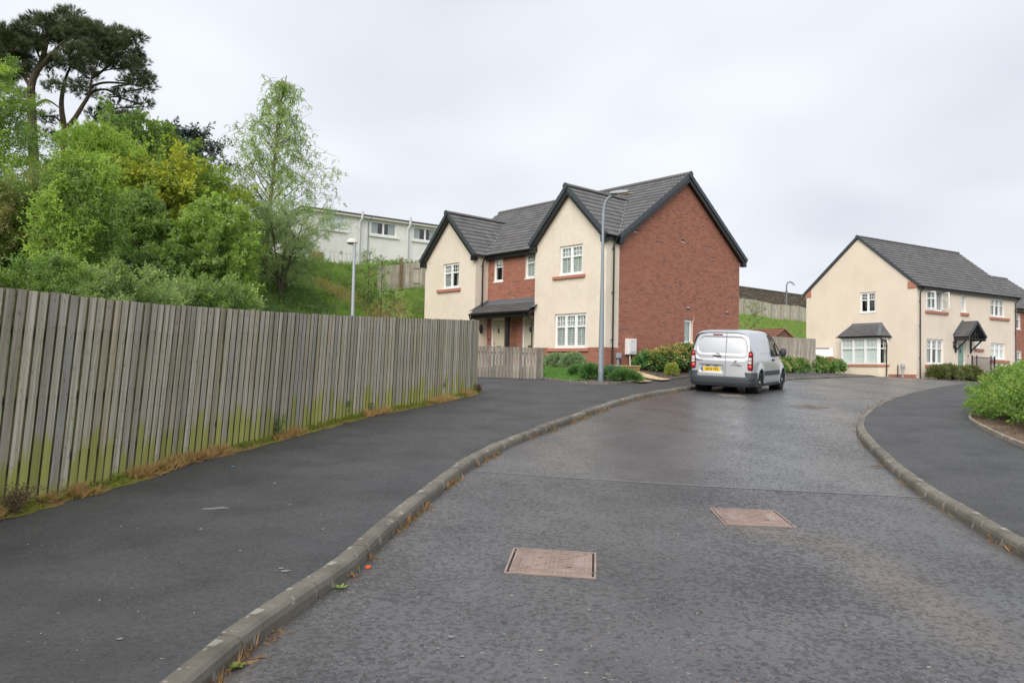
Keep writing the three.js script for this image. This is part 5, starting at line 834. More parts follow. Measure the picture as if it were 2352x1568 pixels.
  body.push(gridGeo(30, 40, (u, t) => { const p = at(t * .999, -3.62, 1); return V3(lerp(-p.x, p.x, u), p.y, -3.62 - .06 * (1 - Math.pow(2 * u - 1, 2)) * (1 - t)); }).rotateY(0));
  const b = mesh('body', body, paint, v);
  mesh('window', glass, glassD, b);
  mesh('window_seal', [1, -1].flatMap(s => [pipe(winPoly.concat([winPoly[0]]).map(([z, y]) => { const p = RS.reduce((m, q) => Math.abs(q.y - y) < Math.abs(m.y - y) ? q : m, RS[0]); return [s * (p.x + .003), y, z]; }), .014, 6), bar([s * .868, 1.07, -2.05], [s * .8, 1.42, -1.92], .012, .03)]), dark, b);
  mesh('underbody', [bx(-.84, .84, .2, .42, -3.4, .7), bx(-.55, .55, .16, .3, -.6, .5), bx(-.6, .6, .42, 1.5, .6, .72), ...[0, FZ].flatMap(c => [1, -1].map(s => new THREE.CylinderGeometry(arch + .01, arch + .01, .3, 28, 1, true, 0, Math.PI * 2).rotateZ(Math.PI / 2).translate(s * .72, WH, c)))], dark, v);
  mesh('arch_lip', [0, FZ].flatMap(c => [1, -1].map(s => new THREE.TorusGeometry(arch + .012, .016, 8, 40, Math.PI * 1.06).rotateY(Math.PI / 2).translate(s * .902, WH - .02, c))), paint, b);
  // rear face: two doors
  const hw = y => { const p = RS.reduce((m, q) => Math.abs(.24 + (q.y - .24) * (roofY(RE) - .24) / 1.57 - y) < Math.abs(.24 + (m.y - .24) * (roofY(RE) - .24) / 1.57 - y) ? q : m, RS[0]); return p.x * .965; };
  const rr = (x, y, cx, cy, w, h, r) => { const qx = Math.abs(x - cx) - w + r, qy = Math.abs(y - cy) - h + r; return Math.hypot(Math.max(qx, 0), Math.max(qy, 0)) + Math.min(Math.max(qx, qy), 0) - r; };
  const rearZ = (x, y) => { let z = RE - .07 * Math.pow(Math.max(0, (y - .95) / .75), 1.7) - .05 * Math.pow(Math.abs(x) / .86, 2.6); const d = rr(x, y, 0, 1.33, .7 - .1 * clamp((y - 1.3) / .4), .245, .15); z -= .014 * sst(.012, -.012, d); const e = rr(x, y, 0, 1.32, .78, .37, .22); z -= .012 * sst(.05, -.02, e); z -= .03 * sst(.01, -.02, rr(x, y, -.28, .68, .34, .1, .035)); z -= .016 * sst(.01, -.02, Math.hypot((x + .12), (y - 1.035) * 1.4) - .085); return z + .012; };
  const SX = .12, doors = [[-1, s => lerp(-1, 1, s)], [1, s => s]];
  const door = (x0f, x1f) => gridGeo(64, 70, (u, t) => { const y = lerp(.44, 1.685, t), w = hw(y) - .035; const x = lerp(x0f(w), x1f(w), u); return V3(x, y, rearZ(x, y)); });
  const dL = mesh('rear_door', [door(w => -w, w => Math.min(SX - .009, w)), ], paint, v), dR = mesh('rear_door', [door(w => SX + .009, w => w)], paint, v);
  const shell = gridGeo(40, 40, (u, t) => { const y = lerp(.3, 1.7, t), w = hw(y) + .002, x = lerp(-w, w, u); return V3(x, y, rearZ(x, y) - .025 - .01); }); mesh('rear_frame', [shell], paint, v);
  mesh('door_handle', [pipe(smoothPath([[-.24, 1.03, rearZ(-.12, 1.03) + .01], [-.2, 1.03, rearZ(-.12, 1.03) + .04], [-.05, 1.025, rearZ(-.12, 1.03) + .045], [.0, 1.025, rearZ(-.12, 1.03) + .035]], 12), .016, 8)], dark, dL);
  mesh('brake_light', [slab(rect(-.2, .06, 1.617, 1.643), [], .012, .006).translate(-.06, 0, rearZ(-.1, 1.63) + .012)], std([.25, .03, .03], .3), dL);
  mesh('plate_lamp', [bx(-.43, -.33, .745, .765, RE - .03, RE + .0), bx(-.2, -.1, .745, .765, RE - .03, RE + .0)], dark, dL);
  const pz = rearZ(-.28, .66) + .006, pl = mesh('number_plate', [bx(-.54, -.02, .6, .711, pz - .012, pz)], std([.85, .55, .02], .4), dL);
  mesh('plate_text', [textGeo('SK16 YYD', .076, .002).scale(.82, 1, 1).translate(-.265, .656, pz + .0005)], std([.01, .01, .01], .4), pl); mesh('plate_band', [bx(-.57, -.522, .6, .711, pz - .012, pz + .001)], std([.03, .12, .42], .4), pl);
  const cz = (x, y) => rearZ(x, y) + .004;
  mesh('badge', [.92, .868].map(y => slab([[.345, y - .035], [.42, y + .03], [.495, y - .035], [.495, y - .058], [.42, y - .002], [.345, y - .058]], [], .012, .003).translate(0, 0, cz(.42, .9) + .008)), M.chrome, dR);
  mesh('lettering', [textGeo('CITROËN', .034, .004).scale(1.5, .85, 1).translate(.42, .788, cz(.42, .8))], M.blackMatt, dR); mesh('lettering', [textGeo('Berlingo', .046, .004).scale(1.15, .9, 1).translate(-.66, .9, cz(-.66, .9) + .002)], M.blackMatt, dL);
  for (const s of [1, -1]) {
    const lx = s * .8, lt = mesh('tail_light', [slab([[-.05, .68], [.045, .66], [.075, .72], [.06, 1.14], [.03, 1.19], [-.035, 1.16], [-.06, .8]].map(([x, y]) => [x * s, y]).sort(() => 0), [], .14, .012).translate(lx, 0, RE - .012)], phys([.12, .006, .01], .15, { clearcoat: 1 }), v);
    mesh('lamp', [new THREE.SphereGeometry(.062, 18, 12).scale(.9, 1, .4).translate(lx, .75, RE + .01)], red, lt); mesh('lamp', [new THREE.SphereGeometry(.05, 18, 12).scale(.9, 1, .4).translate(lx, 1.09, RE + .01)], red, lt); mesh('reversing_lamp', [bx(lx - .045, lx + .04, .93, 1.015, RE - .01, RE + .016), bx(lx - .045, lx + .04, .84, .915, RE - .01, RE + .016)], clear, lt);
  }
  const bp = smoothPath([[-.93, 0, .32], [-.925, 0, .66], [-.8, 0, .86], [0, 0, .915], [.8, 0, .86], [.925, 0, .66], [.93, 0, .32]], 40);
  const bump = gridGeo(40, 14, (u, t) => { const p = bp[Math.round(u * 40)], y = lerp(.2, .47, t), o = -.05 * Math.pow(Math.max(0, .42 - t) / .42, 1.5) - .03 * Math.pow(Math.max(0, t - .82) / .18, 2) + (t > .5 && t < .56 ? -.006 : 0), n = Math.hypot(p.x / .93, p.z / .93) || 1; return V3(p.x + p.x / .93 / n * o, y, p.z + p.z / .93 / n * o); });
  mesh('bumper', [bump, bx(-.9, .9, .42, .455, .5, .8), ...[1, -1].map(s => gridGeo(8, 8, (u, t) => V3(s * lerp(.9, .66 + .04 * (1 - t), s > 0 ? 1 - u : u), lerp(.455, .6, t), rearZ(.8, .6) + .045 - .06 * Math.pow(s > 0 ? u : 1 - u, 3) - .02 * t))), ...[1, -1].map(s => bx(s > 0 ? .88 : -.93, s > 0 ? .93 : -.88, .44, .6, .45, .78))], plastic, v);
  mesh('parking_sensor', [-.62, -.22, .22, .62].map(x => new THREE.CylinderGeometry(.014, .014, .012, 12).rotateX(Math.PI / 2).translate(x, .36, .905 - .06 * x * x)), dark, v);
  for (const s of [1, -1]) {
    mesh('side_moulding', [slab(s > 0 ? rect(.45, 1.045, .5, .62) : rect(-1.045, -.45, .5, .62), [], .02, .01).rotateY(s * Math.PI / 2).translate(s * .925, 0, 0)], plastic, v);
    const mm = slab(rect(s > 0 ? 1.08 : -2.2, s > 0 ? 2.2 : -1.08, .5, .62), [], .02, .01).rotateY(s > 0 ? Math.PI / 2 : -Math.PI / 2).translate(s * .925, 0, 0); mesh('side_moulding', [mm], plastic, v);
    mesh('sill', [bx(s > 0 ? .84 : -.9, s > 0 ? .9 : -.84, .19, .26, -2.3, -.42)], dark, v);
    const mr = mesh('door_mirror', [new THREE.SphereGeometry(.13, 18, 12).scale(.78, 1.05, .6).translate(s * 1.03, 1.16, -2.12), bar([s * .87, 1.08, -2.1], [s * .98, 1.1, -2.1], .06, .06)], plastic, v);
    mesh('side_handle', [pipe(smoothPath([[s * .905, .93, -1.3], [s * .94, .935, -1.33], [s * .94, .935, -1.46], [s * .905, .93, -1.5]], 10), .016, 6), bx(s > 0 ? .9 : -.912, s > 0 ? .912 : -.9, .89, .97, -1.46, -1.34)], dark, v);
    for (const c of [0, FZ]) wheelParts(v, s * .8, WH, c, WH, .2, s, tyre, rim);
  }
}
// ---------------------------------------------------------------- white hatchback beside the cream house
{
  const p = atDepth(1880, 850, 45.5), y = G(p.x, 45.5) + .05, an = -.35, c = thing('parked_car', 'white hatchback parked behind the hedge beside the cream house', 'car', [p.x, y, p.z], an);
  const white = phys([.78, .79, .8], .3, { clearcoat: 1 }), dk = std([.015, .015, .017], .5), gl = phys([.03, .035, .04], .08, { clearcoat: 1 }), red = phys([.4, .03, .015], .2, { clearcoat: 1 });
  const prof = [[0, .9], [.06, .98], [.42, 1.38], [.7, 1.46], [1.6, 1.46], [2.2, 1.3], [2.75, .98], [3.7, .82], [3.95, .6], [3.95, .3], [0, .3]], w = z => .86 - .1 * Math.max(0, z - 3) - .03;
  const sh = slab(prof.map(([z, yy]) => [z, yy]), [], 1.5, .06).translate(0, 0, .75).rotateY(Math.PI / 2); mesh('body', [sh], white, c);
  mesh('rear_window', [box(1.26, .5, .03, 0, 1.19, -.21, 0, -.72)], gl, c); mesh('side_window', [bx(-.826, .826, 1.02, 1.34, -2.2, -.62)], gl, c); mesh('spoiler', [box(1.2, .04, .32, 0, 1.46, -.52), box(1.24, .1, .06, 0, 1.42, -.4)], dk, c);
  for (const s of [1, -1]) { mesh('tail_light', [slab(rect(-.16, .16, .78, .96), [], .03, .02).translate(s * .62, 0, .07)], red, c); for (const z of [-.75, -3.2]) wheelParts(c, s * .78, .31, z, .31, .19, s, std([.018, .018, .019], .8), M.chrome); }
  mesh('bumper', [bx(-.8, .8, .28, .62, -.05, .14)], white, c); mesh('number_plate', [bx(-.26, .26, .66, .77, .065, .075)], std([.85, .55, .02], .4), c);
}
// ---------------------------------------------------------------- manhole covers
function manhole(label, corners, lettered) {
  const Q = corners.map(q => hit(...q)), cx = (Q[0][0] + Q[1][0] + Q[2][0] + Q[3][0]) / 4, cd = (Q[0][1] + Q[1][1] + Q[2][1] + Q[3][1]) / 4;
  const ux = (Q[1][0] + Q[2][0] - Q[0][0] - Q[3][0]) / 2, ud = (Q[1][1] + Q[2][1] - Q[0][1] - Q[3][1]) / 2, an = Math.atan2(ud, ux), S = lettered ? .66 : .64;
  const m = thing('manhole_cover', label, 'manhole cover', [cx, G(cx, cd), -cd], 0, undefined), e = .3; m.rotation.order = 'YXZ';
  const X = V3(Math.cos(an), (G(cx + Math.cos(an) * e, cd + Math.sin(an) * e) - G(cx - Math.cos(an) * e, cd - Math.sin(an) * e)) / (2 * e), -Math.sin(an)).normalize(), Zb = V3(Math.sin(an), (G(cx + Math.sin(an) * e, cd - Math.cos(an) * e) - G(cx - Math.sin(an) * e, cd + Math.cos(an) * e)) / (2 * e), Math.cos(an)), Y = Zb.clone().cross(X).normalize(); m.quaternion.setFromRotationMatrix(new THREE.Matrix4().makeBasis(X, Y, X.clone().cross(Y)));
  const h = S / 2, iron = lettered ? M.castIron : M.castGrey, t = .006;
  mesh('frame', [bx(-h, h, -.03, t + .002, h - .016, h), bx(-h, h, -.03, t + .002, -h, -h + .016), bx(-h, -h + .016, -.03, t + .002, -h + .016, h - .016), bx(h - .016, h, -.03, t + .002, -h + .016, h - .016)], iron, m);
  mesh('gap', [bx(-h + .016, h - .016, -.03, .0025, -h + .016, h - .016)], std([.02, .015, .012], .9), m);
  const plate = mesh('plate', [bx(-h + .032, h - .032, -.02, t, -h + .03, h - .03)], iron, m), g = [];
  const tread = (x, z, f) => g.push(bx(x - .02, x + .02, t, t + .006, z - .004, z + .004), bx(x - .024, x - .016, t, t + .006, z - .004 + (f ? 0 : -.01), z + .004 + (f ? .01 : 0)), bx(x + .016, x + .024, t, t + .006, z - .004 + (f ? 0 : -.01), z + .004 + (f ? .01 : 0)));
  for (let i = 0; i < 9; i++) for (let j = 0; j < 10; j++) { const x = lerp(-h + .07, h - .07, i / 8), z = lerp(-h + .06, h - .06, j / 9), edge = i === 0 || i === 8 || j === 0 || j === 9; if (!edge && (i === 1 || i === 7) && j > 2 && j < 7) continue; if ((j === 1 && i < 5) || (j === 8 && i > 3)) continue; if (i === 8 && j === 0 || i === 0 && j === 9) continue; tread(x, z, j < 5); }
  mesh('tread', g, iron, plate);
  const flat = (s, size, x, z, turn) => textGeo(s, size, .003).rotateX(-Math.PI / 2).rotateY(turn).translate(x, t, z);
  mesh('lettering', lettered ? [flat('WWW.CLARK-DRAIN.COM', .027, .08, h - .105, 0), flat('WWW.CLARK-DRAIN.COM', .027, -.08, -h + .105, Math.PI), flat('FW', .034, -h + .075, h - .058, 0), flat('FW', .034, h - .075, -h + .058, Math.PI)] : [flat('FW', .034, -h + .075, h - .058, 0)], iron, plate);
  mesh('joint', [bar([-h + .03, t, h - .03], [h - .03, t, -h + .03], .004, .002)], std([.05, .035, .03], .9), plate); mesh('key_hole', [box(.05, .003, .012, -.1, t, -.1, .5), box(.05, .003, .012, .12, t, .12, .5)], std([.02, .015, .015], .9), plate);
}
{ const N = tileNoise(301, 8, 5); M.castIron = std(0xffffff, .5, { metalness: .15, map: texture(256, 256, .9, .9, (u, v) => { const n = N(u, v); return [.21 + .22 * n, .155 + .165 * n, .13 + .145 * n]; }, true), bumpMap: texture(256, 256, .2, .2, (u, v) => N(u, v)), bumpScale: .001 }); M.castGrey = std([.2, .175, .155], .55, { metalness: .15 }); }
manhole('rusty square manhole cover lying between the left kerb and the wider road', [[1178, 1260], [1370, 1270], [1368, 1330], [1160, 1315]], true);
manhole('pinkish square manhole cover with a silt stain trailing from it', [[1638, 1168], [1790, 1172], [1815, 1212], [1660, 1204]], true);
manhole('small manhole cover out in the open road beyond the asphalt joint', [[1820, 932], [1870, 930], [1902, 936], [1850, 939]], false);
manhole('manhole cover close behind the rear bumper of the silver van', [[1662, 905.5], [1720, 907.5], [1700, 911.5], [1640, 909.5]], false);
// ---------------------------------------------------------------- litter
{
  const lay = (px, py, off) => { const [x, d] = hit(px, py, off); return [x, G(x, d) + off, -d]; };
  const cap = top('bottle_ring', [new THREE.TorusGeometry(.016, .005, 8, 20).scale(1, 1, 1.4).rotateX(Math.PI / 2)], std([.75, .13, .02], .5), 'orange plastic bottle ring lying in the road by the kerb', 'litter'); cap.position.set(...lay(845, 1302, .008)); cap.rotation.x = .2;
  const crumple = (w, l, seed, th = .012) => { const R = rng(seed), g = new THREE.PlaneGeometry(w, l, 10, 6).rotateX(-Math.PI / 2), p = g.attributes.position; for (let i = 0; i < p.count; i++) { const x = p.getX(i), z = p.getZ(i); p.setXYZ(i, x + (R() - .5) * w * .07, .003 + th * (.5 + .5 * nz(x * 30 + seed, z * 30, seed)), z + (R() - .5) * l * .1); } g.computeVertexNormals(); return g; };
  const pap = top('trodden_paper', [slab([[-.11, -.03], [-.02, -.045], [.05, -.03], [.12, -.035], [.11, -.01], [.06, .0], [.09, .045], [.06, .05], [.0, .01], [-.07, .012]], [], .004, .001).rotateX(-Math.PI / 2)], std([.2, .19, .185], .9, { side: THREE.DoubleSide }), 'flattened scrap of grey paper on the footway', 'litter'); pap.position.set(...lay(493, 1166, .102)); pap.rotation.y = .35;
  const wr = top('sweet_wrapper', [crumple(.11, .06, 7, .03)], std([.04, .14, .34], .4, { side: THREE.DoubleSide }), 'crumpled blue wrapper in the weeds at the end of the tall fence', 'litter'); wr.position.set(...lay(1058, 912, .11)); wr.rotation.y = .5;
  const wr2 = top('wrapper_scrap', [crumple(.05, .03, 9, .012)], std([.1, .3, .5], .5, { side: THREE.DoubleSide }), 'tiny blue wrapper scrap on the footway below the tall fence', 'litter'); wr2.position.set(...lay(535, 1073, .104));
  const R = rng(55), pos = []; const gs = [];
  for (let i = 0; i < 150; i++) { const foot = i % 2, px = foot ? R() * 1100 : 600 + R() * 1700, py = foot ? 950 + R() * 600 : 960 + R() * 600, [x, d] = hit(px, py, foot ? .1 : 0); const kd = distLine(kerbL, x, d); if (d > 19) continue; const left = x < kerbL.reduce((b, q) => Math.abs(q[1] - d) < Math.abs(b[1] - d) ? q : b)[0]; if (foot && (!left || kd < .25 || distLine(fenceCurve, x, d) < .3)) continue; if (!foot && (left || kd < .2 || distLine(kerbR, x, d) < .3 || x > 4.2)) continue; const s = .004 + .009 * R() * R(); gs.push(new THREE.SphereGeometry(s, 6, 4).scale(1 + R(), .35, 1).rotateY(R() * 6).translate(x, G(x, d) + (foot ? .1 : 0) + .002, -d)); }
  const bits = mesh('grit_specks', gs, std([.28, .27, .25], .8), scene); tag(bits, 'pale grit and petals scattered over footway and road', 'grit', null, 'stuff');
  const gum = [[1035, 1463, .022], [1062, 1508, .016], [655, 1312, .03], [645, 1306, .02], [275, 1468, .018]].map(([px, py, s], i) => { const o = px < 700 ? .1 : 0, [x, d] = hit(px, py, o); const g = new THREE.CircleGeometry(s, 14).rotateX(-Math.PI / 2), p = g.attributes.position; for (let k = 1; k < p.count; k++) { const f = .65 + .5 * R(); p.setX(k, p.getX(k) * f); p.setZ(k, p.getZ(k) * f); } return g.translate(x, G(x, d) + o + .004, -d); });
  tag(mesh('droppings', gum, std([.22, .22, .23], .9), scene), 'whitish dried splashes on the asphalt near the camera', 'splashes', null, 'stuff');
  const tw = thing('fallen_twig', 'broken brown twig lying in the channel against the right kerb', 'twig', lay(2030, 1072, .01)), tg = M.bark; mesh('stem', [pipe([[-.13, .01, -.02], [0, .015, .0], [.1, .008, .03], [.2, .01, .05]], .008, 6)], std([.2, .11, .06], .9), tw); mesh('side_shoot', [pipe([[-.02, .012, 0], [-.12, .02, .04], [-.2, .008, .05]], .005, 5), pipe([[.05, .01, .01], [.12, .02, -.03]], .004, 5)], std([.2, .11, .06], .9), tw);
}
// ---------------------------------------------------------------- vegetation kit
function leafGeo(l, w, fold = .25) {                           // one leaf: four small faces, folded along its rib
  const z = w * fold, p = [0, 0, 0, w / 2, z, l * .45, 0, 0, l, -w / 2, z, l * .45], g = new THREE.BufferGeometry(); g.setAttribute('position', new THREE.Float32BufferAttribute(p, 3)); g.setIndex([0, 1, 2, 0, 2, 3]); g.computeVertexNormals(); return g;
}
function sprig(n, len, l, w, seed, spread = 1.1, droop = 0) {  // a twig's worth of leaves growing along +z
  const R = rng(seed), gs = [];
  for (let i = 0; i < n; i++) { const g = leafGeo(l * (.7 + .6 * R()), w * (.8 + .4 * R())); g.rotateX((R() - .5) * 1.4); g.rotateY((i % 2 ? 1 : -1) * spread * (.5 + .7 * R())); g.rotateZ(R() * 6.28); g.translate((R() - .5) * len * .25, (R() - .5) * len * .25 - droop * i / n, len * i / n); gs.push(g); }
  return merge(gs);
}
function needles(n, len, w, seed, cone = 1.15) { const R = rng(seed), gs = []; for (let i = 0; i < n; i++) { const g = new THREE.BufferGeometry(), q = w / 2; g.setAttribute('position', new THREE.Float32BufferAttribute([-q, 0, 0, q, 0, 0, 0, 0, len * (.7 + .5 * R())], 3)); g.setIndex([0, 1, 2]); g.computeVertexNormals(); g.rotateZ(R() * 6.28); g.rotateX((R() - .2) * cone); g.rotateZ(R() * 6.28); g.translate(0, 0, len * .5 * R()); gs.push(g); } return merge(gs); }
const _m = new THREE.Matrix4(), _q = new THREE.Quaternion(), _z = V3(0, 0, 1);
class Foliage {
  constructor() { this.a = []; }
  add(p, dir, s, c) { this.a.push([p.x, p.y, p.z, dir.x, dir.y, dir.z, s, c[0], c[1], c[2]]); }
  build(name, geo, mat, parent, R = rng(5)) {
    const im = new THREE.InstancedMesh(geo, mat, this.a.length), d = V3(), c = new THREE.Color(), tw = new THREE.Quaternion();
    this.a.forEach((e, i) => { d.set(e[3], e[4], e[5]).normalize(); _q.setFromUnitVectors(_z, d); tw.setFromAxisAngle(_z, R() * 6.283); _q.multiply(tw); _m.compose(V3(e[0], e[1], e[2]), _q, V3(e[6], e[6], e[6])); im.setMatrixAt(i, _m); im.setColorAt(i, c.setRGB(e[7], e[8], e[9])); });
    im.name = name; im.castShadow = im.receiveShadow = true; im.userData.kind = 'stuff'; if (parent) parent.add(im); return im;
  }
}
const rdir = R => { const z = R() * 2 - 1, a = R() * 6.283, q = Math.sqrt(1 - z * z); return V3(q * Math.cos(a), z, q * Math.sin(a)); };
const mixc = (a, b, t) => [lerp(a[0], b[0], t), lerp(a[1], b[1], t), lerp(a[2], b[2], t)];
const SP = { broad: sprig(9, .3, .13, .085, 1), small: sprig(10, .3, .085, .05, 2), birch: sprig(9, .3, .075, .055, 3, .9, .1), willow: sprig(12, .34, .1, .026, 4, .7), privet: sprig(10, .2, .06, .028, 6), laurel: sprig(7, .2, .12, .05, 7, .8), tiny: sprig(14, .1, .03, .016, 8), needle: needles(26, .2, .014, 9), juniper: needles(22, .14, .012, 10, .7), holly: sprig(9, .26, .1, .06, 11), grass: needles(9, .3, .016, 12, .8) };
// a broadleaved tree. rp(t): crown radius at height fraction t (0 base of crown, 1 top); pal: leaf colours; up: lift of the boughs
function tree(name, label, cat, { px, d, topPy, wpx, sprigGeo = SP.small, pal, n = 2600, rp, h0 = .15, up = .6, trunk = .09, bark = M.bark, droop = 0, seed = 1, lean = 0, group, boughs = 34, sz = 1, baseUp = 0, multi = 1, mat = M.leaf, spread = .32 }) {
  const R = rng(seed * 97 + 5), b = atDepth(px, 700, d), y0 = T(b.x, d) - .05, H = atDepth(px, topPy, d).y - y0, Rm = wpx / 2 * d / FOC, t = thing(name, label, cat, [b.x, y0, b.z], 0, group), wood = [], F = new Foliage();
  rp = rp || (q => Math.sqrt(Math.max(0, 1 - Math.pow(Math.abs(q - .38) / (q < .38 ? .5 : .64), 2))));
  for (let s = 0; s < multi; s++) {
    const ox = multi > 1 ? (R() - .5) * .5 : 0, oz = multi > 1 ? (R() - .5) * .5 : 0, tx = multi > 1 ? (s / (multi - 1) - .5) * Rm * 1.1 : lean * H, tz = multi > 1 ? (R() - .5) * Rm : 0, TP = [], hh = H * (multi > 1 ? .75 + .25 * R() : 1);
    for (let i = 0; i <= 12; i++) { const f = i / 12; TP.push(V3(ox + tx * Math.pow(f, 1.3) + .035 * H * nz(f * 2.2, seed, s) * f, f * hh * .96, oz + tz * f + .035 * H * nz(f * 2.2, seed + 9, s) * f)); }
    wood.push(pipe(TP, 0, 7, TP.map((_, i) => trunk / Math.sqrt(multi) * (1.15 - i / 12) + .008)));
    const nb = Math.ceil(boughs / multi), at = f => { const k = clamp(f) * 12, i = Math.min(11, Math.floor(k)); return TP[i].clone().lerp(TP[i + 1], k - i); };
    for (let k = 0; k < nb; k++) {
      const q = Math.pow((k + .3 + .5 * R()) / nb, .92), f = h0 + (1 - h0) * q * .97, p0 = at(f), az = k * 2.39996 + R() * .9 + seed, L = Rm * (multi > 1 ? .75 : 1) * rp(q) * (.72 + .5 * R()) + .15, lift = up * (1 - .3 * q) + (R() - .5) * .3;
      const dir = V3(Math.cos(az), lift, Math.sin(az)), P = []; for (let i = 0; i <= 6; i++) { const g = i / 6; P.push(p0.clone().addScaledVector(dir, L * g).add(V3(.12 * L * nz(g * 2 + k, seed), -(droop * .4 + .12 * (1 - q)) * L * g * g, .12 * L * nz(g * 2 + k, seed + 4)))); }
      wood.push(pipe(P, 0, 4, P.map((_, i) => Math.max(.006, trunk * .32 * (1 - q * .5) * (1.05 - i / 6)))));
      const cb = pal[Math.floor(R() * pal.length)], m = Math.ceil(n / boughs * (.45 + rp(q)));
      const subs = 7; const tw = [...Array(subs)].map(() => { const g = .25 + .75 * R(), i = Math.min(5, Math.floor(g * 6)), o = P[i].clone().lerp(P[i + 1], g * 6 - i), dd = dir.clone().normalize().multiplyScalar(.5).add(rdir(R).multiplyScalar(.8)).add(V3(0, .15 - droop, 0)).normalize(), l = L * spread * (.6 + .8 * R()) + .12; const e = o.clone().addScaledVector(dd, l).add(V3(0, -droop * l * .7, 0)); wood.push(pipe([o, o.clone().lerp(e, .5).add(V3(0, droop * l * .15, 0)), e], 0, 3, [.012, .008, .004].map(w => w * Math.max(1, d / 30) * .8))); return [o, e, dd]; });
      for (let i = 0; i < m; i++) { const [o, e, dd] = tw[Math.floor(R() * subs)], g = .1 + .95 * R(), p = o.clone().lerp(e, g).add(rdir(R).multiplyScalar(.13 * L * R() + .05)); if (droop) p.y -= droop * R() * R() * .7; const c = mixc(cb, pal[Math.floor(R() * pal.length)], .5 * R()), br = (.8 + .4 * R()) * 1.75; F.add(p, droop ? rdir(R).multiplyScalar(.6).add(V3(0, -droop, 0)) : rdir(R).add(dd), sz * (.7 + .6 * R()), c.map(x => x * br)); }
    }
  }
  mesh('trunk', wood, bark, t); F.build('crown', sprigGeo, mat, t, rng(seed)); return t;
}
// a bush or hedge: leaves on and under a lumpy shell round a line of centres
function bush(name, label, cat, { c, sprigGeo = SP.privet, pal, n, seed = 1, mat = M.leafGloss, sz = 1, group, tip = null, stems = 8, tipAmt = .35 }) {     // c: list of [x, yBase, z, rx, ry, rz]
  const R = rng(seed * 131 + 7), o = c[0], t = thing(name, label, cat, [o[0], o[1], o[2]], 0, group), F = new Foliage(), wood = [], vol = c.reduce((s, e) => s + e[3] * e[4] + e[4] * e[5] + e[3] * e[5], 0);
  for (const e of c) {
    const m = Math.round(n * (e[3] * e[4] + e[4] * e[5] + e[3] * e[5]) / vol), C = V3(e[0] - o[0], e[1] - o[1] + e[4] * .55, e[2] - o[2]);
    for (let i = 0; i < m; i++) {
      const u = rdir(R); if (u.y < -.45) u.y *= -1; const lump = 1 + .22 * nz(u.x * 2.2 + seed, u.y * 2.2, u.z * 2.2 + e[0]) + .13 * nz(u.x * 6, u.y * 6 + seed, u.z * 6), dep = 1 - .5 * Math.pow(R(), 1.7), p = V3(u.x * e[3] * lump * dep, u.y * e[4] * .62 * lump * dep, u.z * e[5] * lump * dep).add(C); if (p.y < e[1] - o[1] + .02) p.y = e[1] - o[1] + .02 + .1 * R();
      let col = mixc(pal[Math.floor(R() * pal.length)], pal[Math.floor(R() * pal.length)], R()); if (tip && dep > .93 && R() < tipAmt * (.4 + Math.max(0, u.y))) col = tip[Math.floor(R() * tip.length)]; const br = (.82 + .36 * R()) * 1.45;
      F.add(p, u.clone().add(rdir(R).multiplyScalar(.8)).add(V3(0, .35, 0)), sz * (.7 + .6 * R()), col.map(x => x * br));
    }
    for (let i = 0; i < stems; i++) { const u = rdir(R); u.y = Math.abs(u.y) + .3; wood.push(pipe([C.clone().add(V3(0, -e[4] * .6, 0)), C.clone().add(V3(u.x * e[3] * .4, 0, u.z * e[5] * .4)), C.clone().add(V3(u.x * e[3] * .8, u.y * e[4] * .4, u.z * e[5] * .8))], 0, 4, [.018, .012, .006])); }
  }
  mesh('stems', wood, M.bark, t); F.build('foliage', sprigGeo, mat, t, rng(seed)); return t;
}
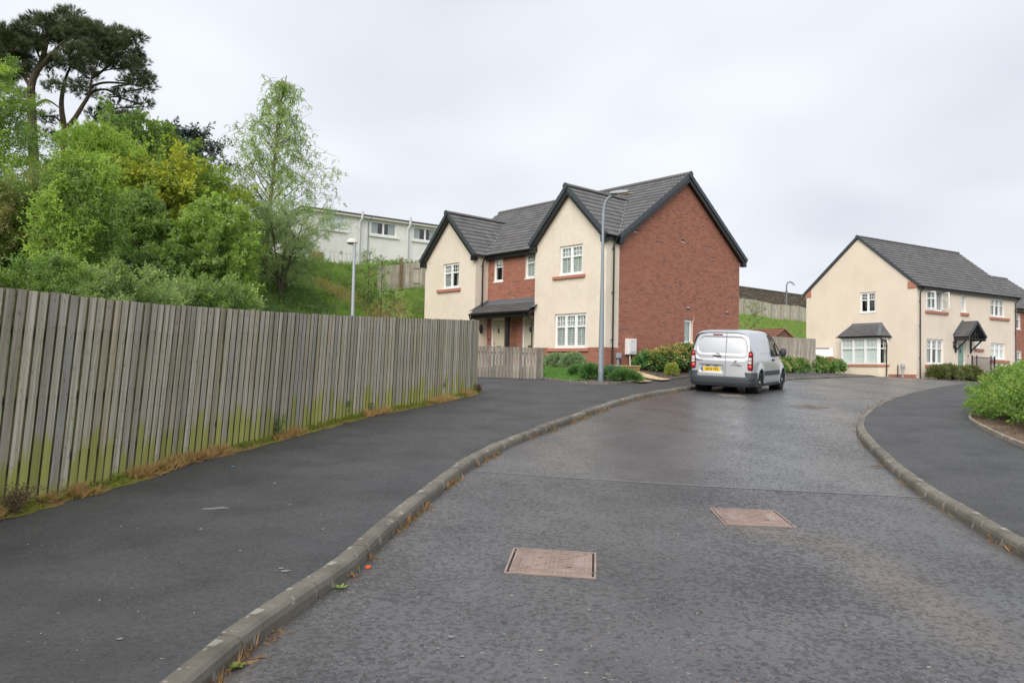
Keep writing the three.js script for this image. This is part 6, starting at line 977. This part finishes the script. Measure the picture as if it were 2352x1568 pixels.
// ---------------------------------------------------------------- trees on the bank
const GR = { fresh: [[.19, .29, .025], [.16, .26, .022], [.22, .32, .035]], mid: [[.11, .185, .025], [.14, .215, .03], [.09, .165, .022]], sage: [[.16, .23, .06], [.135, .2, .045], [.19, .26, .08]], gold: [[.29, .31, .012], [.2, .255, .016], [.11, .185, .018]], dark: [[.02, .036, .023], [.027, .047, .03], [.017, .03, .02]], birch: [[.2, .29, .08], [.17, .25, .06], [.23, .31, .1]], olive: [[.19, .19, .05], [.22, .2, .06], [.14, .18, .035]], willow: [[.17, .24, .08], [.14, .21, .065], [.2, .27, .1]] };
function pine(label, { px, d, trunkTop, limbs, pads, seed }) {  // a Scots pine: bare trunk, forking limbs, flat dark pads of needles
  const R = rng(seed), b = atDepth(px, 700, d), y0 = T(b.x, d) - .1, t = thing('scots_pine', label, 'tree', [b.x, y0, b.z], 0, undefined), loc = (x, y, dz = 0) => { const p = atDepth(x, y, d + dz); return V3(p.x - b.x, p.y - y0, p.z - b.z); };
  const wood = [], F = new Foliage(), tp = [V3(0, 0, 0), ...trunkTop.map(q => loc(q[0], q[1]))], cv = smoothPath(tp, 20); wood.push(pipe(cv, 0, 9, cv.map((_, i) => lerp(.42, .14, i / 20))));
  for (const L of limbs) { const c = smoothPath(L.pts.map((q, i) => loc(q[0], q[1], (L.dz || 0) * i / L.pts.length)), 12); wood.push(pipe(c, 0, 6, c.map((_, i) => lerp(L.r, .04, i / 12)))); }
  for (const [x, y, rx, ry, dens = 1] of pads) {
    const dz = (R() - .5) * 4.5, c = loc(x, y, dz), a = rx * 1.15 * d / FOC, h = ry * 1.12 * d / FOC, m = Math.round(430 * Math.sqrt(dens) * a * h / .8), sub = Math.max(5, Math.round(a * h * 5)), S = [...Array(sub)].map(() => { const u = rdir(R), k = Math.pow(R(), .4); return V3(u.x * a * k, u.y * h * k, u.z * a * .85 * k).add(c); });
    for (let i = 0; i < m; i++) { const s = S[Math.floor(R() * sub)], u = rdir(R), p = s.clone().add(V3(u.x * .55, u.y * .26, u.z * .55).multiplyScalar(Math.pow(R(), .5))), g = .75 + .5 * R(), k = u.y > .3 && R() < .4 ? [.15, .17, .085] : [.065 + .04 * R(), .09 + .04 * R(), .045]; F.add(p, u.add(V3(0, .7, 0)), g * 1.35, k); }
    for (let i = 0; i < Math.ceil(sub / 2); i++) { const s = S[i]; wood.push(pipe([loc(x - (x - px) * .3, y + ry * .9, dz * .5), s.clone().lerp(c, .5).add(V3(0, -.15, 0)), s], 0, 4, [.045, .03, .015])); }
  }
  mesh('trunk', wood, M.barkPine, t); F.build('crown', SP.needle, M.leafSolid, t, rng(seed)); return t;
}
pine('tall Scots pine with straight bare trunk and broad dark crown', { px: 84, d: 51, seed: 3, trunkTop: [[84, 560], [78, 400], [72, 260], [72, 190], [95, 140], [105, 100]],
  limbs: [{ pts: [[72, 240], [40, 232], [-10, 236], [-60, 225]], r: .2 }, { pts: [[70, 200], [45, 165], [5, 140]], r: .16, dz: 3 }, { pts: [[80, 170], [120, 120], [150, 90]], r: .16, dz: -3 }, { pts: [[75, 245], [105, 230], [140, 250]], r: .12 }],
  pads: [[-30, 100, 40, 22], [10, 95, 40, 24], [50, 85, 42, 26], [95, 65, 45, 28], [140, 55, 40, 25], [160, 45, 26, 18], [30, 130, 45, 20], [90, 110, 55, 24], [150, 95, 45, 24], [190, 80, 35, 24], [-20, 150, 40, 20], [60, 165, 35, 16, .7], [120, 150, 40, 18, .8], [20, 185, 34, 15, .7], [110, 190, 26, 12, .55], [45, 215, 24, 10, .5], [185, 125, 35, 20], [60, 300, 16, 12, .3], [0, 250, 25, 14, .5]] });
pine('forked Scots pine with spreading reddish limbs and sparse outer boughs', { px: 150, d: 53, seed: 4, trunkTop: [[150, 560], [148, 400], [146, 330], [146, 285]],
  limbs: [{ pts: [[146, 290], [140, 240], [145, 200], [155, 165], [175, 130]], r: .2 }, { pts: [[146, 300], [165, 280], [190, 240], [205, 215], [208, 185], [225, 140]], r: .2, dz: -2 }, { pts: [[205, 200], [235, 190], [290, 192], [330, 200]], r: .1 }, { pts: [[200, 215], [240, 205], [280, 225], [320, 240]], r: .09, dz: 2 }, { pts: [[210, 180], [250, 150], [275, 120]], r: .1 }, { pts: [[146, 290], [125, 268], [95, 268]], r: .1 }],
  pads: [[225, 75, 40, 20], [255, 85, 38, 20], [275, 95, 34, 18], [295, 85, 22, 14], [240, 110, 50, 20], [290, 120, 32, 18], [305, 145, 26, 16], [265, 150, 42, 16, .7], [210, 130, 40, 18, .8], [320, 175, 26, 12, .8], [345, 200, 22, 11, .8], [300, 190, 30, 11, .6], [325, 240, 26, 9, .7], [285, 215, 30, 9, .5], [255, 250, 30, 12, .5], [270, 275, 34, 13, .7], [230, 270, 30, 12, .5], [190, 165, 34, 16, .7], [170, 200, 26, 12, .5], [215, 215, 26, 10, .5], [120, 310, 16, 12, .35], [110, 275, 22, 10, .4], [290, 262, 26, 12, .6]] });
tree('silver_birch', 'tall slender birch with thin pale green crown on the bank', 'tree', { px: 603, d: 44, topPy: 152, wpx: 262, sprigGeo: SP.birch, pal: GR.birch, n: 4600, h0: .14, up: 1.25, trunk: .13, droop: .6, lean: .07, seed: 11, boughs: 60, sz: .95, spread: .5, rp: q => (q < .2 ? .5 + 1.9 * q : .88 * Math.pow(Math.max(0, 1.03 - q) / .83, .8)) * .92 + .1 * Math.sin(q * 23), bark: std([.17, .15, .085], .95) });
tree('willow_tree', 'low rounded grey green willow in front of the white terrace', 'tree', { px: 652, d: 42, topPy: 486, wpx: 215, sprigGeo: SP.willow, pal: GR.willow, n: 3400, h0: .1, up: .8, trunk: .12, seed: 12, boughs: 40, multi: 4, sz: .9, rp: q => .65 + .4 * Math.sin(q * 3.1) });
tree('young_birch', 'bushy young birch with thin pale stems overhanging the bank foot', 'tree', { px: 505, d: 33, topPy: 395, wpx: 185, sprigGeo: SP.birch, pal: [[.17, .25, .03], [.14, .22, .025], [.2, .28, .04]], n: 7600, sz: .9, h0: .06, up: .7, trunk: .08, seed: 13, boughs: 52, multi: 3, bark: M.barkBirch, droop: .25, rp: q => .75 + .3 * Math.sin(q * 3) - .55 * q * q });
tree('bright_maple', 'tall bright green tree standing below the pines', 'tree', { px: 205, d: 36, topPy: 282, wpx: 230, pal: GR.fresh, sz: .85, n: 8200, h0: .08, up: .7, trunk: .12, seed: 14, boughs: 56, rp: q => .8 + .3 * Math.sin(q * 3) - .72 * q * q });
tree('yellow_laburnum', 'golden yellow leaved tree beside the dark hollow', 'tree', { px: 392, d: 37, topPy: 404, wpx: 250, sprigGeo: SP.broad, pal: GR.gold, n: 4600, h0: .3, up: .55, trunk: .12, seed: 15, boughs: 46, rp: q => .7 + .45 * Math.sin(q * 2.9) - .25 * q });
tree('dark_holly', 'dark blue green evergreen rising behind the golden tree', 'tree', { px: 405, d: 47, topPy: 296, wpx: 170, sprigGeo: SP.holly, pal: GR.dark, n: 4200, h0: .1, up: .75, trunk: .16, seed: 16, boughs: 44, mat: M.leafSolid });
tree('green_sycamore', 'mid green broadleaved tree between the bright tree and the dark evergreen', 'tree', { px: 300, d: 43, topPy: 292, wpx: 250, sprigGeo: SP.broad, pal: GR.mid, n: 4600, h0: .1, up: .6, trunk: .16, seed: 17, boughs: 46 });
tree('edge_beech', 'fresh green tree reaching in beside the trunk of the straight pine', 'tree', { px: -80, d: 31, topPy: 120, wpx: 215, pal: GR.mid.concat(GR.fresh), n: 5200, h0: .15, up: .55, trunk: .14, seed: 18, boughs: 50 });
tree('budding_thorn', 'brownish green budding thorn tree in front of the pine trunk', 'tree', { px: 60, d: 30, topPy: 392, wpx: 270, pal: GR.olive.concat(GR.mid), n: 5600, h0: .05, up: .65, trunk: .09, seed: 19, boughs: 52, multi: 3 });
tree('hazel_tree', 'leafy upright green hazel under the bright tree beside the golden tree', 'tree', { px: 305, d: 33, topPy: 440, wpx: 135, sprigGeo: SP.birch, pal: GR.mid.concat([[.15, .24, .03]]), n: 3600, h0: .05, up: .9, trunk: .07, seed: 20, boughs: 44, droop: .2 });
tree('aspen_sapling', 'upright feathery young tree in front of the bright tree, well left of the golden one', 'tree', { px: 170, d: 27, topPy: 345, wpx: 150, sprigGeo: SP.birch, pal: GR.fresh.concat(GR.mid), n: 4600, h0: .05, up: .95, trunk: .07, seed: 22, boughs: 50, droop: .2, sz: .85 });
tree('slender_rowan', 'slender pale leaved sapling standing before the golden tree', 'tree', { px: 478, d: 31, topPy: 455, wpx: 120, sprigGeo: SP.broad, pal: [[.17, .26, .035], [.15, .24, .03]], n: 1300, h0: .1, up: .7, trunk: .05, seed: 21, boughs: 26 });
const shrubAt = (name, label, px, d, topPy, wpx, pal, n, seed, g = SP.small, extra = {}) => tree(name, label, 'shrub', { px, d, topPy, wpx, pal, n, h0: .02, up: .55, trunk: .04, seed, boughs: 34, multi: 4, sprigGeo: g, rp: q => .9 + .2 * Math.sin(q * 3) - .6 * q * q, group: undefined, ...extra });
shrubAt('sallow_shrub', 'pale grey green sallow shrub leaning over the tall fence', 235, 21, 618, 210, GR.sage, 4600, 31, SP.small, { sz: .8 });
shrubAt('elder_shrub', 'large dark leaved elder shrub behind the near end of the tall fence', 55, 20, 585, 280, GR.mid, 5600, 32, SP.small, { sz: .8 });
shrubAt('bramble_shrub', 'tangled green bramble shrub behind the middle of the tall fence', 370, 25, 640, 200, GR.mid.concat(GR.sage), 5200, 33, SP.small, { sz: .85 });
shrubAt('hawthorn_shrub', 'green hawthorn shrub below the young birch', 470, 27, 640, 150, [[.12, .2, .03], [.1, .17, .03]], 3000, 34);
shrubAt('dogwood_shrub', 'light green dogwood shrub at the end of the row above the fence', 530, 29, 650, 95, GR.birch, 2000, 35);
shrubAt('snowberry_shrub', 'dim green snowberry thicket filling the hollow under the golden tree', 380, 30, 560, 260, GR.mid, 3600, 36, SP.broad);
for (const [px, d, topPy, s, l] of [[875, 46, 588, 41, 'thin leafing sapling on the bank right of the path lamp'], [845, 47, 575, 42, 'bare whippy sapling on the bank left of the path lamp'], [905, 38, 660, 43, 'small green sapling low on the bank near the brick house'], [1735, 76, 690, 44, 'thin sapling on the far bank below the stone wall']]) tree('bank_sapling', l, 'sapling', { px, d, topPy, wpx: 34, pal: GR.birch, n: 130, h0: .15, up: .8, trunk: .025, seed: s, boughs: 14, sz: .8 });
{ // broom in flower
  const b = atDepth(757, 690, 38), y = T(b.x, 38), t = thing('broom_bush', 'bright yellow flowering broom on the grassy bank', 'shrub', [b.x, y, b.z]), R = rng(3), W = [], F = new Foliage(); for (let i = 0; i < 34; i++) { const u = V3((R() - .5) * 1.1, .75 + .5 * R(), (R() - .5) * .9), e = u.clone().multiplyScalar(.55 + .55 * R()); W.push(pipe([V3(0, 0, 0), e.clone().multiplyScalar(.5).add(V3(0, .08, 0)), e], .012, 3)); for (let k = 0; k < 26; k++) F.add(e.clone().multiplyScalar(.35 + .65 * R()).add(rdir(R).multiplyScalar(.06)), rdir(R), .55, u.x < -.25 && R() < .6 ? [.06, .12, .03] : R() < .75 ? [.75, .48, .01] : [.12, .18, .03]); }
  mesh('stems', W, std([.08, .14, .04], .9), t); F.build('flowers', SP.small, M.leaf, t);
}
// ---------------------------------------------------------------- grass and undergrowth on the bank
{
  const R = rng(900), F = new Foliage(), K = new Foliage();
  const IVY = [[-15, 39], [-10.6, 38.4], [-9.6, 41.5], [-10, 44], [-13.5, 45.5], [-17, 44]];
  const seen = (x, d, y) => { const p = project(x, y, -d); return p[0] > 430 && p[0] < 1990 && p[1] > 560 && p[1] < 840; };
  for (let i = 0; i < 48000; i++) {
    const d = 27 + 72 * Math.pow(R(), 1.1), px = R() < .75 ? 540 + R() * 445 : 1680 + R() * 190, x = atDepth(px, 700, d).x; if (inPoly(NEARSIDE, x, d) || inPoly(FARSIDE, x, d) && R() < .7) continue; const y = T(x, d); if (!seen(x, d, y)) continue;
    const c = bankCol(x, d), n = nz(x * .8, d * .8, 9), dry = R() < .12 ? 1 : 0; F.add(V3(x, y - .03, -d), V3((R() - .5) * .9, 1.1, (R() - .5) * .9 + .25), (.55 + .75 * R()) * (1 + .5 * n), dry ? [.42, .35, .18] : [c[0] * 1.9 + .09 * R(), c[1] * 2 + .14 * R(), c[2] + .01]);
  }
  const g = F.build(numbered('bank_grass'), SP.grass, M.leaf, scene); tag(g, 'rough green grass growing over the bank', 'grass', null, 'stuff');
  for (let i = 0; i < 26000; i++) {
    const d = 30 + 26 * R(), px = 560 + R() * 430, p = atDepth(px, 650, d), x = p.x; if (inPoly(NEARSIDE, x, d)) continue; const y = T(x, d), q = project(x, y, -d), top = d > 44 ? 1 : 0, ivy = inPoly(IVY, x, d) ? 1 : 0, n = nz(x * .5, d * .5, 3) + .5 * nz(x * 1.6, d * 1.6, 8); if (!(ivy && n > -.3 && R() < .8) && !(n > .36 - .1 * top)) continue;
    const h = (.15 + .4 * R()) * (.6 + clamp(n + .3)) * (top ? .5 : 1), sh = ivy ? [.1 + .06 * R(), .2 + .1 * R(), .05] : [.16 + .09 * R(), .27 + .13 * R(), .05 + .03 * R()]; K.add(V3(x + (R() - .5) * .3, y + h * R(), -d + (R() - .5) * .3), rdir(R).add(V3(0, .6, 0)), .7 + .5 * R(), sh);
  }
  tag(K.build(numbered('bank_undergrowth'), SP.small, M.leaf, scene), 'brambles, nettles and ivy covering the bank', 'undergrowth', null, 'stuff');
  const nettle = new Foliage(); for (let i = 0; i < 9000; i++) { const d = 24 + 16 * R(), px = -60 + R() * 640, x = atDepth(px, 650, d).x; if (inPoly(NEARSIDE, x, d)) continue; nettle.add(V3(x, T(x, d) + .7 * R() * R(), -d), rdir(R).add(V3(0, .7, 0)), 1 + .5 * R(), [.12 + .09 * R(), .24 + .12 * R(), .05]); }
  tag(nettle.build(numbered('wood_undergrowth'), SP.broad, M.leaf, scene), 'leafy undergrowth on the shaded floor below the trees', 'undergrowth', null, 'stuff');
}
// ---------------------------------------------------------------- gardens of the brick house
{
  const bedPoly = edgeA.slice(0, 8).concat([[10.6, 34.6], plan(fA, .02, -8.9), plan(fA, .02, .02), plan(fA, -3.9, .02), plan(fA, -11.8, .02), [-6.5, 30], [-4.2, 25.2], [-1.1, 24.75], [.95, 24.66]]);
  const N = tileNoise(401, 24, 4, .6), mul = (x, d) => { const k = .8 + .5 * (.5 + .5 * nz(x * 3, d * 3)); return [k, k, k]; };
  const soil = std(0xffffff, .95, { vertexColors: true, map: texture(512, 512, .9, .9, (u, v) => { const n = N(u, v); return [.075 + .1 * n, .056 + .075 * n, .043 + .057 * n]; }, true), bumpMap: texture(512, 512, .9, .9, (u, v) => N(u, v)), bumpScale: .03 });
  struct('planting_bed', [sheet(bedPoly, yardY, .3, mul)], soil, true);
  const P = L => L.map(q => hit(...q, .14)), up = k => (x, d) => yardY(x, d) + k;
  const lawn = struct('lawn', [sheet([[.98, 24.7], [1.05, 24.25], [1.75, 23.5], [2.5, 24.2], [2.7, 26.5], [1.6, 28.4], [.4, 28.8], [-1, 27.5], [-1.5, 25.2]], up(.02), .3, () => [.09, .2, .03])], std(0xffffff, .95, { vertexColors: true }), true);
  struct('garden_path', [sheet(P([[1461, 861], [1544, 871.6], [1519, 873.6], [1440, 862.5]]), up(.03), .3)], M.slab, true); struct('garden_path', [sheet(P([[1388, 864], [1430, 866.5], [1498, 876], [1474, 878], [1410, 872]]), up(.03), .3)], M.slab, true);
  const R = rng(70), F = new Foliage(); for (let i = 0; i < 5200; i++) { const x = -1.4 + R() * 4, d = 23.5 + R() * 5.2; if (!inPoly([[1.0, 24.6], [1.1, 24.3], [1.75, 23.6], [2.4, 24.2], [2.6, 26.4], [1.6, 28.2], [.4, 28.6], [-1, 27.3], [-1.4, 25.3]], x, d)) continue; F.add(V3(x, yardY(x, d) + .015, -d), V3((R() - .5) * .5, 1, (R() - .5) * .5), .22 + .12 * R(), [.1 + .05 * R(), .25 + .1 * R(), .03]); }
  tag(F.build(numbered('lawn_grass'), SP.grass, M.leaf, scene), 'short bright green lawn grass behind the low fence', 'grass', null, 'stuff');
  const B = new Foliage(), chip = box(.05, .008, .02); for (let i = 0; i < 4200; i++) { const x = .9 + R() * 9, d = 22.5 + R() * 12; if (!inPoly(bedPoly, x, d) || distLine(edgeA, x, d) > 3.2) continue; const k = .03 + .1 * R() * R(); B.add(V3(x, yardY(x, d) + .012, -d), rdir(R).multiplyScalar(.4).add(V3(0, 0, 1)), .6 + R(), [k * 1.15, k * .9, k * .75]); }
  tag(B.build(numbered('bark_mulch'), clean(chip), M.leafSolid, scene), 'dark bark mulch covering the planting bed', 'mulch', null, 'stuff');
  // bed edging along the footway, in two runs with the path gap between
  const E1 = resample([[.97, 24.2], [1.85, 22.85], [2.48, 22.6], [3.06, 22.72], [4.07, 24.55]], .3), E2 = resample([[5.67, 27.1], [6.81, 29.4], [9.6, 33.4], [13.82, 39.5]], .3);
  for (const e of [E1, E2]) kerbRun('bed_edging', e, -1, .9, M.kerb, EP, (x, d) => footY(x, d));
  const spot = (px, py) => { const [x, d] = hit(px, py, .16); return [x, yardY(x, d), -d]; };
  [[1255, 851, .5, 'first'], [1280, 853, .62, 'second'], [1318, 857, .68, 'third']].forEach(([px, py, r], i) => { const [x, y, z] = spot(px, py); bush('hebe_bush', ['clipped grey green dome bush half hidden by the low fence post', 'clipped grey green dome bush in the middle of the row by the lawn', 'clipped grey green dome bush nearest the steel street lamp'][i], 'bush', { c: [[x, y - .04, z - .5, r * .6, r * .72, r * .6]], sprigGeo: SP.tiny, pal: [[.15, .23, .1], [.12, .2, .085], [.19, .27, .13]], n: 3800, seed: 201 + i, sz: 1.15, group: 'clipped dome bushes', stems: 4, mat: M.leafSolid }); });
  [[1328, 866, .25, .2, 'low dark juniper left of the street lamp'], [1357, 870, .27, .3, 'feathery juniper close to the foot of the street lamp'], [1402, 868, .25, .22, 'bluish juniper right of the street lamp'], [1432, 873, .3, .22, 'spreading juniper beside the sandy path']].forEach(([px, py, r, h, l], i) => { const [x, y, z] = spot(px, py); bush('juniper', l, 'shrub', { c: [[x, y, z, r, h, r * .8], [x + .3, y, z + .1, r * .6, h * .7, r * .5]], sprigGeo: SP.juniper, pal: [[.07, .16, .035], [.1, .2, .045], [.05, .12, .04]].map(q => i === 2 ? [q[0] * 1.1, q[1] * 1.05, q[2] * 2.2] : q), n: 1000, seed: 211 + i, sz: .95, mat: M.leafSolid }); });
  { const C = []; for (let i = 0; i < 7; i++) { const p = fA(.85 + .12 * Math.sin(i * 2), 0, -1.75 - i * .72); C.push([p[0], HA.o[1] - .05, p[2], .58, .52 + .26 * sst(0, 3, i) + .07 * Math.sin(i * 3), .58]); } bush('laurel_bush', 'long glossy laurel bush with coppery young tips along the brick gable', 'bush', { c: C, sprigGeo: SP.laurel, pal: [[.05, .13, .03], [.07, .16, .035], [.04, .1, .03]], tip: [[.2, .17, .04], [.24, .14, .05], [.17, .2, .04]], tipAmt: .8, n: 5200, seed: 221 }); }
  for (const [px, py, s, l] of [[1503, 857, 1, 'small yellow green box ball beside the coppery laurel, farther from the van'], [1543, 862, 2, 'small yellow green box ball nearest the silver van']]) { const [x, y, z] = spot(px, py); bush('box_ball', l, 'bush', { c: [[x, y - .02, z, .17, .33, .17]], sprigGeo: SP.tiny, pal: [[.24, .3, .025], [.18, .25, .02], [.3, .34, .04]], n: 900, seed: 230 + s, sz: 1.2, mat: M.leaf }); }
  { const C = []; for (let i = 0; i < 9; i++) { const f = i / 8, x = lerp(11.9, 19.2, f), d = lerp(37.6, 45.7, f); C.push([x - .25, G(x, d) + .08, -d - .35, .55, .52 + .08 * Math.sin(i * 2.3) + (i > 4 ? .08 : 0), .55]); } bush('clipped_hedge', 'green hedge along the back of the footway in front of the board fence', 'hedge', { c: C, sprigGeo: SP.laurel, pal: [[.075, .17, .035], [.1, .2, .04], [.055, .13, .03]], tip: [[.2, .22, .06], [.24, .2, .08]], tipAmt: .5, n: 6000, seed: 241 }); }
  { const C = []; for (let i = 0; i < 6; i++) { const p = fB(.45 + i * .78, 0, .95 + .12 * Math.sin(i * 2)); C.push([p[0], G(p[0], -p[2]) - .02, p[2], .5, .58 + .08 * Math.sin(i * 2.1) - (i === 5 ? .12 : 0), .45]); } bush('barberry_hedge', 'low bronze green hedge in front of the cream house', 'hedge', { c: C, sprigGeo: SP.privet, pal: [[.075, .1, .025], [.1, .11, .03], [.06, .11, .03], [.12, .1, .035]], n: 5200, seed: 251, sz: 1.1 }); }
  // bed and hedge at the right
  const bed = edgeR.concat([[46, 30], [22, 4]]), by = (x, d) => rFlush(x, d) + .13 + .3 * sst(.1, 3, distLine(edgeR, x, d)) + .02 * nz(x * 3, d * 3);
  struct('planting_bed', [sheet(offsetCurve(edgeR, .05).concat([[46, 28], [24, 2]]), by, .35, (x, d) => { const k = 1.3 + .9 * nz(x * 4, d * 4, 2); return [k, k * .92, k * .8]; })], soil, true);
  const Q = resample([[14.2, 21.4], [12.2, 19], [11.0, 17.2], [10.4, 15.7], [10.0, 14.3], [9.8, 12.9], [9.9, 11.1], [10.4, 9]], .85), C = []; Q.forEach(([x, d], i) => { for (const o of [-.5, 0, 1.1, 2.3]) { const xx = x + .35 + o * .95, dd = d + o * .45; C.push([xx, by(xx, dd) - .03, -dd, .78 + .12 * Math.sin(i * 3 + o), (o < 0 ? .42 : .7) + .2 * Math.max(0, o) * .5 + .12 * Math.sin(i * 1.7 + o), .78]); } });
  bush('lonicera_hedge', 'bright green spreading evergreen shrub bed beside the right footway', 'hedge', { c: C, sprigGeo: SP.privet, pal: [[.12, .225, .02], [.09, .19, .018], [.15, .26, .03]], tip: [[.2, .29, .04]], tipAmt: .4, n: 28000, seed: 261, sz: 1.15, stems: 5, mat: M.leaf });
  const D = new Foliage(); for (let i = 0; i < 2600; i++) { const x = 8 + R() * 7, d = 10 + R() * 10; if (!inPoly(bed, x, d) || distLine(edgeR, x, d) > 2.2) continue; const k = R(); D.add(V3(x, by(x, d) + .012, -d), rdir(R).multiplyScalar(.5).add(V3(0, .1, 1)), .5 + .7 * R(), [.16 + .18 * k, .11 + .13 * k, .05 + .05 * k]); }
  tag(D.build(numbered('leaf_litter'), leafGeo(.06, .022), M.leafSolid, scene), 'brown dead leaves lying under the bright green shrub bed', 'leaf litter', null, 'stuff');
}
// ---------------------------------------------------------------- moss, dead grass and weeds along the fence and the channels
{
  const R = rng(600), n = fenceCurve.length, hf = (x, d) => { const k = distLine(fenceCurve, x, d), w = .2 + .1 * nz(x * 1.3, d * 1.3, 3); return footY(x, d) + .004 + .03 * sst(w, 0, k) * (.55 + .9 * Math.abs(nz(x * 5, d * 5, 1)) + .5 * nz(x * 17, d * 17, 4)); };
  const edge = offsetCurve(fenceCurve, .2).map(([x, d], i) => { const o = .09 * nz(i * .35, 2.2) + .06 * nz(i * 1.3, 5); return [x + o, d]; }), poly = offsetCurve(fenceCurve, -.03).concat(edge.reverse());
  const mossMat = std(0xffffff, .95, { vertexColors: true }); const col = (x, d) => { const m = nz(x * 2.1, d * 2.1, 7), f = nz(x * 9, d * 9, 3), g = nz(x * 31, d * 31, 1), br = sst(-.15, .25, m + .4 * f), k = .75 + .5 * (.5 + .5 * g); return [lerp(.17, .21, br) * k, lerp(.16, .12, br) * k, lerp(.02, .045, br) * k]; };
  struct('moss_verge', [sheet(poly, hf, .045, col)], mossMat, true).userData.kind = 'structure';
  const F = new Foliage(), S = new Foliage();
  for (let i = 0; i < 9000; i++) { const j = Math.floor(R() * (n - 1)), [x0, d0] = fenceCurve[j], o = .02 + .2 * R() * R(), x = x0 + o, d = d0 + (R() - .5) * .2, m = nz(x * 1.2, d * 1.2, 12) + .4 * nz(x * 5, d * 5, 2); if (m < .12) { if (R() < .3) S.add(V3(x, hf(x, d), -d), rdir(R).add(V3(0, .8, 0)), .35 + .4 * R(), [.13 + .08 * R(), .18 + .08 * R(), .02]); continue; } const k = R(); F.add(V3(x, hf(x, d) - .01, -d), V3((R() - .3) * 1.6, .35 + .5 * R(), (R() - .5) * 1.6), .22 + .24 * R(), [.38 + .16 * k, .25 + .12 * k, .09 + .06 * k]); }
  tag(F.build(numbered('dead_grass'), SP.grass, M.leafSolid, scene), 'withered orange grass along the foot of the tall fence', 'dead grass', null, 'stuff'); tag(S.build(numbered('moss_tufts'), SP.tiny, M.leafSolid, scene), 'green moss tufts along the foot of the tall fence', 'moss', null, 'stuff');
  const C = new Foliage(), L = new Foliage();
  for (const [cv, side] of [[kerbL, 1], [kerbR, -1]]) for (let i = 0; i < (side > 0 ? 5200 : 900); i++) { const j = Math.floor(R() * Math.min(cv.length, 110)), [x0, d0] = cv[j], o = .012 + .13 * R() * R() * R(), x = x0 + side * o, d = d0 + (R() - .5) * .3, m = nz(d * .9, side, 4) + .5 * nz(d * 3.1, side, 8); if (m < -.02 || d > 22) continue; const k = R(); (R() < .6 ? C : L).add(V3(x, G(x, d) + .004, -d), rdir(R).add(V3(0, R() < .8 ? -.1 : .8, 0)), .12 + .2 * R(), R() < .1 ? [.12, .2, .03] : [.2 + .2 * k, .12 + .1 * k, .04 + .05 * k]); }
  tag(C.build(numbered('channel_needles'), SP.grass, M.leafSolid, scene), 'dead pine needles and straw gathered in the kerb channel', 'debris', null, 'stuff'); tag(L.build(numbered('channel_leaves'), SP.tiny, M.leafSolid, scene), 'small dead leaves gathered in the kerb channel', 'debris', null, 'stuff');
  for (const [px, py, h, sd, l] of [[1010, 917, .42, 1, 'tall green weed against the tall fence near its far end'], [785, 962, .34, 2, 'leafy weed at the foot of the tall fence below the path lamp'], [840, 950, .22, 3, 'small weed tuft at the fence foot with dry stalks'], [632, 1006, .3, 4, 'scruffy dark weed at the fence foot by the orange dead grass'], [1098, 900, .2, 5, 'dry brown weed tuft at the very end of the tall fence'], [30, 1180, .22, 6, 'withered dark clump at the near foot of the tall fence']]) {
    const [x, d] = hit(px, py, .11), w = thing('fence_weed', l, 'weed', [x, footY(x, d), -d]), W = [], Q = new Foliage(), dry = sd > 4; for (let i = 0; i < 7; i++) { const e = V3((R() - .5) * .3, h * (.6 + .5 * R()), (R() - .5) * .2); W.push(pipe([V3(0, 0, 0), e.clone().multiplyScalar(.5).add(V3(0, .03, 0)), e], .004, 3)); for (let k = 0; k < 9; k++) Q.add(e.clone().multiplyScalar(.2 + .8 * R()), rdir(R), .35 + .2 * R(), dry ? [.16, .11, .05] : [.07 + .05 * R(), .15 + .07 * R(), .03]); } mesh('stems', W, std(dry ? [.2, .14, .07] : [.12, .18, .05], .9), w); Q.build('leaves', SP.privet, M.leaf, w); }
  for (const [px, py, s, sd, l] of [[530, 1535, .06, 1, 'round leaved seedling in the channel at the foot of the left kerb'], [775, 1352, .07, 2, 'spiky green weed in the channel beside the left kerb']]) { const [x, d] = hit(px, py, 0), w = thing('channel_weed', l, 'weed', [x + .02, G(x, d), -d]); const g = []; for (let i = 0; i < 6; i++) g.push(leafGeo(s, s * (sd === 1 ? .75 : .3)).rotateX(-.35).rotateY(i * 1.05 + sd)); mesh('leaves', g, std([.2, .3, .06], .7, { side: THREE.DoubleSide }), w); mesh('stem', [pipe([[0, -.01, 0], [0, .012, 0]], .003, 5)], std([.2, .25, .08], .8), w); }
}
renderer.render(scene, camera);
